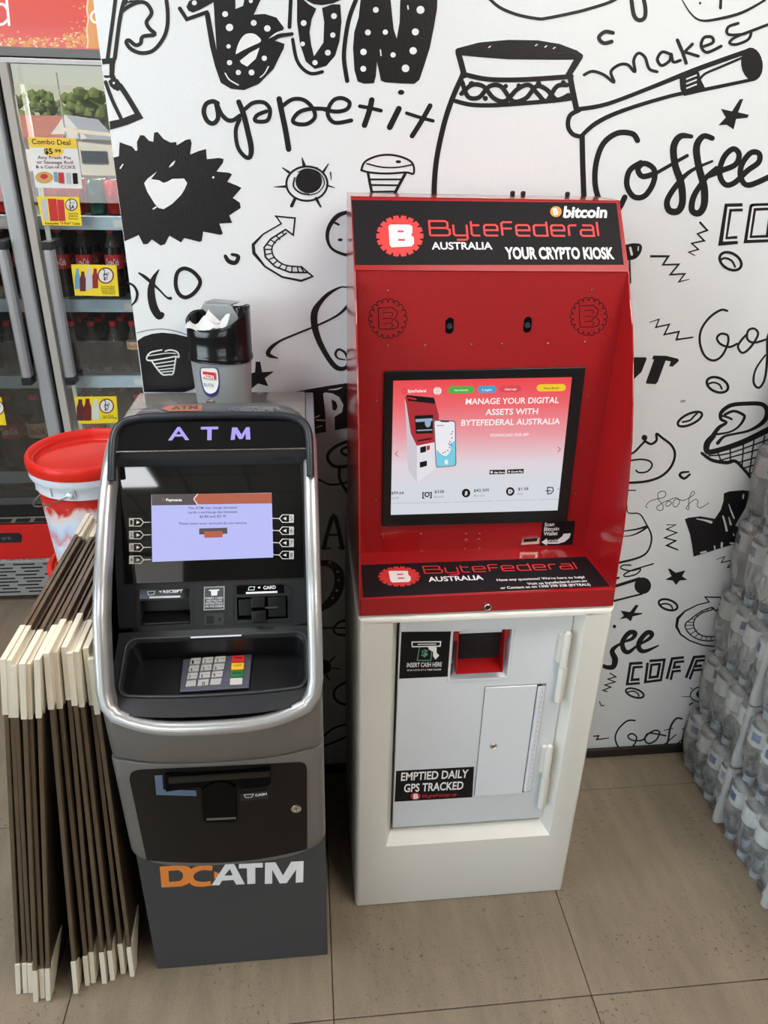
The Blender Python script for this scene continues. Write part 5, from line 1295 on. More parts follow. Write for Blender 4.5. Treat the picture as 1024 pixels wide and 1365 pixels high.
# black lower panel following the bulged fascia, cash mouth, lock and lettering
class FasciaSurf:
    def __init__(s, off0=0): s.o = off0
    def y(s, x, z): 
        yf = 1.098-(z-.47)*.05
        return yf-bulge(x, .026)+bulge(AX0+.022, .026)-s.o
    def at(s, px, py, off=0):
        y = 1.08; d = ray(px, py)
        for _ in range(8):
            p = CP+d*((y-CP.y)/d.y); y = s.y(max(AX0, min(AX1, p.x)), p.z)-off
        return CP+d*((y-CP.y)/d.y)
    n = Vector((0, -1, .05)).normalized()
FS = FasciaSurf()
z4 = T(150, 980, 3.413)
def interp(tab, y):
    for (ya, xa), (yb, xb) in zip(tab, tab[1:]):
        if y <= yb: return xa+(xb-xa)*(y-ya)/(yb-ya)
    return tab[-1][1]
pb = MB()
lx = [(172.2, 1037), (174, 1031), (178, 1028), (184, 1026.5)]
left = [(172, 1039), (195.5, 1146)]; NX = 24
rows = []
top = [(172.5, 1039), (174.5, 1031), (180, 1027.6), (190, 1026), (230, 1024.2), (290, 1021.5), (350, 1018.6), (392, 1016.4), (402, 1016.6), (407.5, 1020), (409.3, 1027)]
bot = [(195.5, 1146.8), (203, 1147.6), (213, 1148.4), (225, 1149.2), (245, 1149.9), (270, 1150.3), (305, 1149.5), (345, 1145.3), (372, 1140.6), (392, 1136.2), (409.6, 1132)]
topf, botf = catmull(top, k=3), catmull(bot, k=3)
for j in range(9):
    t = j/8; rows.append([FS.at(a[0]+(b_[0]-a[0])*t, a[1]+(b_[1]-a[1])*t, .0012) for a, b_ in zip(topf, botf)])
pb.grid(rows); cashp = pb.build('cash_panel', M_panelb, atm)
class FD(FasciaSurf): pass
def fblk(q, o0, o1, name, m, parent, bev=.0015):
    P0 = [FS.at(x, y, o0) for x, y in z4(q)]; P1 = [p+Vector((0, -(o1-o0), 0)) for p in P0]
    b = MB(); b.prism(range(len(q)), lambda i, k: P1[i] if k else P0[i], bev=bev); return b.build(name, m, parent)
M_cash = mat('cash_mouth_black', (.0015, .0015, .0015), .25, spec=.12)
fblk([(238, 182), (240, 168), (720, 140), (720, 210), (705, 222), (580, 235), (565, 212), (520, 195), (470, 192), (425, 215), (408, 235), (395, 225), (245, 245)], .001, .009, 'cash_shutter', M_cash, cashp, .002)
fblk([(255, 186), (718, 158), (716, 182), (256, 214)], .009, .014, 'shutter_bar', mat('shutter_gloss', s2l(22, 20, 18), .1), cashp, .002)
cm = fblk([(405, 238), (430, 214), (475, 196), (520, 198), (562, 220), (568, 372), (556, 384), (425, 386), (412, 372)], .001, .010, 'cash_pocket', M_cash, cashp, .003)
fblk([(428, 378), (560, 372), (562, 380), (428, 386)], .010, .0112, 'pocket_lip', mat('lip_grey', s2l(96, 92, 88), .3), cm, .0003)
fblk([(192, 183), (228, 181), (232, 246), (380, 250), (384, 275), (200, 270)], .0022, .0036, 'light_guide', M_blue, cashp, .0004)
c2 = fblk([(580, 262), (705, 248), (708, 284), (584, 298)], .001, .003, 'cash_label', mat('label_dark', s2l(34, 32, 31), .35), cashp, .0006)
FS2 = FasciaSurf(.0032); d = Decal(FS2, .0003); d.text('CASH', z4([(650, 278)])[0], z4([(702, 271)])[0], 2.8, bold=.03).stroke(z4([(598, 272), (642, 268), (634, 282), (606, 284), (598, 272)]), .7, smooth=False); d.build('lettering', M_pwhite, c2)
p = FS.at(*z4([(836, 333)])[0], .0012); Mx = Matrix.Translation(p) @ Matrix.Rotation(radians(90), 4, 'X')
lk = MB().lathe([(.0105, 0), (.0105, .002), (.009, .003), (.0045, .003), (.004, .0016), (0, .0016)], n=22, M=Mx).build('cam_lock', M_steel, cashp)
MB().box(p.x-.0007, p.x+.0007, p.y-.0036, p.y-.0028, p.z-.003, p.z+.003).build('key_slot', M_dark, lk)
class ChinSurf(FasciaSurf):
    def y(s, x, z): return 1.0865-(z-.72)*.06-bulge(x, .034)+bulge(AX0+.03, .034)
CS = ChinSurf(); d = Decal(CS, .0004); d.text('HYOSUNG', z4([(335, 60)])[0], z4([(578, 48)])[0], 9.5, bold=.0); d.build('embossed_name', mat('emboss_grey', s2l(92, 90, 88), .3, metal=.4), atm)
CB = Surf((0, 1.135, 0), (0, -1, 0)); z7 = T(120, 960, 3.012)
d = Decal(CB, .0006)
d.poly(z7([(280, 587), (372, 580), (402, 590), (410, 622), (396, 655), (370, 666), (288, 671)])); d.build('logo_letter_d', M_org, atm)
d = Decal(CB, .0010); d.poly(z7([(315, 604), (358, 601), (372, 612), (374, 630), (362, 644), (318, 648)])); d.build('letter_counter', M_cab, atm)
d = Decal(CB, .0006); d.stroke(z7([(492, 593), (450, 591), (414, 605), (403, 629), (418, 651), (452, 657), (486, 653)]), [6.5, 6.5, 8, 8.5, 8, 6.5, 6], k=6, lv=1, cap=False); d.poly(z7([(499, 606), (537, 621), (499, 637)])); d.build('logo_letter_c', M_org, atm)
d = Decal(CB, .0008)
d.poly(z7([(488, 662), (545, 575), (578, 574), (622, 657), (588, 659), (576, 640), (530, 643), (520, 661)]))
d.poly(z7([(598, 576), (694, 571), (694, 590), (664, 591), (664, 655), (632, 657), (630, 593), (598, 594)]))
d.poly(z7([(703, 571), (745, 569), (775, 622), (808, 567), (858, 564), (856, 649), (826, 651), (828, 598), (790, 653), (762, 654), (732, 600), (732, 655), (702, 656)]))
d.build('logo_lettering', M_pwhite, atm)
d = Decal(CB, .0012); d.poly(z7([(540, 622), (562, 596), (573, 621)])); d.build('letter_counter', M_cab, atm)

# ================================================================ DRINKS FRIDGE WITH GLASS DOORS
GY = 2.79
M_alu = mat('aluminium', s2l(176, 176, 178), .32, metal=.6)
M_alu2 = mat('frame_silver', s2l(170, 172, 174), .3, metal=.35)
M_cream = mat('stile_cream', s2l(176, 170, 162), .4)
M_fint = mat('fridge_interior', s2l(58, 60, 58), .5)
M_fdk = mat('fridge_black', (.006, .006, .006), .4)
M_rail = mat('price_rail', s2l(190, 210, 224), .2, noise=.12, nscale=60)
fridge = thing('drinks_fridge', 'tall glass-door drinks fridge with red panels, behind the end of the painted wall', 'fridge', (-1.1, 3.1, 0))
FX0, FX1 = -1.80, -.41
b = MB(); b.box(FX0, FX1, 3.40, 3.45, .2, 2.05); b.box(FX0-.04, FX0, 2.80, 3.45, .02, 2.6); b.box(FX1+.0, FX1+.02, 2.80, 3.45, .02, 2.6); b.box(FX0, FX1, 2.82, 3.45, 1.985, 2.03); b.box(FX0, FX1, 2.86, 3.45, .40, .50)
b.build('carcass', M_fint, fridge, smooth=0)
MB().box(FX0, FX1, 2.80, 2.84, 1.925, 1.99).build('door_head', mat('head_dark', s2l(46, 46, 46), .3), fridge, smooth=0)
b = MB(); b.box(FX0-.04, FX1+.02, 2.775, 2.82, 1.999, 2.024, bev=.002); b.build('top_rail', mat('rail_darkgrey', s2l(110, 110, 110), .4, metal=.3), fridge)
MB().box(FX0-.04, FX1+.02, 2.78, 2.82, 1.981, 1.996, bev=.002).build('door_top_rail', M_alu, fridge)
# base: ledge, black gap with slats, red panel, name plate, notice strip, grille
MB().box(FX0, FX1, 2.775, 2.87, .462, .489, bev=.003).build('sill', mat('sill_grey', s2l(70, 70, 66), .45), fridge)
MB().box(FX0, FX1, 2.80, 2.86, .36, .462).build('dark_gap', M_fdk, fridge, smooth=0)
MB().box(FX0, FX1, 2.79, 2.798, .3745, .3985, bev=.001).build('gap_frame', mat('frame_grey', s2l(120, 112, 104), .4), fridge)
b = MB()
for i in range(18): x = FX0+.03+i*.072; b.prism([(x, .378), (x+.055, .378), (x+.066, .394), (x+.011, .394)], lambda p, k: (p[0], 2.7885 if k else 2.79, p[1]))
o = b.build('gap_slots', M_fdk, fridge, smooth=0); o['kind'] = 'stuff'
M_fred = mat('fridge_red', s2l(206, 30, 26), .3, coat=.2)
rp2 = MB().box(FX0, FX1, 2.785, 2.83, .209, .3665, bev=.003).build('red_panel', M_fred, fridge)
FB = Surf((0, 2.785, 0), (0, -1, 0)); zb1 = T(0, 680, 6.4)
b = MB(); q = [FB.at(*p) for p in zb1([(-300, 200), (165, 192), (185, 215), (182, 272), (-300, 285)])]; b.prism(range(5), lambda i, k: q[i]+Vector((0, -.003*k, 0)), bev=.0008); np_ = b.build('name_plate', mat('plate_dark', s2l(34, 32, 34), .3), rp2)
d = Decal(Surf((0, 2.782, 0), (0, -1, 0)), .0005); d.text('ere', zb1([(15, 252)])[0], zb1([(95, 248)])[0], 4.4, bold=.03); d.build('lettering', mat('plate_grey', s2l(96, 92, 90), .4), np_)
ns = MB().box(FX0, FX1, 2.784, 2.83, .194, .2085, bev=.001).build('notice_strip', mat('strip_grey', s2l(178, 176, 172), .4), fridge)
d = Decal(Surf((0, 2.784, 0), (0, -1, 0)), .0005); d.text('CLEAN FILTER REGULARLY', zb1([(48, 435)])[0], zb1([(395, 424)])[0], 2.4, bold=.02).text('OUT -', zb1([(-40, 438)])[0], zb1([(35, 436)])[0], 2.4, bold=.02); d.build('lettering', mat('print_dgrey', s2l(70, 68, 66), .5), ns)
gr = MB().box(FX0, FX1, 2.79, 2.83, .03, .193, bev=.002).build('grille_panel', mat('grille_grey', s2l(150, 148, 144), .45), fridge)
b = MB()
for r in range(9):
    z = .046+r*.0165; x = FX0+.03+(r % 3)*.04
    while x < FX1-.1:
        w = .085 if (r+int(x*10)) % 3 else .06
        b.box(x, x+w, 2.7885, 2.795, z, z+.0058); x += w+.034
o = b.build('grille_slots', M_fdk, gr, smooth=0); o['kind'] = 'stuff'
MB().box(FX0, FX1, 2.84, 2.86, 0, .03).build('kickboard', M_fdk, fridge, smooth=0)
# glass doors with stiles and long handles
def glass_material(name, ior, tint):
    m = bpy.data.materials.new(name); m.use_nodes = True; nt = m.node_tree; nt.nodes.clear()
    o = nt.nodes.new('ShaderNodeOutputMaterial'); mx = nt.nodes.new('ShaderNodeMixShader'); t = nt.nodes.new('ShaderNodeBsdfTransparent'); g = nt.nodes.new('ShaderNodeBsdfGlossy'); f = nt.nodes.new('ShaderNodeFresnel')
    t.inputs[0].default_value = tint+(1,); g.inputs['Roughness'].default_value = .0; f.inputs['IOR'].default_value = ior
    nt.links.new(f.outputs[0], mx.inputs[0]); nt.links.new(t.outputs[0], mx.inputs[1]); nt.links.new(g.outputs[0], mx.inputs[2]); nt.links.new(mx.outputs[0], o.inputs[0]); return m
M_gls = glass_material('door_glass', 2.3, (.93, .96, .95))
for i, (xa, xb, hx_, side_) in enumerate(((-.9315, -.42, -.868, 1), (-1.79, -.947, -1.02, 0))):
    dr = MB(); 
    if side_:   # frame of the right hand door: cream stile at its left
        dr.box(xa, xa+.026, 2.772, 2.81, .489, 1.981, bev=.002); dr.box(xb-.03, xb, 2.775, 2.81, .489, 1.981, bev=.002)
    else:
        dr.box(xb-.048, xb, 2.765, 2.81, .489, 1.981, bev=.010, seg=3); dr.box(xa, xa+.05, 2.765, 2.81, .489, 1.981, bev=.008)
    dr = dr.build('door_frame', M_cream if side_ else M_alu2, fridge)
    MB().fan([(xa+.02, 2.79, .489), (xb-.03, 2.79, .489), (xb-.03, 2.79, 1.981), (xa+.02, 2.79, 1.981)]).build('glass_pane', M_gls, dr, smooth=0)
    h = MB(); w = .0165
    h.prism([(-w, 2.772), (-w, 2.742), (-w*.5, 2.732), (w*.5, 2.732), (w, 2.742), (w, 2.772)], lambda p, k: (hx_+p[0], p[1], 1.432 if k else .99), bev=.002)
    h = h.build('handle', M_alu, dr)
    for za_1, zb_1 in ((1.432, 1.460), (.962, .99)):
        MB().box(hx_-w-.001, hx_+w+.001, 2.731, 2.785, za_1, zb_1, bev=.003).build('handle_cap', mat('black_plastic', (.012, .012, .013), .35), h)
MB().box(-.947, -.9315, 2.80, 2.83, .489, 1.981).build('door_gap', M_fdk, fridge, smooth=0)
MB().box(-.885, -.872, 2.80, 2.815, .489, 1.98).build('seal_strip', mat('seal_white', s2l(216, 214, 208), .5), fridge, smooth=0)
# header light box
M_hdr = bpy.data.materials.new('backlit_red'); M_hdr.use_nodes = True; nt = M_hdr.node_tree; bb = nt.nodes['Principled BSDF']
tc = nt.nodes.new('ShaderNodeTexCoord'); sp = nt.nodes.new('ShaderNodeSeparateXYZ'); mr = nt.nodes.new('ShaderNodeMapRange'); rp = nt.nodes.new('ShaderNodeValToRGB')
nt.links.new(tc.outputs['Object'], sp.inputs[0]); nt.links.new(sp.outputs['Z'], mr.inputs['Value']); mr.inputs['From Min'].default_value = 2.03; mr.inputs['From Max'].default_value = 2.2
nt.links.new(mr.outputs[0], rp.inputs[0]); rp.color_ramp.elements[0].color = s2l(240, 120, 112)+(1,); rp.color_ramp.elements[1].color = s2l(240, 84, 66)+(1,)
q = rp.color_ramp.elements.new(.35); q.color = s2l(236, 92, 84)+(1,)
nt.links.new(rp.outputs[0], bb.inputs['Emission Color']); bb.inputs['Emission Strength'].default_value = .85; bb.inputs['Base Color'].default_value = (.05, .01, .01, 1)
hdr = MB().box(FX0, FX1, 2.784, 3.0, 2.024, 2.58).build('header_lightbox', M_hdr, fridge, smooth=0)
HB = Surf((0, 2.784, 0), (0, -1, 0)); zh = T(0, 0, 5.12)
E_or = mat('splash_orange', s2l(244, 170, 100), .4, emit=.85); E_cr = mat('splash_cream', s2l(250, 226, 190), .4, emit=.9)
d = Decal(HB, .0004); rnd = random.Random(3)
d.poly(zh([(600, -40), (592, 60), (600, 160), (590, 220), (604, 330), (760, 330), (760, -40)]))
for i in range(150):
    x = rnd.uniform(0, 590); base = 325-70*(x/590)**3-25*abs(sin(x/60)); y = rnd.uniform(base-40, 325) if rnd.random() < .7 else rnd.uniform(base-90, 320)
    if rnd.random() < .25: x = rnd.uniform(480, 600); y = rnd.uniform(-10, 320)
    r = rnd.uniform(2, 15)*(1 if y > 240 else .6)
    pts = [(x+r*(1+.5*rnd.random())*cos(a), y+r*.8*(1+.5*rnd.random())*sin(a)) for a in [2*pi*j/7 for j in range(7)]]
    d.poly(zh(pts))
d.build('splash_print', E_or, hdr)
d = Decal(HB, .0008)
for i in range(90):
    x = rnd.uniform(0, 600); y = rnd.uniform(262-60*(x/590)**3, 322); r = rnd.uniform(1.5, 8)
    d.poly(zh([(x+r*(1+.6*rnd.random())*cos(a), y+r*.6*(1+.5*rnd.random())*sin(a)) for a in [2*pi*j/6 for j in range(6)]]))
d.stroke(zh([(604, -20), (594, 60), (602, 130), (592, 210), (600, 270), (596, 326)]), 2.2)
d.build('splash_highlights', E_cr, hdr)
d = Decal(HB, .0012); d.stroke(zh([(40, -60), (64, 178)]), 3.4, k=3, cap=False); d.stroke(zh([(50, 60), (20, 30), (-40, 40), (-60, 100), (-30, 160), (20, 165), (58, 130)]), 3.6)
d.stroke(zh([(690, 75), (660, 70), (630, 90), (622, 120), (640, 150), (680, 155)]), 3); d.build('header_lettering', mat('letter_light', (1, 1, 1), .4, emit=.95), hdr)
# shelves with price rails
SHZ = (1.532, 1.247, .960, .567)
for z in SHZ:
    s_ = MB().box(FX0+.01, FX1-.01, 2.87, 3.39, z-.012, z-.001).build('shelf', mat('shelf_wire', s2l(150, 152, 150), .5), fridge, smooth=0)
    rl3 = MB().box(FX0+.01, FX1-.01, 2.853, 2.872, z-.045, z+.0, bev=.002).build('price_rail', M_rail, s_)
    for tx in (-1.06, -.665) if z > .6 else (-1.05,):
        MB().box(tx, tx+.045, 2.8515, 2.853, z-.036, z-.012).build('price_ticket', mat('ticket', s2l(226, 226, 214), .5), s_, smooth=0)
    MB().box(FX0+.01, FX1-.01, 2.874, 2.876, z, z+.045).build('product_stop', glass_material('stop_plastic_%d' % int(z*100), 1.45, (.85, .88, .86)), s_, smooth=0)
# drinks: prototypes
M_cola = mat('cola', (.018, .007, .005), .07); M_clear = mat('clear_bottle', s2l(96, 92, 84), .06, alpha=.55); M_capr = mat('cap_red', s2l(206, 40, 40), .35)
M_lr = mat('label_red', s2l(196, 40, 42), .4); M_lc = mat('label_cream', s2l(212, 186, 140), .4); M_ls = mat('label_silver', s2l(206, 200, 196), .4); M_capw = mat('cap_white', s2l(214, 206, 196), .4)
PROF = {
 'tall': (.245, [(0, 0), (.027, 0), (.031, .006), (.031, .06), (.027, .085), (.030, .11), (.0315, .15), (.028, .175), (.02, .197), (.0135, .213), (.012, .226)], (.0318, .10, .15)),
 'glass': (.195, [(0, 0), (.026, 0), (.028, .005), (.027, .04), (.024, .065), (.0275, .095), (.0275, .115), (.02, .14), (.0125, .16), (.011, .178)], (.0280, .09, .118)),
 'big': (.30, [(0, 0), (.038, 0), (.043, .008), (.043, .09), (.038, .12), (.042, .15), (.043, .20), (.034, .235), (.018, .268), (.0135, .282)], (.0436, .13, .19))}
def make_drink(kind, lab, cap, liquid, name, label, cat, group, pos, word=None):
    H, pr, (lr, l0, l1) = PROF[kind]
    t = thing(name, label, cat, pos, group); x, y, z = pos
    fill = pr[-4][1]
    lo = [p for p in pr if p[1] <= fill]+[(0, fill)]; hi = [(p[0]*.99, p[1]) for p in pr if p[1] >= fill]
    MB().lathe(lo, pos, 14).build('bottle', liquid, t, smooth=60); MB().lathe(hi, pos, 12).build('neck', M_clear, t, smooth=60)
    MB().lathe([(pr[-1][0]+.0022, pr[-1][1]-.002), (pr[-1][0]+.003, pr[-1][1]+.004), (pr[-1][0]+.003, H-.002), (pr[-1][0], H), (0, H)], pos, 12).build('cap', cap, t, smooth=50)
    lb = MB().lathe([(lr, l0), (lr+.0003, l0+.002), (lr+.0003, l1-.002), (lr, l1)], pos, 16); 
    lb = lb.build('label', lab, t, smooth=60)
    if word:
        class Cyl:
            n = Vector((0, -1, 0))
        b = MB(); me_ = glyphs(word, .02, .3); w = lr*1.5; hh = (l1-l0)*.45
        vs = []
        for p in me_['v']:
            a = ((p[0]-me_['x0'])/(me_['x1']-me_['x0'])-.5)*1.5
            vs.append(b.bm.verts.new((x+(lr+.0009)*sin(a), y-(lr+.0009)*cos(a), z+l0+(l1-l0)*.28+hh*p[1]/me_['h'])))
        for f in me_['f']: b.bm.faces.new([vs[i] for i in f])
        b.build('label_word', M_pwhite if lab is M_lr else M_lr, lb, smooth=0)
    return t
protos = {}
def put(key, pos, label, group, spec):
    if key not in protos: protos[key] = make_drink(*spec, 'drink_bottle', label, 'bottle', group, pos, 'Coca-Cola' if key[1] != 'dark' else None); return protos[key]
    c = copy_tree(protos[key], None, pos); c['label'] = label; c['group'] = group; WL[c.name] = Vector(pos); return c
rowname = {0: 'second shelf', 1: 'third shelf', 2: 'bottom shelf'}
def addrow(ri, kind, z, xs, deep, dy, r):
    for i, x in enumerate(xs):
        kx = x > -.93; where = ('right' if kx else 'left')
        for j in range(deep):
            y = 2.925+r*.3+j*dy
            v = ('red' if kind == 'tall' else 'dark')
            if kind == 'glass' and ((kx and x > -.70) or (not kx and i % 2 == 0)): v = 'cream' if kx else 'silver'
            if kind == 'big': v = 'cream' if (i % 2 == 1) else 'red'
            lab = {'red': M_lr, 'dark': M_cola, 'cream': M_lc, 'silver': M_ls}[v]; cap = M_capw if v == 'silver' else M_capr
            nm = {'red': 'red-labelled', 'dark': 'plain dark', 'cream': 'gold-labelled', 'silver': 'pale-labelled'}[v]
            if j == 0: lb = '%s cola bottle, number %d from the left in the front row, %s of the %s fridge door' % (nm, 0, rowname[ri], where)
            k2 = 'glass cola bottle' if kind == 'glass' else ('large cola bottle' if kind == 'big' else 'cola bottle')
            col = sum(1 for q in xs[:i] if (q > -.93) == kx)
            posn = ('first', 'second', 'third', 'fourth', 'fifth', 'sixth', 'seventh', 'eighth')[min(col, 7)]
            lb = '%s %s, %s from left, %s, %s, %s door' % (nm, k2, posn, ('front row', 'row behind', 'third row back')[j], rowname[ri], where)
            px = x+(.012 if j else 0)
            put((kind, v), (px, y, z), lb, 'cola bottles on the %s' % rowname[ri], (kind, lab, cap, M_cola))
addrow(0, 'tall', SHZ[1], [-1.62, -1.53, -1.45, -1.36, -1.27, -1.18, -1.09]+[-.888, -.806, -.70, -.62, -.54, -.46], 2, .085, .03)
addrow(1, 'glass', SHZ[2], [-1.64, -1.54, -1.44, -1.34, -1.23, -1.125, -1.02]+[-.892, -.820, -.737, -.665, -.59, -.53, -.465], 3, .075, .028)
addrow(2, 'big', SHZ[3], [-1.61, -1.505, -1.40, -1.29, -1.185, -1.083]+[-.87, -.775, -.68, -.585, -.495], 2, .10, .043)
# cans on the top shelf
can = None
for i, (x, c) in enumerate([(-1.30, 0), (-1.22, 0), (-1.14, 0), (-1.06, 0), (-.885, 0), (-.805, 0), (-.728, 1), (-.668, 0), (-.60, 0), (-.53, 0), (-.46, 1)]):
    for j in range(2):
        where = 'right' if x > -.93 else 'left'; pos = (x, 2.93+.08*j, SHZ[0])
        m_ = mat('can_red', s2l(196, 30, 34), .22, metal=.5) if not c else mat('can_green', s2l(40, 96, 92), .22, metal=.5)
        t = thing('drink_can', '%s drink can, %s from left, %s, top shelf, %s door' % ('red' if not c else 'dark green', ('first', 'second', 'third', 'fourth', 'fifth', 'sixth', 'seventh')[i if i < 4 else i-4], 'front row' if j == 0 else 'row behind', where), 'can', pos, 'cans on the top shelf')
        MB().lathe([(0, .002), (.024, 0), (.033, .008), (.033, .104), (.0275, .114)], pos, 16).build('can_body', m_, t, smooth=50)
        MB().lathe([(.0275, .114), (.0285, .1155), (.026, .1155), (.0245, .112), (0, .112)], pos, 16).build('can_lid', M_steel, t, smooth=50)
# posters and price cards on the glass
PG = Surf((0, 2.787, 0), (0, -1, 0))
def card(q, m, name, label, cat='sign', group=None):
    P_ = [PG.at(x, y) for x, y in q]; ctr = sum(P_, Vector())/4
    t = thing(name, label, cat, tuple(ctr), group)
    b = MB(); b.prism([0, 1, 2, 3], lambda i, k: P_[i]+Vector((0, -.001*k, 0))); return t, b.build('card', m, t, smooth=0)
M_yel = mat('card_yellow', s2l(240, 212, 40), .4); M_pap = mat('card_white', s2l(228, 228, 224), .4)
PS1 = Surf((0, 2.786, 0), (0, -1, 0)); zp = T(0, 160, 5.12)
t, cd = card(zp([(188, 115), (522, 125), (565, 468), (245, 462)]), M_pap, 'price_poster', 'white combo deal poster with a yellow heading on the fridge door glass')
d = Decal(PS1, .0004); d.poly(zp([(188, 116), (522, 126), (529, 196), (199, 186)])); d.circ(*zp([(368, 216)])[0], 13.4, 6.6); d.build('heading', mat('heading_yellow', s2l(240, 200, 70), .4), cd)
d = Decal(PS1, .001); d.text('Combo Deal', zp([(220, 163)])[0], zp([(483, 170)])[0], 6.4, bold=.01).text('$5', zp([(305, 230)])[0], zp([(362, 232)])[0], 7, bold=.03).text('.99', zp([(366, 220)])[0], zp([(418, 222)])[0], 4, bold=.02); d.build('lettering', M_blk, cd)
d = Decal(PS1, .001)
for t_, x0, x1, y in (('Any Fresh Pie', 258, 485, 265), ('or Sausage Roll', 252, 500, 297), ('& a Can of COKE', 246, 516, 329)): d.text(t_, zp([(x0, y)])[0], zp([(x1, y+3)])[0], 4, bold=.015)
d.build('lettering', mat('print_maroon', s2l(130, 44, 60), .4), cd)
d = Decal(PS1, .001); d.circ(*zp([(302, 392)])[0], 12, 8); d.build('pie_picture', mat('pie', s2l(206, 160, 90), .5), cd)
d = Decal(PS1, .0014); d.circ(*zp([(302, 385)])[0], 5, 3.5).poly(zp([(398, 358), (435, 358), (440, 435), (402, 430)])); d.build('can_picture', M_lr, cd)
d = Decal(PS1, .0012); d.poly(zp([(365, 355), (392, 355), (398, 425), (372, 420)])); d.build('can_picture', mat('pic_blue', s2l(110, 160, 176), .5), cd)
d = Decal(PS1, .0012); d.poly(zp([(495, 362), (528, 362), (534, 436), (500, 436)])); d.build('can_picture', M_blk, cd)
d = Decal(PS1, .0012); d.poly(zp([(450, 360), (484, 360), (490, 436), (455, 434)])); d.build('can_picture', mat('pic_grey', s2l(190, 190, 192), .5), cd)
t, cd = card(zp([(250, 520), (540, 525), (560, 722), (292, 718)]), M_yel, 'price_card', 'yellow price card showing cola cans, below the white combo poster')
d = Decal(PS1, .0005); d.poly(zp([(326, 536), (385, 538), (400, 690), (344, 690)])).poly(zp([(388, 542), (436, 544), (448, 690), (402, 690)])); d.build('can_picture', M_lr, cd)
d = Decal(PS1, .0005); d.poly(zp([(276, 538), (318, 538), (334, 686), (296, 686)])); d.build('can_picture', mat('pic_grey', s2l(190, 190, 192), .5), cd)
def roundel(zf_, x, y, a, b_, cd, r=8.4, sy=1.):
    d = Decal(PS1, .0005); d.circ(*zf_([(x, y)])[0], r, r*sy); d.build('roundel_ring', mat('ring_maroon', s2l(120, 24, 34), .4), cd)
    d = Decal(PS1, .0009); d.circ(*zf_([(x, y)])[0], r*.84, r*.84*sy); d.build('roundel', M_pap, cd)
    d = Decal(PS1, .0013); d.text(a, zf_([(x-14, y-8)])[0], zf_([(x, y-8)])[0], r*.6, bold=.03).text('FOR', zf_([(x+5, y-8)])[0], zf_([(x+26, y-8)])[0], r*.25, bold=.01).text(b_, zf_([(x-14, y+30)])[0], zf_([(x+20, y+30)])[0], r*.7, bold=.02); d.build('lettering', M_blk, cd)
roundel(zp, 488, 578, '2', '$4', cd)
d = Decal(PS1, .0005)
for i, t_ in enumerate(('Coca-Cola', '250mL', 'Varieties')): d.text(t_, zp([(468, 642+i*18)])[0], zp([(535, 643+i*18)])[0], 2.2, bold=.01)
d.text('Excludes "3 For" Cans', zp([(310, 712)])[0], zp([(548, 714)])[0], 3, bold=.02); d.build('lettering', M_blk, cd)
def bottles_pic(zf_, items, cd):
    for x, y0, y1, w, c in items:
        d = Decal(PS1, .0005); d.poly(zf_([(x-w*.25, y0), (x+w*.25, y0), (x+w*.3, y0+(y1-y0)*.2), (x+w*.5, y0+(y1-y0)*.38), (x+w*.5, y1), (x-w*.45, y1), (x-w*.5, y0+(y1-y0)*.38), (x-w*.3, y0+(y1-y0)*.2)])); d.build('bottle_picture', mat('pic_%d_%d_%d' % c, s2l(*c), .5), cd)
z44 = T(0, 310, 5.12)
t, cd = card(z44([(485, 217), (795, 222), (812, 435), (512, 430)]), M_yel, 'price_card', 'yellow price card with four small bottles, in front of the red-labelled bottles')
bottles_pic(z44, [(528, 245, 385, 36, (100, 160, 190)), (565, 265, 400, 42, (96, 30, 34)), (608, 238, 390, 44, (200, 198, 210)), (650, 245, 380, 40, (150, 34, 34))], cd); roundel(z44, 722, 293, '2', '$7', cd, 11)
d = Decal(PS1, .0005)
for i in range(5): d.text(('Coca-Cola 600mL', 'Powerade 600mL', 'Pump 750mL', 'Selected', 'Varieties')[i], z44([(690+i*2, 372+i*12)])[0], z44([(785, 373+i*12)])[0], 1.7, bold=.01)
d.build('lettering', M_blk, cd)
z55 = T(0, 460, 5.12)
t, cd = card(z55([(508, 352), (795, 350), (808, 530), (540, 538)]), M_yel, 'price_card', 'yellow price card with three big bottles, lowest beside the cash machine top')
bottles_pic(z55, [(548, 370, 515, 50, (92, 34, 30)), (598, 365, 515, 52, (110, 28, 28)), (652, 370, 508, 48, (206, 214, 204))], cd); roundel(z55, 728, 415, '2', '$7', cd, 10)
d = Decal(PS1, .0005); d.text('Coca-Cola', z55([(700, 488)])[0], z55([(775, 488)])[0], 2, bold=.01).text('1.25L Varieties', z55([(694, 500)])[0], z55([(800, 500)])[0], 2, bold=.01); d.build('lettering', M_blk, cd)
z5l = T(0, 460, 5.12)
t, cd = card(z5l([(-200, 352), (10, 356), (45, 546), (-170, 546)]), M_yel, 'price_card', 'yellow price card at the photo left edge on the left fridge door')
roundel(z5l, -20, 430, '2', '$7', cd, 10)
d = Decal(Surf((0, 2.84, 0), (0, -1, 0)), 0)
d.mb.bm.free()
area('fridge_fill_light', (-1.1, 2.9, 1.97), (0, 0, 0), 1.2, .05, 9, (1, .97, .9))  # unseen area light added to brighten the fridge shelves

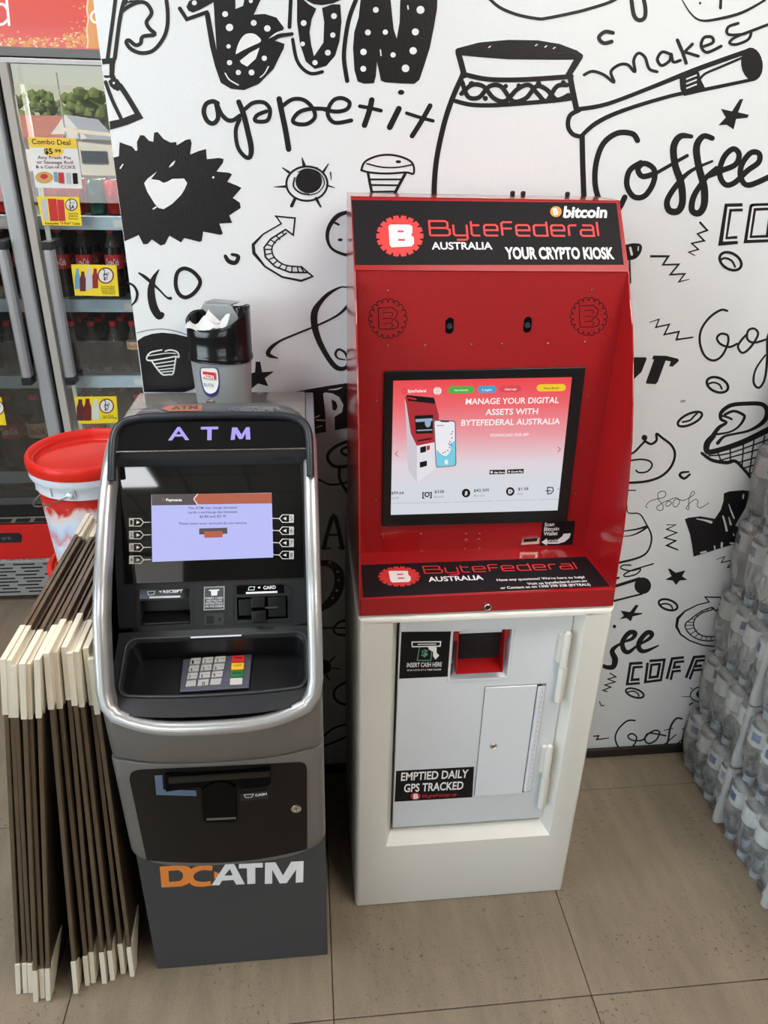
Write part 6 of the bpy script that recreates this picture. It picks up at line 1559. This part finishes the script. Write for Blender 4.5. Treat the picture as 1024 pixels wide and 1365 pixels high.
# ================================================================ WHITE CAPPED BROWN BOARDS LEANING ON THE CASH MACHINE
M_brd = mat('board_brown', s2l(72, 60, 48), .34, noise=.25, nscale=14, bump=.1, bscale=60, coat=.2)
M_brde = mat('board_edge', s2l(96, 80, 62), .33, noise=.35, nscale=25)
M_capc = mat('cap_card', s2l(226, 216, 196), .75, noise=.03, nscale=40)
TOPS = [(-.545, .942), (-.536, .939), (-.530, .928), (-.505, .947), (-.499, .941), (-.479, .954), (-.466, .958), (-.459, .948), (-.442, .955), (-.434, .944), (-.425, .942), (-.412, .939), (-.404, .920)]
BOTS = [(-.698, 1.104), (-.683, 1.105), (-.671, 1.104), (-.653, 1.082), (-.640, 1.089), (-.626, 1.083), (-.568, 1.094), (-.546, 1.11), (-.534, 1.115), (-.508, 1.111), (-.491, 1.117), (-.470, 1.131), (-.447, 1.122)]
ordn = ['outermost board, farthest left in the stack', 'second board from the left end', 'third board from the left end', 'fourth board from the left end', 'fifth board from the left end', 'last one left of the gap at the foot', 'first right of the gap, bottom cap torn', 'eighth board from the left end', 'middle board of those right of the foot gap', 'fourth board from the cash machine', 'third board from the cash machine', 'second board from the cash machine', 'board touching the cash machine side, shortest at top']
DEP = .575
for i, ((xt, zt), (xb, yn)) in enumerate(zip(TOPS, BOTS)):
    th = .0088
    t = thing('flat_board', 'brown flat board with white corner caps, '+ordn[i], 'board', (xb, yn+DEP/2, 0), 'boards leaning beside the cash machine')
    def sh(x, y, z, xt=xt, xb=xb, zt=zt): return (xb+(xt-xb)*z/zt+x, y, z)
    rr = random.Random(i); yo = rr.uniform(-.004, .006)
    def slab3(pts, x0, x1, name, m, bev=.0008):
        """pts are (y, z) outlines; the slab follows the board's lean"""
        b = MB(); b.prism(pts, lambda p, k: sh(x1 if k else x0, p[0], p[1]), bev=bev); return b.build(name, m, t)
    y0, y1 = yn+.004, yn+DEP+yo
    slab3([(y0+.004, .006), (y1, .006), (y1, zt-.003), (y0+.004, zt-.003)], -th/2+.0015, th/2-.0015, 'panel', M_brd)
    for a, b_ in ((y0, y0+.012), (y1-.012, y1)): slab3([(a, .004), (b_, .004), (b_, zt-.002), (a, zt-.002)], -th/2, th/2, 'edge_strip', M_brde, .0015)
    slab3([(y0, zt-.012), (y1, zt-.012), (y1, zt-.001), (y0, zt-.001)], -th/2, th/2, 'top_strip', M_brde, .0015)
    c1 = .103+rr.uniform(-.006, .006); c2 = .118+rr.uniform(-.008, .008); w = th/2+.0009
    slab3([(yn, zt+.001), (yn+c1, zt+.001), (yn+c1-.004, zt-.018), (yn+.020, zt-c2-.012), (yn+.012, zt-c2+.004), (yn, zt-c2-.006)], -w, w, 'corner_cap', M_capc, .0006)
    slab3([(y1+.002, zt+.001), (y1-c1, zt+.001), (y1-c1+.006, zt-.018), (y1-.012, zt-c2), (y1+.002, zt-c2)], -w, w, 'corner_cap', M_capc, .0006)
    if i == 6: slab3([(yn, .001), (yn, .118), (yn+.010, .108), (yn+.014, .092), (yn+.028, .09), (yn+.045, .055), (yn+.03, .001)], -w, w, 'corner_cap', M_capc, .0006)
    else: slab3([(yn, .001), (yn, .108+rr.uniform(-.006, .01)), (yn+.010, .104), (yn+.095, .125), (yn+.10, .118), (yn+.030, .001)], -w, w, 'corner_cap', M_capc, .0006)
    slab3([(y1+.002, .001), (y1+.002, .118), (y1-.09, .12), (y1-.03, .001)], -w, w, 'corner_cap', M_capc, .0006)

# ================================================================ STACKED TUBS WITH RED LIDS
M_lid = mat('lid_red', s2l(214, 40, 28), .34, spec=.35)
M_tub = mat('tub_white', s2l(226, 232, 240), .3)
M_lab = bpy.data.materials.new('tub_print'); M_lab.use_nodes = True; nt = M_lab.node_tree; bb = nt.nodes['Principled BSDF']; bb.inputs['Roughness'].default_value = .3
tc = nt.nodes.new('ShaderNodeTexCoord'); sp = nt.nodes.new('ShaderNodeSeparateXYZ'); nz = nt.nodes.new('ShaderNodeTexNoise'); nz.inputs['Scale'].default_value = 14; nz.inputs['Detail'].default_value = 4; nz.inputs['Distortion'].default_value = 1.2
nt.links.new(tc.outputs['Object'], sp.inputs[0]); nt.links.new(tc.outputs['Object'], nz.inputs['Vector'])
ad = nt.nodes.new('ShaderNodeMath'); ad.operation = 'MULTIPLY_ADD'; ad.inputs[1].default_value = .10; nt.links.new(nz.outputs['Fac'], ad.inputs[0]); nt.links.new(sp.outputs['Z'], ad.inputs[2])
mr = nt.nodes.new('ShaderNodeMapRange'); mr.inputs['From Min'].default_value = .05; mr.inputs['From Max'].default_value = .31; nt.links.new(ad.outputs[0], mr.inputs['Value'])
rp = nt.nodes.new('ShaderNodeValToRGB'); nt.links.new(mr.outputs[0], rp.inputs[0]); nt.links.new(rp.outputs[0], bb.inputs['Base Color'])
rp.color_ramp.elements[0].color = s2l(226, 200, 120)+(1,); rp.color_ramp.elements[1].color = s2l(206, 36, 30)+(1,)
for ps, c in ((.08, (224, 196, 130)), (.14, (232, 180, 180)), (.22, (200, 216, 236)), (.34, (226, 234, 244)), (.44, (214, 150, 160)), (.52, (196, 214, 238)), (.62, (222, 230, 242)), (.74, (240, 214, 210)), (.80, (212, 44, 34)), (.99, (206, 36, 30))):
    q = rp.color_ramp.elements.new(ps); q.color = s2l(*c)+(1,)
M_wire = mat('handle_wire', (.5, .5, .48), .3, metal=1)
BX, BY = -.60, 1.945
for i, (zb, lab_) in enumerate(((0, 'white tub with a red lid, bottom of the stack beside the wall end'), (.34, 'white tub with a red lid, in the middle of the stack'), (.68, 'printed white tub with a red lid and wire handle, topmost of the stack'))):
    t = thing('plastic_tub', lab_, 'bucket', (BX, BY, zb), 'stacked tubs beside the wall end'); c = (BX, BY, zb)
    MB().lathe([(0, .002), (.126, .002), (.129, .006), (.1405, .245), (.142, .25), (.142, .252)], c, 48).build('tub_body', M_tub, t)
    MB().lathe([(.1305, .02), (.1418, .236)], c, 48)  .build('printed_sleeve', M_lab, t) if False else None
    b = MB(); n = 48
    b.grid([[(BX+r*cos(2*pi*k/n), BY+r*sin(2*pi*k/n), zb+z) for k in range(n)] for r, z in ((.1302, .015), (.1333, .08), (.1364, .145), (.1396, .21), (.1413, .245))], close=True); b.build('printed_sleeve', M_lab, t)
    MB().lathe([(.142, .243), (.1455, .244), (.147, .276), (.1555, .279), (.1575, .284), (.158, .302), (.150, .304), (.142, .304)], c, 56).build('collar', M_tub, t)
    b = MB()
    for k in range(14):
        a = 2*pi*(k+.4)/14; b.box(.1455, .1515, -.001, .001, .252, .277, M=Matrix.Translation(c) @ Matrix.Rotation(a, 4, 'Z'))
    o = b.build('collar_ribs', M_tub, t); o['kind'] = 'stuff'
    MB().lathe([(.140, .300), (.1595, .302), (.1615, .318), (.1605, .331), (.156, .337), (.151, .337), (.146, .333), (.1435, .3245), (.139, .3235), (.1375, .316), (.135, .309), (.131, .307), (0, .307)], c, 56).build('lid', M_lid, t, smooth=50)
    a0, a1 = radians(-145), radians(-95); R = .158; pth = []
    ax = radians(-97)   # the handle hangs round the front left
    for k in range(15):
        u = k/14; a = ax-pi*u; dz = .262-.075*sin(pi*u); pth.append((BX+(R+.004*sin(pi*u))*cos(a), BY+(R+.004*sin(pi*u))*sin(a), zb+dz))
    if i < 3: MB().tube(pth, .0019, 6).build('wire_handle', M_wire, t)
    b = MB()
    for s_ in (0, 1): a = ax-pi*s_; b.lathe([(.009, 0), (.009, .006), (.005, .009), (0, .009)], n=14, M=Matrix.Translation((BX+.150*cos(a), BY+.150*sin(a), zb+.262)) @ Vector((cos(a), sin(a), 0)).to_track_quat('Z', 'Y').to_matrix().to_4x4())
    b.build('handle_boss', M_tub, t)

# ================================================================ OVAL BIN OF TISSUES ON THE CASH MACHINE
M_gbin = mat('bin_grey', s2l(138, 142, 144), .4)
M_bblk = mat('bin_black', (.008, .008, .009), .12)
DX, DYY, DZ = -.186, 1.615, 1.2428
bn = thing('oval_bin', 'small grey oval bin with black collar and tissue, standing on the cash machine', 'bin', (DX, DYY, DZ))
ROT = Matrix.Translation((DX, DYY, DZ)) @ Matrix.Rotation(radians(-14), 4, 'Z')
def sup(a, rx, ry, e=2.5):
    c, s_ = cos(a), sin(a); return (rx*abs(c)**(2/e)*(1 if c >= 0 else -1), ry*abs(s_)**(2/e)*(1 if s_ >= 0 else -1))
def ring(rx, ry, z, n=40, zf=None):
    out = []
    for k in range(n):
        a = 2*pi*k/n; x, y = sup(a, rx, ry); out.append(ROT @ Vector((x, y, z if zf is None else zf(x, y))))
    return out
b = MB(); r0 = ring(.058, .040, 0); b.grid([r0, ring(.060, .042, .004), ring(.0655, .046, .108)], close=True); b.fan(r0); b.build('bin_body', M_gbin, bn)
zf = lambda x, y: .170+.010*(x/.066)+.030*max(0, (y+.046)/.092)**.8+.012*max(0, abs(x)/.066-.6)/.4
b = MB(); b.grid([ring(.0668, .0472, .100), ring(.069, .049, .102), ring(.0695, .0495, .106), ring(.069, .049, .112), ring(.0672, .0475, .115), ring(.068, .048, .15), ring(.0685, .0485, .16, zf=zf), ring(.066, .0465, .16, zf=lambda x, y: zf(x, y)+.003), ring(.062, .043, .16, zf=zf), ring(.060, .041, .13)], close=True); b.fan(ring(.060, .041, .13)[::-1]); b.build('bin_collar', M_bblk, bn)
b = MB(); hh = [(-.058, .150), (.028, .150), (.032, .182), (.014, .209), (-.046, .209), (-.062, .178)]
b.prism(hh, lambda p, k: ROT @ Vector((p[0], .030+(.012 if k else 0)+.16*(p[1]-.15), p[1]+(.006 if k else 0))), bev=.003); b.build('lid_flap', M_gbin, bn)
b = MB(); b.prism([(-.045, .207), (.015, .207), (.024, .213), (-.036, .216)], lambda p, k: ROT @ Vector((p[0]+(.006 if k else 0), .040+(.026 if k else 0), p[1])), bev=.002); b.build('flap_edge', M_gbin, bn)
# tissue: a crumpled sheet hanging over the collar plus a folded peak
tis = thing('tissue', 'crumpled white tissue hanging out of the grey oval bin', 'tissue', tuple(ROT @ Vector((0, -.02, .17))))
rr = random.Random(5); b = MB(); rows = []
for j in range(7):
    r = []
    for i in range(15):
        u = i/14; v = j/6; x = -.057+.088*u; y = -.047+.045*v; z = .172+.007*sin(u*11+v*4)*(.5+v)+.010*v-.010*(1-v)*sin(pi*u)+.012*u*(1-v*.3)+rr.uniform(-.002, .002)
        r.append(ROT @ Vector((x, y, z)))
    rows.append(r)
b.grid(rows); M_tis = mat('tissue_white', s2l(205, 204, 203), .9); b.build('sheet', M_tis, tis, smooth=60)
b = MB(); A_ = [ROT @ Vector(p) for p in ((-.034, -.014, .172), (-.020, -.020, .178), (-.002, -.018, .178), (.008, -.004, .180))]; top_ = ROT @ Vector((-.020, .000, .206)); t2 = ROT @ Vector((-.014, -.004, .200))
b.grid([A_, [A_[0].lerp(top_, .6), A_[1].lerp(top_, .55)+Vector((0, -.003, 0)), A_[2].lerp(t2, .6), A_[3].lerp(t2, .5)], [top_, top_, t2, t2]]); b.build('folded_peak', M_tis, tis, smooth=30)
# badge on the bin
class BinSurf:
    n = (ROT.to_3x3() @ Vector((0, -1, 0))).normalized()
    def at(s, px, py, off=0):
        inv = ROT.inverted(); d = ray(px, py); y = DYY-.04
        p = CP+d*((y-CP.y)/d.y)
        for _ in range(12):
            q = inv @ p; k = .06+(.0055)*max(0, min(1, q.z/.108)); ky = .042+.004*max(0, min(1, q.z/.108)); xx = max(-k*.98, min(k*.98, q.x))
            ys = -ky*(1-(abs(xx)/k)**2.5)**(1/2.5)-off
            e = ys-q.y; p = p+d*(e/(inv.to_3x3() @ d).y)
        return p
BS = BinSurf(); zd = T(230, 380, 7.877)
d = Decal(BS, .0012); d.poly(catmull(zd([(300, 868), (370, 864), (440, 866), (478, 895), (490, 1000), (488, 1090), (470, 1150), (410, 1178), (350, 1150), (315, 1080), (290, 960), (286, 900)]), True, 3)); bd = d.build('badge', mat('badge_blue', s2l(40, 36, 110), .35), bn)
d = Decal(BS, .0022); d.poly(catmull(zd([(305, 875), (370, 870), (435, 872), (470, 900), (482, 1000), (478, 1060), (455, 1115), (400, 1140), (350, 1118), (322, 1060), (302, 960), (298, 900)]), True, 3)); d.build('badge_white', M_pap, bd)
d = Decal(BS, .0036); d.poly(zd([(318, 906), (452, 922), (456, 996), (322, 980)])); d.build('badge_red', M_lr, bd)
d = Decal(BS, .0042); d.text('MIZON', zd([(330, 962)])[0], zd([(442, 974)])[0], 3.8, bold=.03); d.stroke(zd([(335, 974), (440, 986)]), .5); d.build('lettering', M_pwhite, bd)
d = Decal(BS, .0034); d.text('ELITE', zd([(338, 1058)])[0], zd([(438, 1068)])[0], 4.2, bold=0); d.build('lettering', mat('print_navy', s2l(60, 66, 110), .4), bd)

# ================================================================ SHRINK-WRAPPED WATER BOTTLES
M_pet = bpy.data.materials.new('clear_water_bottle'); M_pet.use_nodes = True; bb = M_pet.node_tree.nodes['Principled BSDF']
bb.inputs['Base Color'].default_value = (.93, .94, .93, 1); bb.inputs['Transmission Weight'].default_value = .95; bb.inputs['IOR'].default_value = 1.30; bb.inputs['Roughness'].default_value = .07
M_wlab = mat('water_label', s2l(228, 228, 224), .35); M_wblue = mat('water_label_blue', s2l(74, 98, 142), .4, noise=.5, nscale=220); M_wgry = mat('water_label_grey', s2l(120, 118, 116), .4); M_wcap = mat('water_cap', s2l(214, 220, 226), .4)
def film_material():
    m = bpy.data.materials.new('shrink_film'); m.use_nodes = True; nt = m.node_tree; nt.nodes.clear()
    o = nt.nodes.new('ShaderNodeOutputMaterial'); t = nt.nodes.new('ShaderNodeBsdfTransparent'); g = nt.nodes.new('ShaderNodeBsdfGlossy'); df = nt.nodes.new('ShaderNodeBsdfDiffuse'); f = nt.nodes.new('ShaderNodeFresnel')
    m1 = nt.nodes.new('ShaderNodeMixShader'); m2 = nt.nodes.new('ShaderNodeMixShader'); n = nt.nodes.new('ShaderNodeTexNoise'); bp = nt.nodes.new('ShaderNodeBump'); tc = nt.nodes.new('ShaderNodeNewGeometry')
    n.inputs['Scale'].default_value = 28; n.inputs['Detail'].default_value = 3; bp.inputs['Strength'].default_value = .6; bp.inputs['Distance'].default_value = .01
    nt.links.new(tc.outputs['Position'], n.inputs['Vector']); nt.links.new(n.outputs['Fac'], bp.inputs['Height']); nt.links.new(bp.outputs[0], g.inputs['Normal']); nt.links.new(bp.outputs[0], f.inputs['Normal'])
    g.inputs['Roughness'].default_value = .08; f.inputs['IOR'].default_value = 1.35; df.inputs[0].default_value = (.8, .8, .8, 1); t.inputs[0].default_value = (.97, .97, .97, 1)
    rmp = nt.nodes.new('ShaderNodeMapRange'); rmp.inputs['From Min'].default_value = .45; rmp.inputs['From Max'].default_value = .75; rmp.inputs['To Min'].default_value = .10; rmp.inputs['To Max'].default_value = .38
    nt.links.new(n.outputs['Fac'], rmp.inputs['Value'])
    nt.links.new(rmp.outputs[0], m1.inputs[0]); nt.links.new(t.outputs[0], m1.inputs[1]); nt.links.new(df.outputs[0], m1.inputs[2])
    nt.links.new(f.outputs[0], m2.inputs[0]); nt.links.new(m1.outputs[0], m2.inputs[1]); nt.links.new(g.outputs[0], m2.inputs[2]); nt.links.new(m2.outputs[0], o.inputs[0]); return m
M_film = film_material(); M_seam = mat('film_seam', s2l(206, 206, 202), .35, alpha=.62)
M_seam2 = mat('film_fold', s2l(206, 206, 202), .3, alpha=.2)
RB = .0325; PH = .219
# bottles stand on their caps, bases up
wp = [(.0, .218), (.021, .2185), (.0285, .2165), (.0318, .210), (.0322, .202), (.0316, .196), (.0322, .19), (.0322, .13), (.0312, .125), (.0322, .119), (.0308, .112), (.0318, .104), (.0304, .096), (.030, .086), (.026, .066), (.019, .046), (.014, .032), (.0135, .020)]
proto_b = None
def water_bottle(parent, pos, ang):
    global proto_b
    if proto_b is None:
        o = MB().lathe(wp, (0, 0, 0), 20).build('water_bottle', M_pet, None, smooth=60)
        l = MB().lathe([(.0327, .136), (.0329, .137), (.0329, .190), (.0327, .191)], (0, 0, 0), 24); l.bm.faces.ensure_lookup_table()
        lab = MB(); n = 24; lab.grid([[(.0328*cos(2*pi*k/n), .0328*sin(2*pi*k/n), z) for k in range(n)] for z in (.136, .191)], close=True); l.bm.free(); lab = lab.build('bottle_label', M_wlab, None, smooth=60)
        bl = MB(); n = 7; bl.grid([[(.0331*cos(-.38+.76*k/n), .0331*sin(-.38+.76*k/n), z) for k in range(n+1)] for z in (.152, .178)]); bl = bl.build('label_emblem', M_wblue, None, smooth=60)
        gy = MB(); gy.grid([[(.0331*cos(1.5+.7*k/4), .0331*sin(1.5+.7*k/4), z) for k in range(5)] for z in (.152, .182)]); gy = gy.build('label_code', M_wgry, None, smooth=60)
        cp = MB().lathe([(0, 0), (.0148, .0), (.0152, .002), (.0152, .019), (.0135, .020)], (0, 0, 0), 16).build('bottle_cap', M_wcap, None, smooth=50)
        lab.parent = o; cp.parent = o; bl.parent = o; gy.parent = o; proto_b = o
        o.parent = parent; o.location = pos; o.rotation_euler = (0, 0, ang); return o
    c = proto_b.copy(); COL.objects.link(c); c.parent = parent; c.location = pos; c.rotation_euler = (0, 0, ang)
    for ch in proto_b.children: k = ch.copy(); COL.objects.link(k); k.parent = c
    return c
def film_shell(nx, ny, front_y):
    """rounded wrapping that hugs nx by ny bottles; local origin at the pack corner (min x, max y)"""
    X1, Y1 = nx*2*RB, ny*2*RB
    out = []; 
    def edge(ax0, ay0, dx, dy, n, ox, oy):
        for i in range(n):
            for k in range(6):
                u = (k+.5)/6; dent = .006*(abs(2*u-1)**2.2); s_ = (i+u)*2*RB; out.append((ax0+dx*s_-ox*dent, ay0+dy*s_-oy*dent))
    edge(0, -Y1, 1, 0, nx, 0, -1); edge(X1, -Y1, 0, 1, ny, 1, 0); edge(X1, 0, -1, 0, nx, 0, 1); edge(0, 0, 0, -1, ny, -1, 0)
    def cl(p, ins, rc=.022):
        x, y = p; cx = min(max(x, rc), X1-rc); cy = min(max(y, -Y1+rc), -rc); d = math.hypot(x-cx, y-cy)
        if d > rc and abs(x-cx) > 1e-6 and abs(y-cy) > 1e-6: x = cx+(x-cx)*rc/d; y = cy+(y-cy)*rc/d
        mx, my = X1/2, -Y1/2; return (mx+(x-mx)*(1-ins/(X1/2)), my+(y-my)*(1-ins/(Y1/2)))
    b = MB(); rows = []
    for z, ins in ((.002, .030), (.004, .017), (.03, .010), (.07, .003), (.11, -.0008), (.20, -.0012), (.212, .002), (.2185, .009), (.2192, .03)):
        rows.append([(*cl(p, ins), z) for p in out])
    b.grid(rows, close=True); b.fan(rows[-1]); b.fan(rows[0]); return b
fm = None; rw = random.Random(11)
def pack(x0, y1, z, nx, ny, label, group):
    global fm
    t = thing('water_bottle_pack', label, 'bottled water', (x0, y1, z), group)
    for i in range(nx):
        for j in range(ny): water_bottle(t, (RB+i*2*RB, -RB-j*2*RB, 0), rw.uniform(1.8, 5.2) if i == 0 else rw.uniform(0, 6.28))
    if fm is None: o = film_shell(nx, ny, 0).build('shrink_film', M_film, None, smooth=60); fm = o.data
    else: o = bpy.data.objects.new('shrink_film', fm); COL.objects.link(o)
    o.parent = t
    # gathered end of the film: a whitish ruffle up the near corner
    b = MB(); Y1 = ny*2*RB; rows = []
    for k in range(9):
        zz = .004+.212*k/8; w = .012+.004*sin(k*2.1); fl = .030*(k/8)**3+.018*(1-k/8)**3
        rows.append([(.003, -Y1+.020, zz), (-.0035-.002*sin(k*1.3), -Y1+.012, zz), (-.003, -Y1+.002, zz), (.004, -Y1-.0035, zz), (.014+fl, -Y1-.003-.002*sin(k), zz)])
    b.grid(rows); s_ = b.build('film_end', M_seam, None, smooth=60); s_.parent = t
    b = MB(); rows = []
    for zz, xx in ((.207, -.0022), (.2155, .0005), (.2198, .007), (.2200, .013)):
        rows.append([(xx+.0045*abs(sin(pi*(k/(ny*6))*ny+pi/2))**6+rw.uniform(0, .0012), -.004-(Y1-.008)*k/(ny*6), zz-.006*abs(cos(pi*k/6))**4) for k in range(ny*6+1)])
    b.grid(rows); f_ = b.build('film_fold', M_seam2, None, smooth=60); f_.parent = t
    WL[t.name] = Vector((x0, y1, z)); return t
lv = ['bottom', 'second from bottom', 'third from bottom', 'fourth from bottom', 'fifth from bottom', 'sixth from bottom']
for k in range(6): pack(1.158+rw.uniform(-.004, .006), 1.690, .001+PH*k+.001*k, 3, 4, 'shrink-wrapped pack of upside-down water bottles against the wall, %s' % lv[k], 'water packs against the painted wall')
for k in range(5): pack(1.150+rw.uniform(-.004, .006), 1.418, .001+PH*k+.001*k, 3, 4, 'shrink-wrapped pack of upside-down water bottles in the nearer stack, %s' % lv[k], 'water packs in the nearer stack')
for k in range(4): pack(1.150+rw.uniform(-.004, .006), 1.146, .001+PH*k+.001*k, 3, 4, 'shrink-wrapped pack of water bottles nearest the camera at the frame edge, %s' % lv[k], 'water packs nearest the camera')

# ================================================================ OUTSIDE, MIRRORED IN THE FRIDGE DOOR GLASS
struct(MB().box(-90, 60, -130, -7.13, -.12, -.02).build('ground', mat('forecourt', s2l(150, 146, 140), .9), smooth=0))
cn = thing('reflection_canopy', 'flat white canopy outside the shop, added for the screen reflection', 'canopy', (0, -14, 0))  # unseen canopy added to brighten what the cash machine screen reflects
MB().box(-8, 9, -19, -8.5, 4.6, 4.9).build('roof', mat('canopy_white', s2l(214, 212, 206), .7), cn, smooth=0)
for x, y in ((6, -18), (8.5, -9)): MB().box(x-.12, x+.12, y-.12, y+.12, -.02, 4.6).build('post', mat('post_grey', s2l(170, 170, 170), .5), cn, smooth=0)
M_hw = mat('house_wall', s2l(226, 224, 220), .8); M_roof = mat('roof_tile', s2l(190, 120, 100), .8)
YH = -54.4
hs = thing('house', 'white gabled house with a red tiled roof across the street', 'house', (-24, YH-5, 0))
MB().box(-24, -15.4, YH-8, YH, -.02, 2.1).build('wall', M_hw, hs, smooth=0)
b = MB(); b.prism([(-17.6, 2.1), (-14.9, 2.1), (-16.2, 3.6)], lambda p, k: (p[0], YH-9 if k else YH+.3, p[1])); b.build('gable', M_hw, hs, smooth=0)
b = MB(); 
for i in range(12):
    z0, z1 = 2.1+1.4*i/12, 2.1+1.4*(i+1)/12; y0, y1 = YH+.6-4.2*i/12, YH+.6-4.2*(i+1)/12
    b.prism([(y0+.1, z0), (y1, z1), (y1, z1+.12), (y0+.1, z0+.14)], lambda p, k: (-16.4 if k else -25, p[0], p[1]))
b.build('roof', M_roof, hs, smooth=0)
cp_ = thing('shed', 'low pale shed with a shallow roof and one dark window, beside the house', 'shed', (-12, YH+4, 0))
MB().box(-14.8, -6, YH+2, YH+6, -.02, 1.9).build('wall', mat('shed_wall', s2l(214, 210, 196), .8), cp_, smooth=0)
b = MB(); b.prism([(-15, 2.5), (-5.8, 1.7), (-5.8, 1.85), (-15, 2.7)], lambda p, k: (p[0], YH+1.5 if k else YH+6.5, p[1])); b.build('roof', mat('shed_roof', s2l(232, 222, 196), .7), cp_, smooth=0)
MB().box(-14.0, -12.4, YH+6, YH+6.1, .7, 1.4).build('window', mat('far_window', s2l(60, 70, 80), .2), cp_, smooth=0)
pole = thing('power_pole', 'slim pole standing in front of the house', 'pole', (-16.0, YH+1.6, 0))
MB().tube([(-16.0, YH+1.6, 0), (-16.0, YH+1.6, 6)], .05, 6).build('mast', mat('post_grey', s2l(170, 170, 170), .5), pole)
M_leaf = mat('foliage', s2l(112, 128, 70), .8, noise=.55, nscale=1.4); M_trunk = mat('bark', s2l(80, 66, 52), .9)
rt = random.Random(9)
nm7 = ('first', 'second', 'third', 'fourth', 'fifth', 'sixth', 'seventh', 'eighth', 'ninth')
for i in range(9):
    x, y, h = -42+i*3.0, -90-7*(i % 3), rt.uniform(6.8, 8.0)
    t = thing('tree', 'green tree beyond the street, %s from the left of the row' % nm7[i], 'tree', (x, y, 0), 'trees beyond the street')
    MB().tube([(x, y, 0), (x+.1, y, h*.3), (x, y, h*.6)], [.3, .25, .12], 8).build('trunk', M_trunk, t)
    b = MB()
    for k in range(90):
        a = rt.uniform(0, 6.28); r = rt.uniform(0, 2.7); zz = .6+rt.random()*(h-1.4); s_ = rt.uniform(.35, .75)
        q = bmesh.new(); bmesh.ops.create_icosphere(q, subdivisions=1, radius=s_)
        for v in q.verts: v.co *= 1+rt.uniform(-.2, .2)
        b.merge(q, Matrix.Translation((x+r*cos(a), y+r*sin(a)*.6, zz)))
    b.build('crown', M_leaf, t, smooth=0)
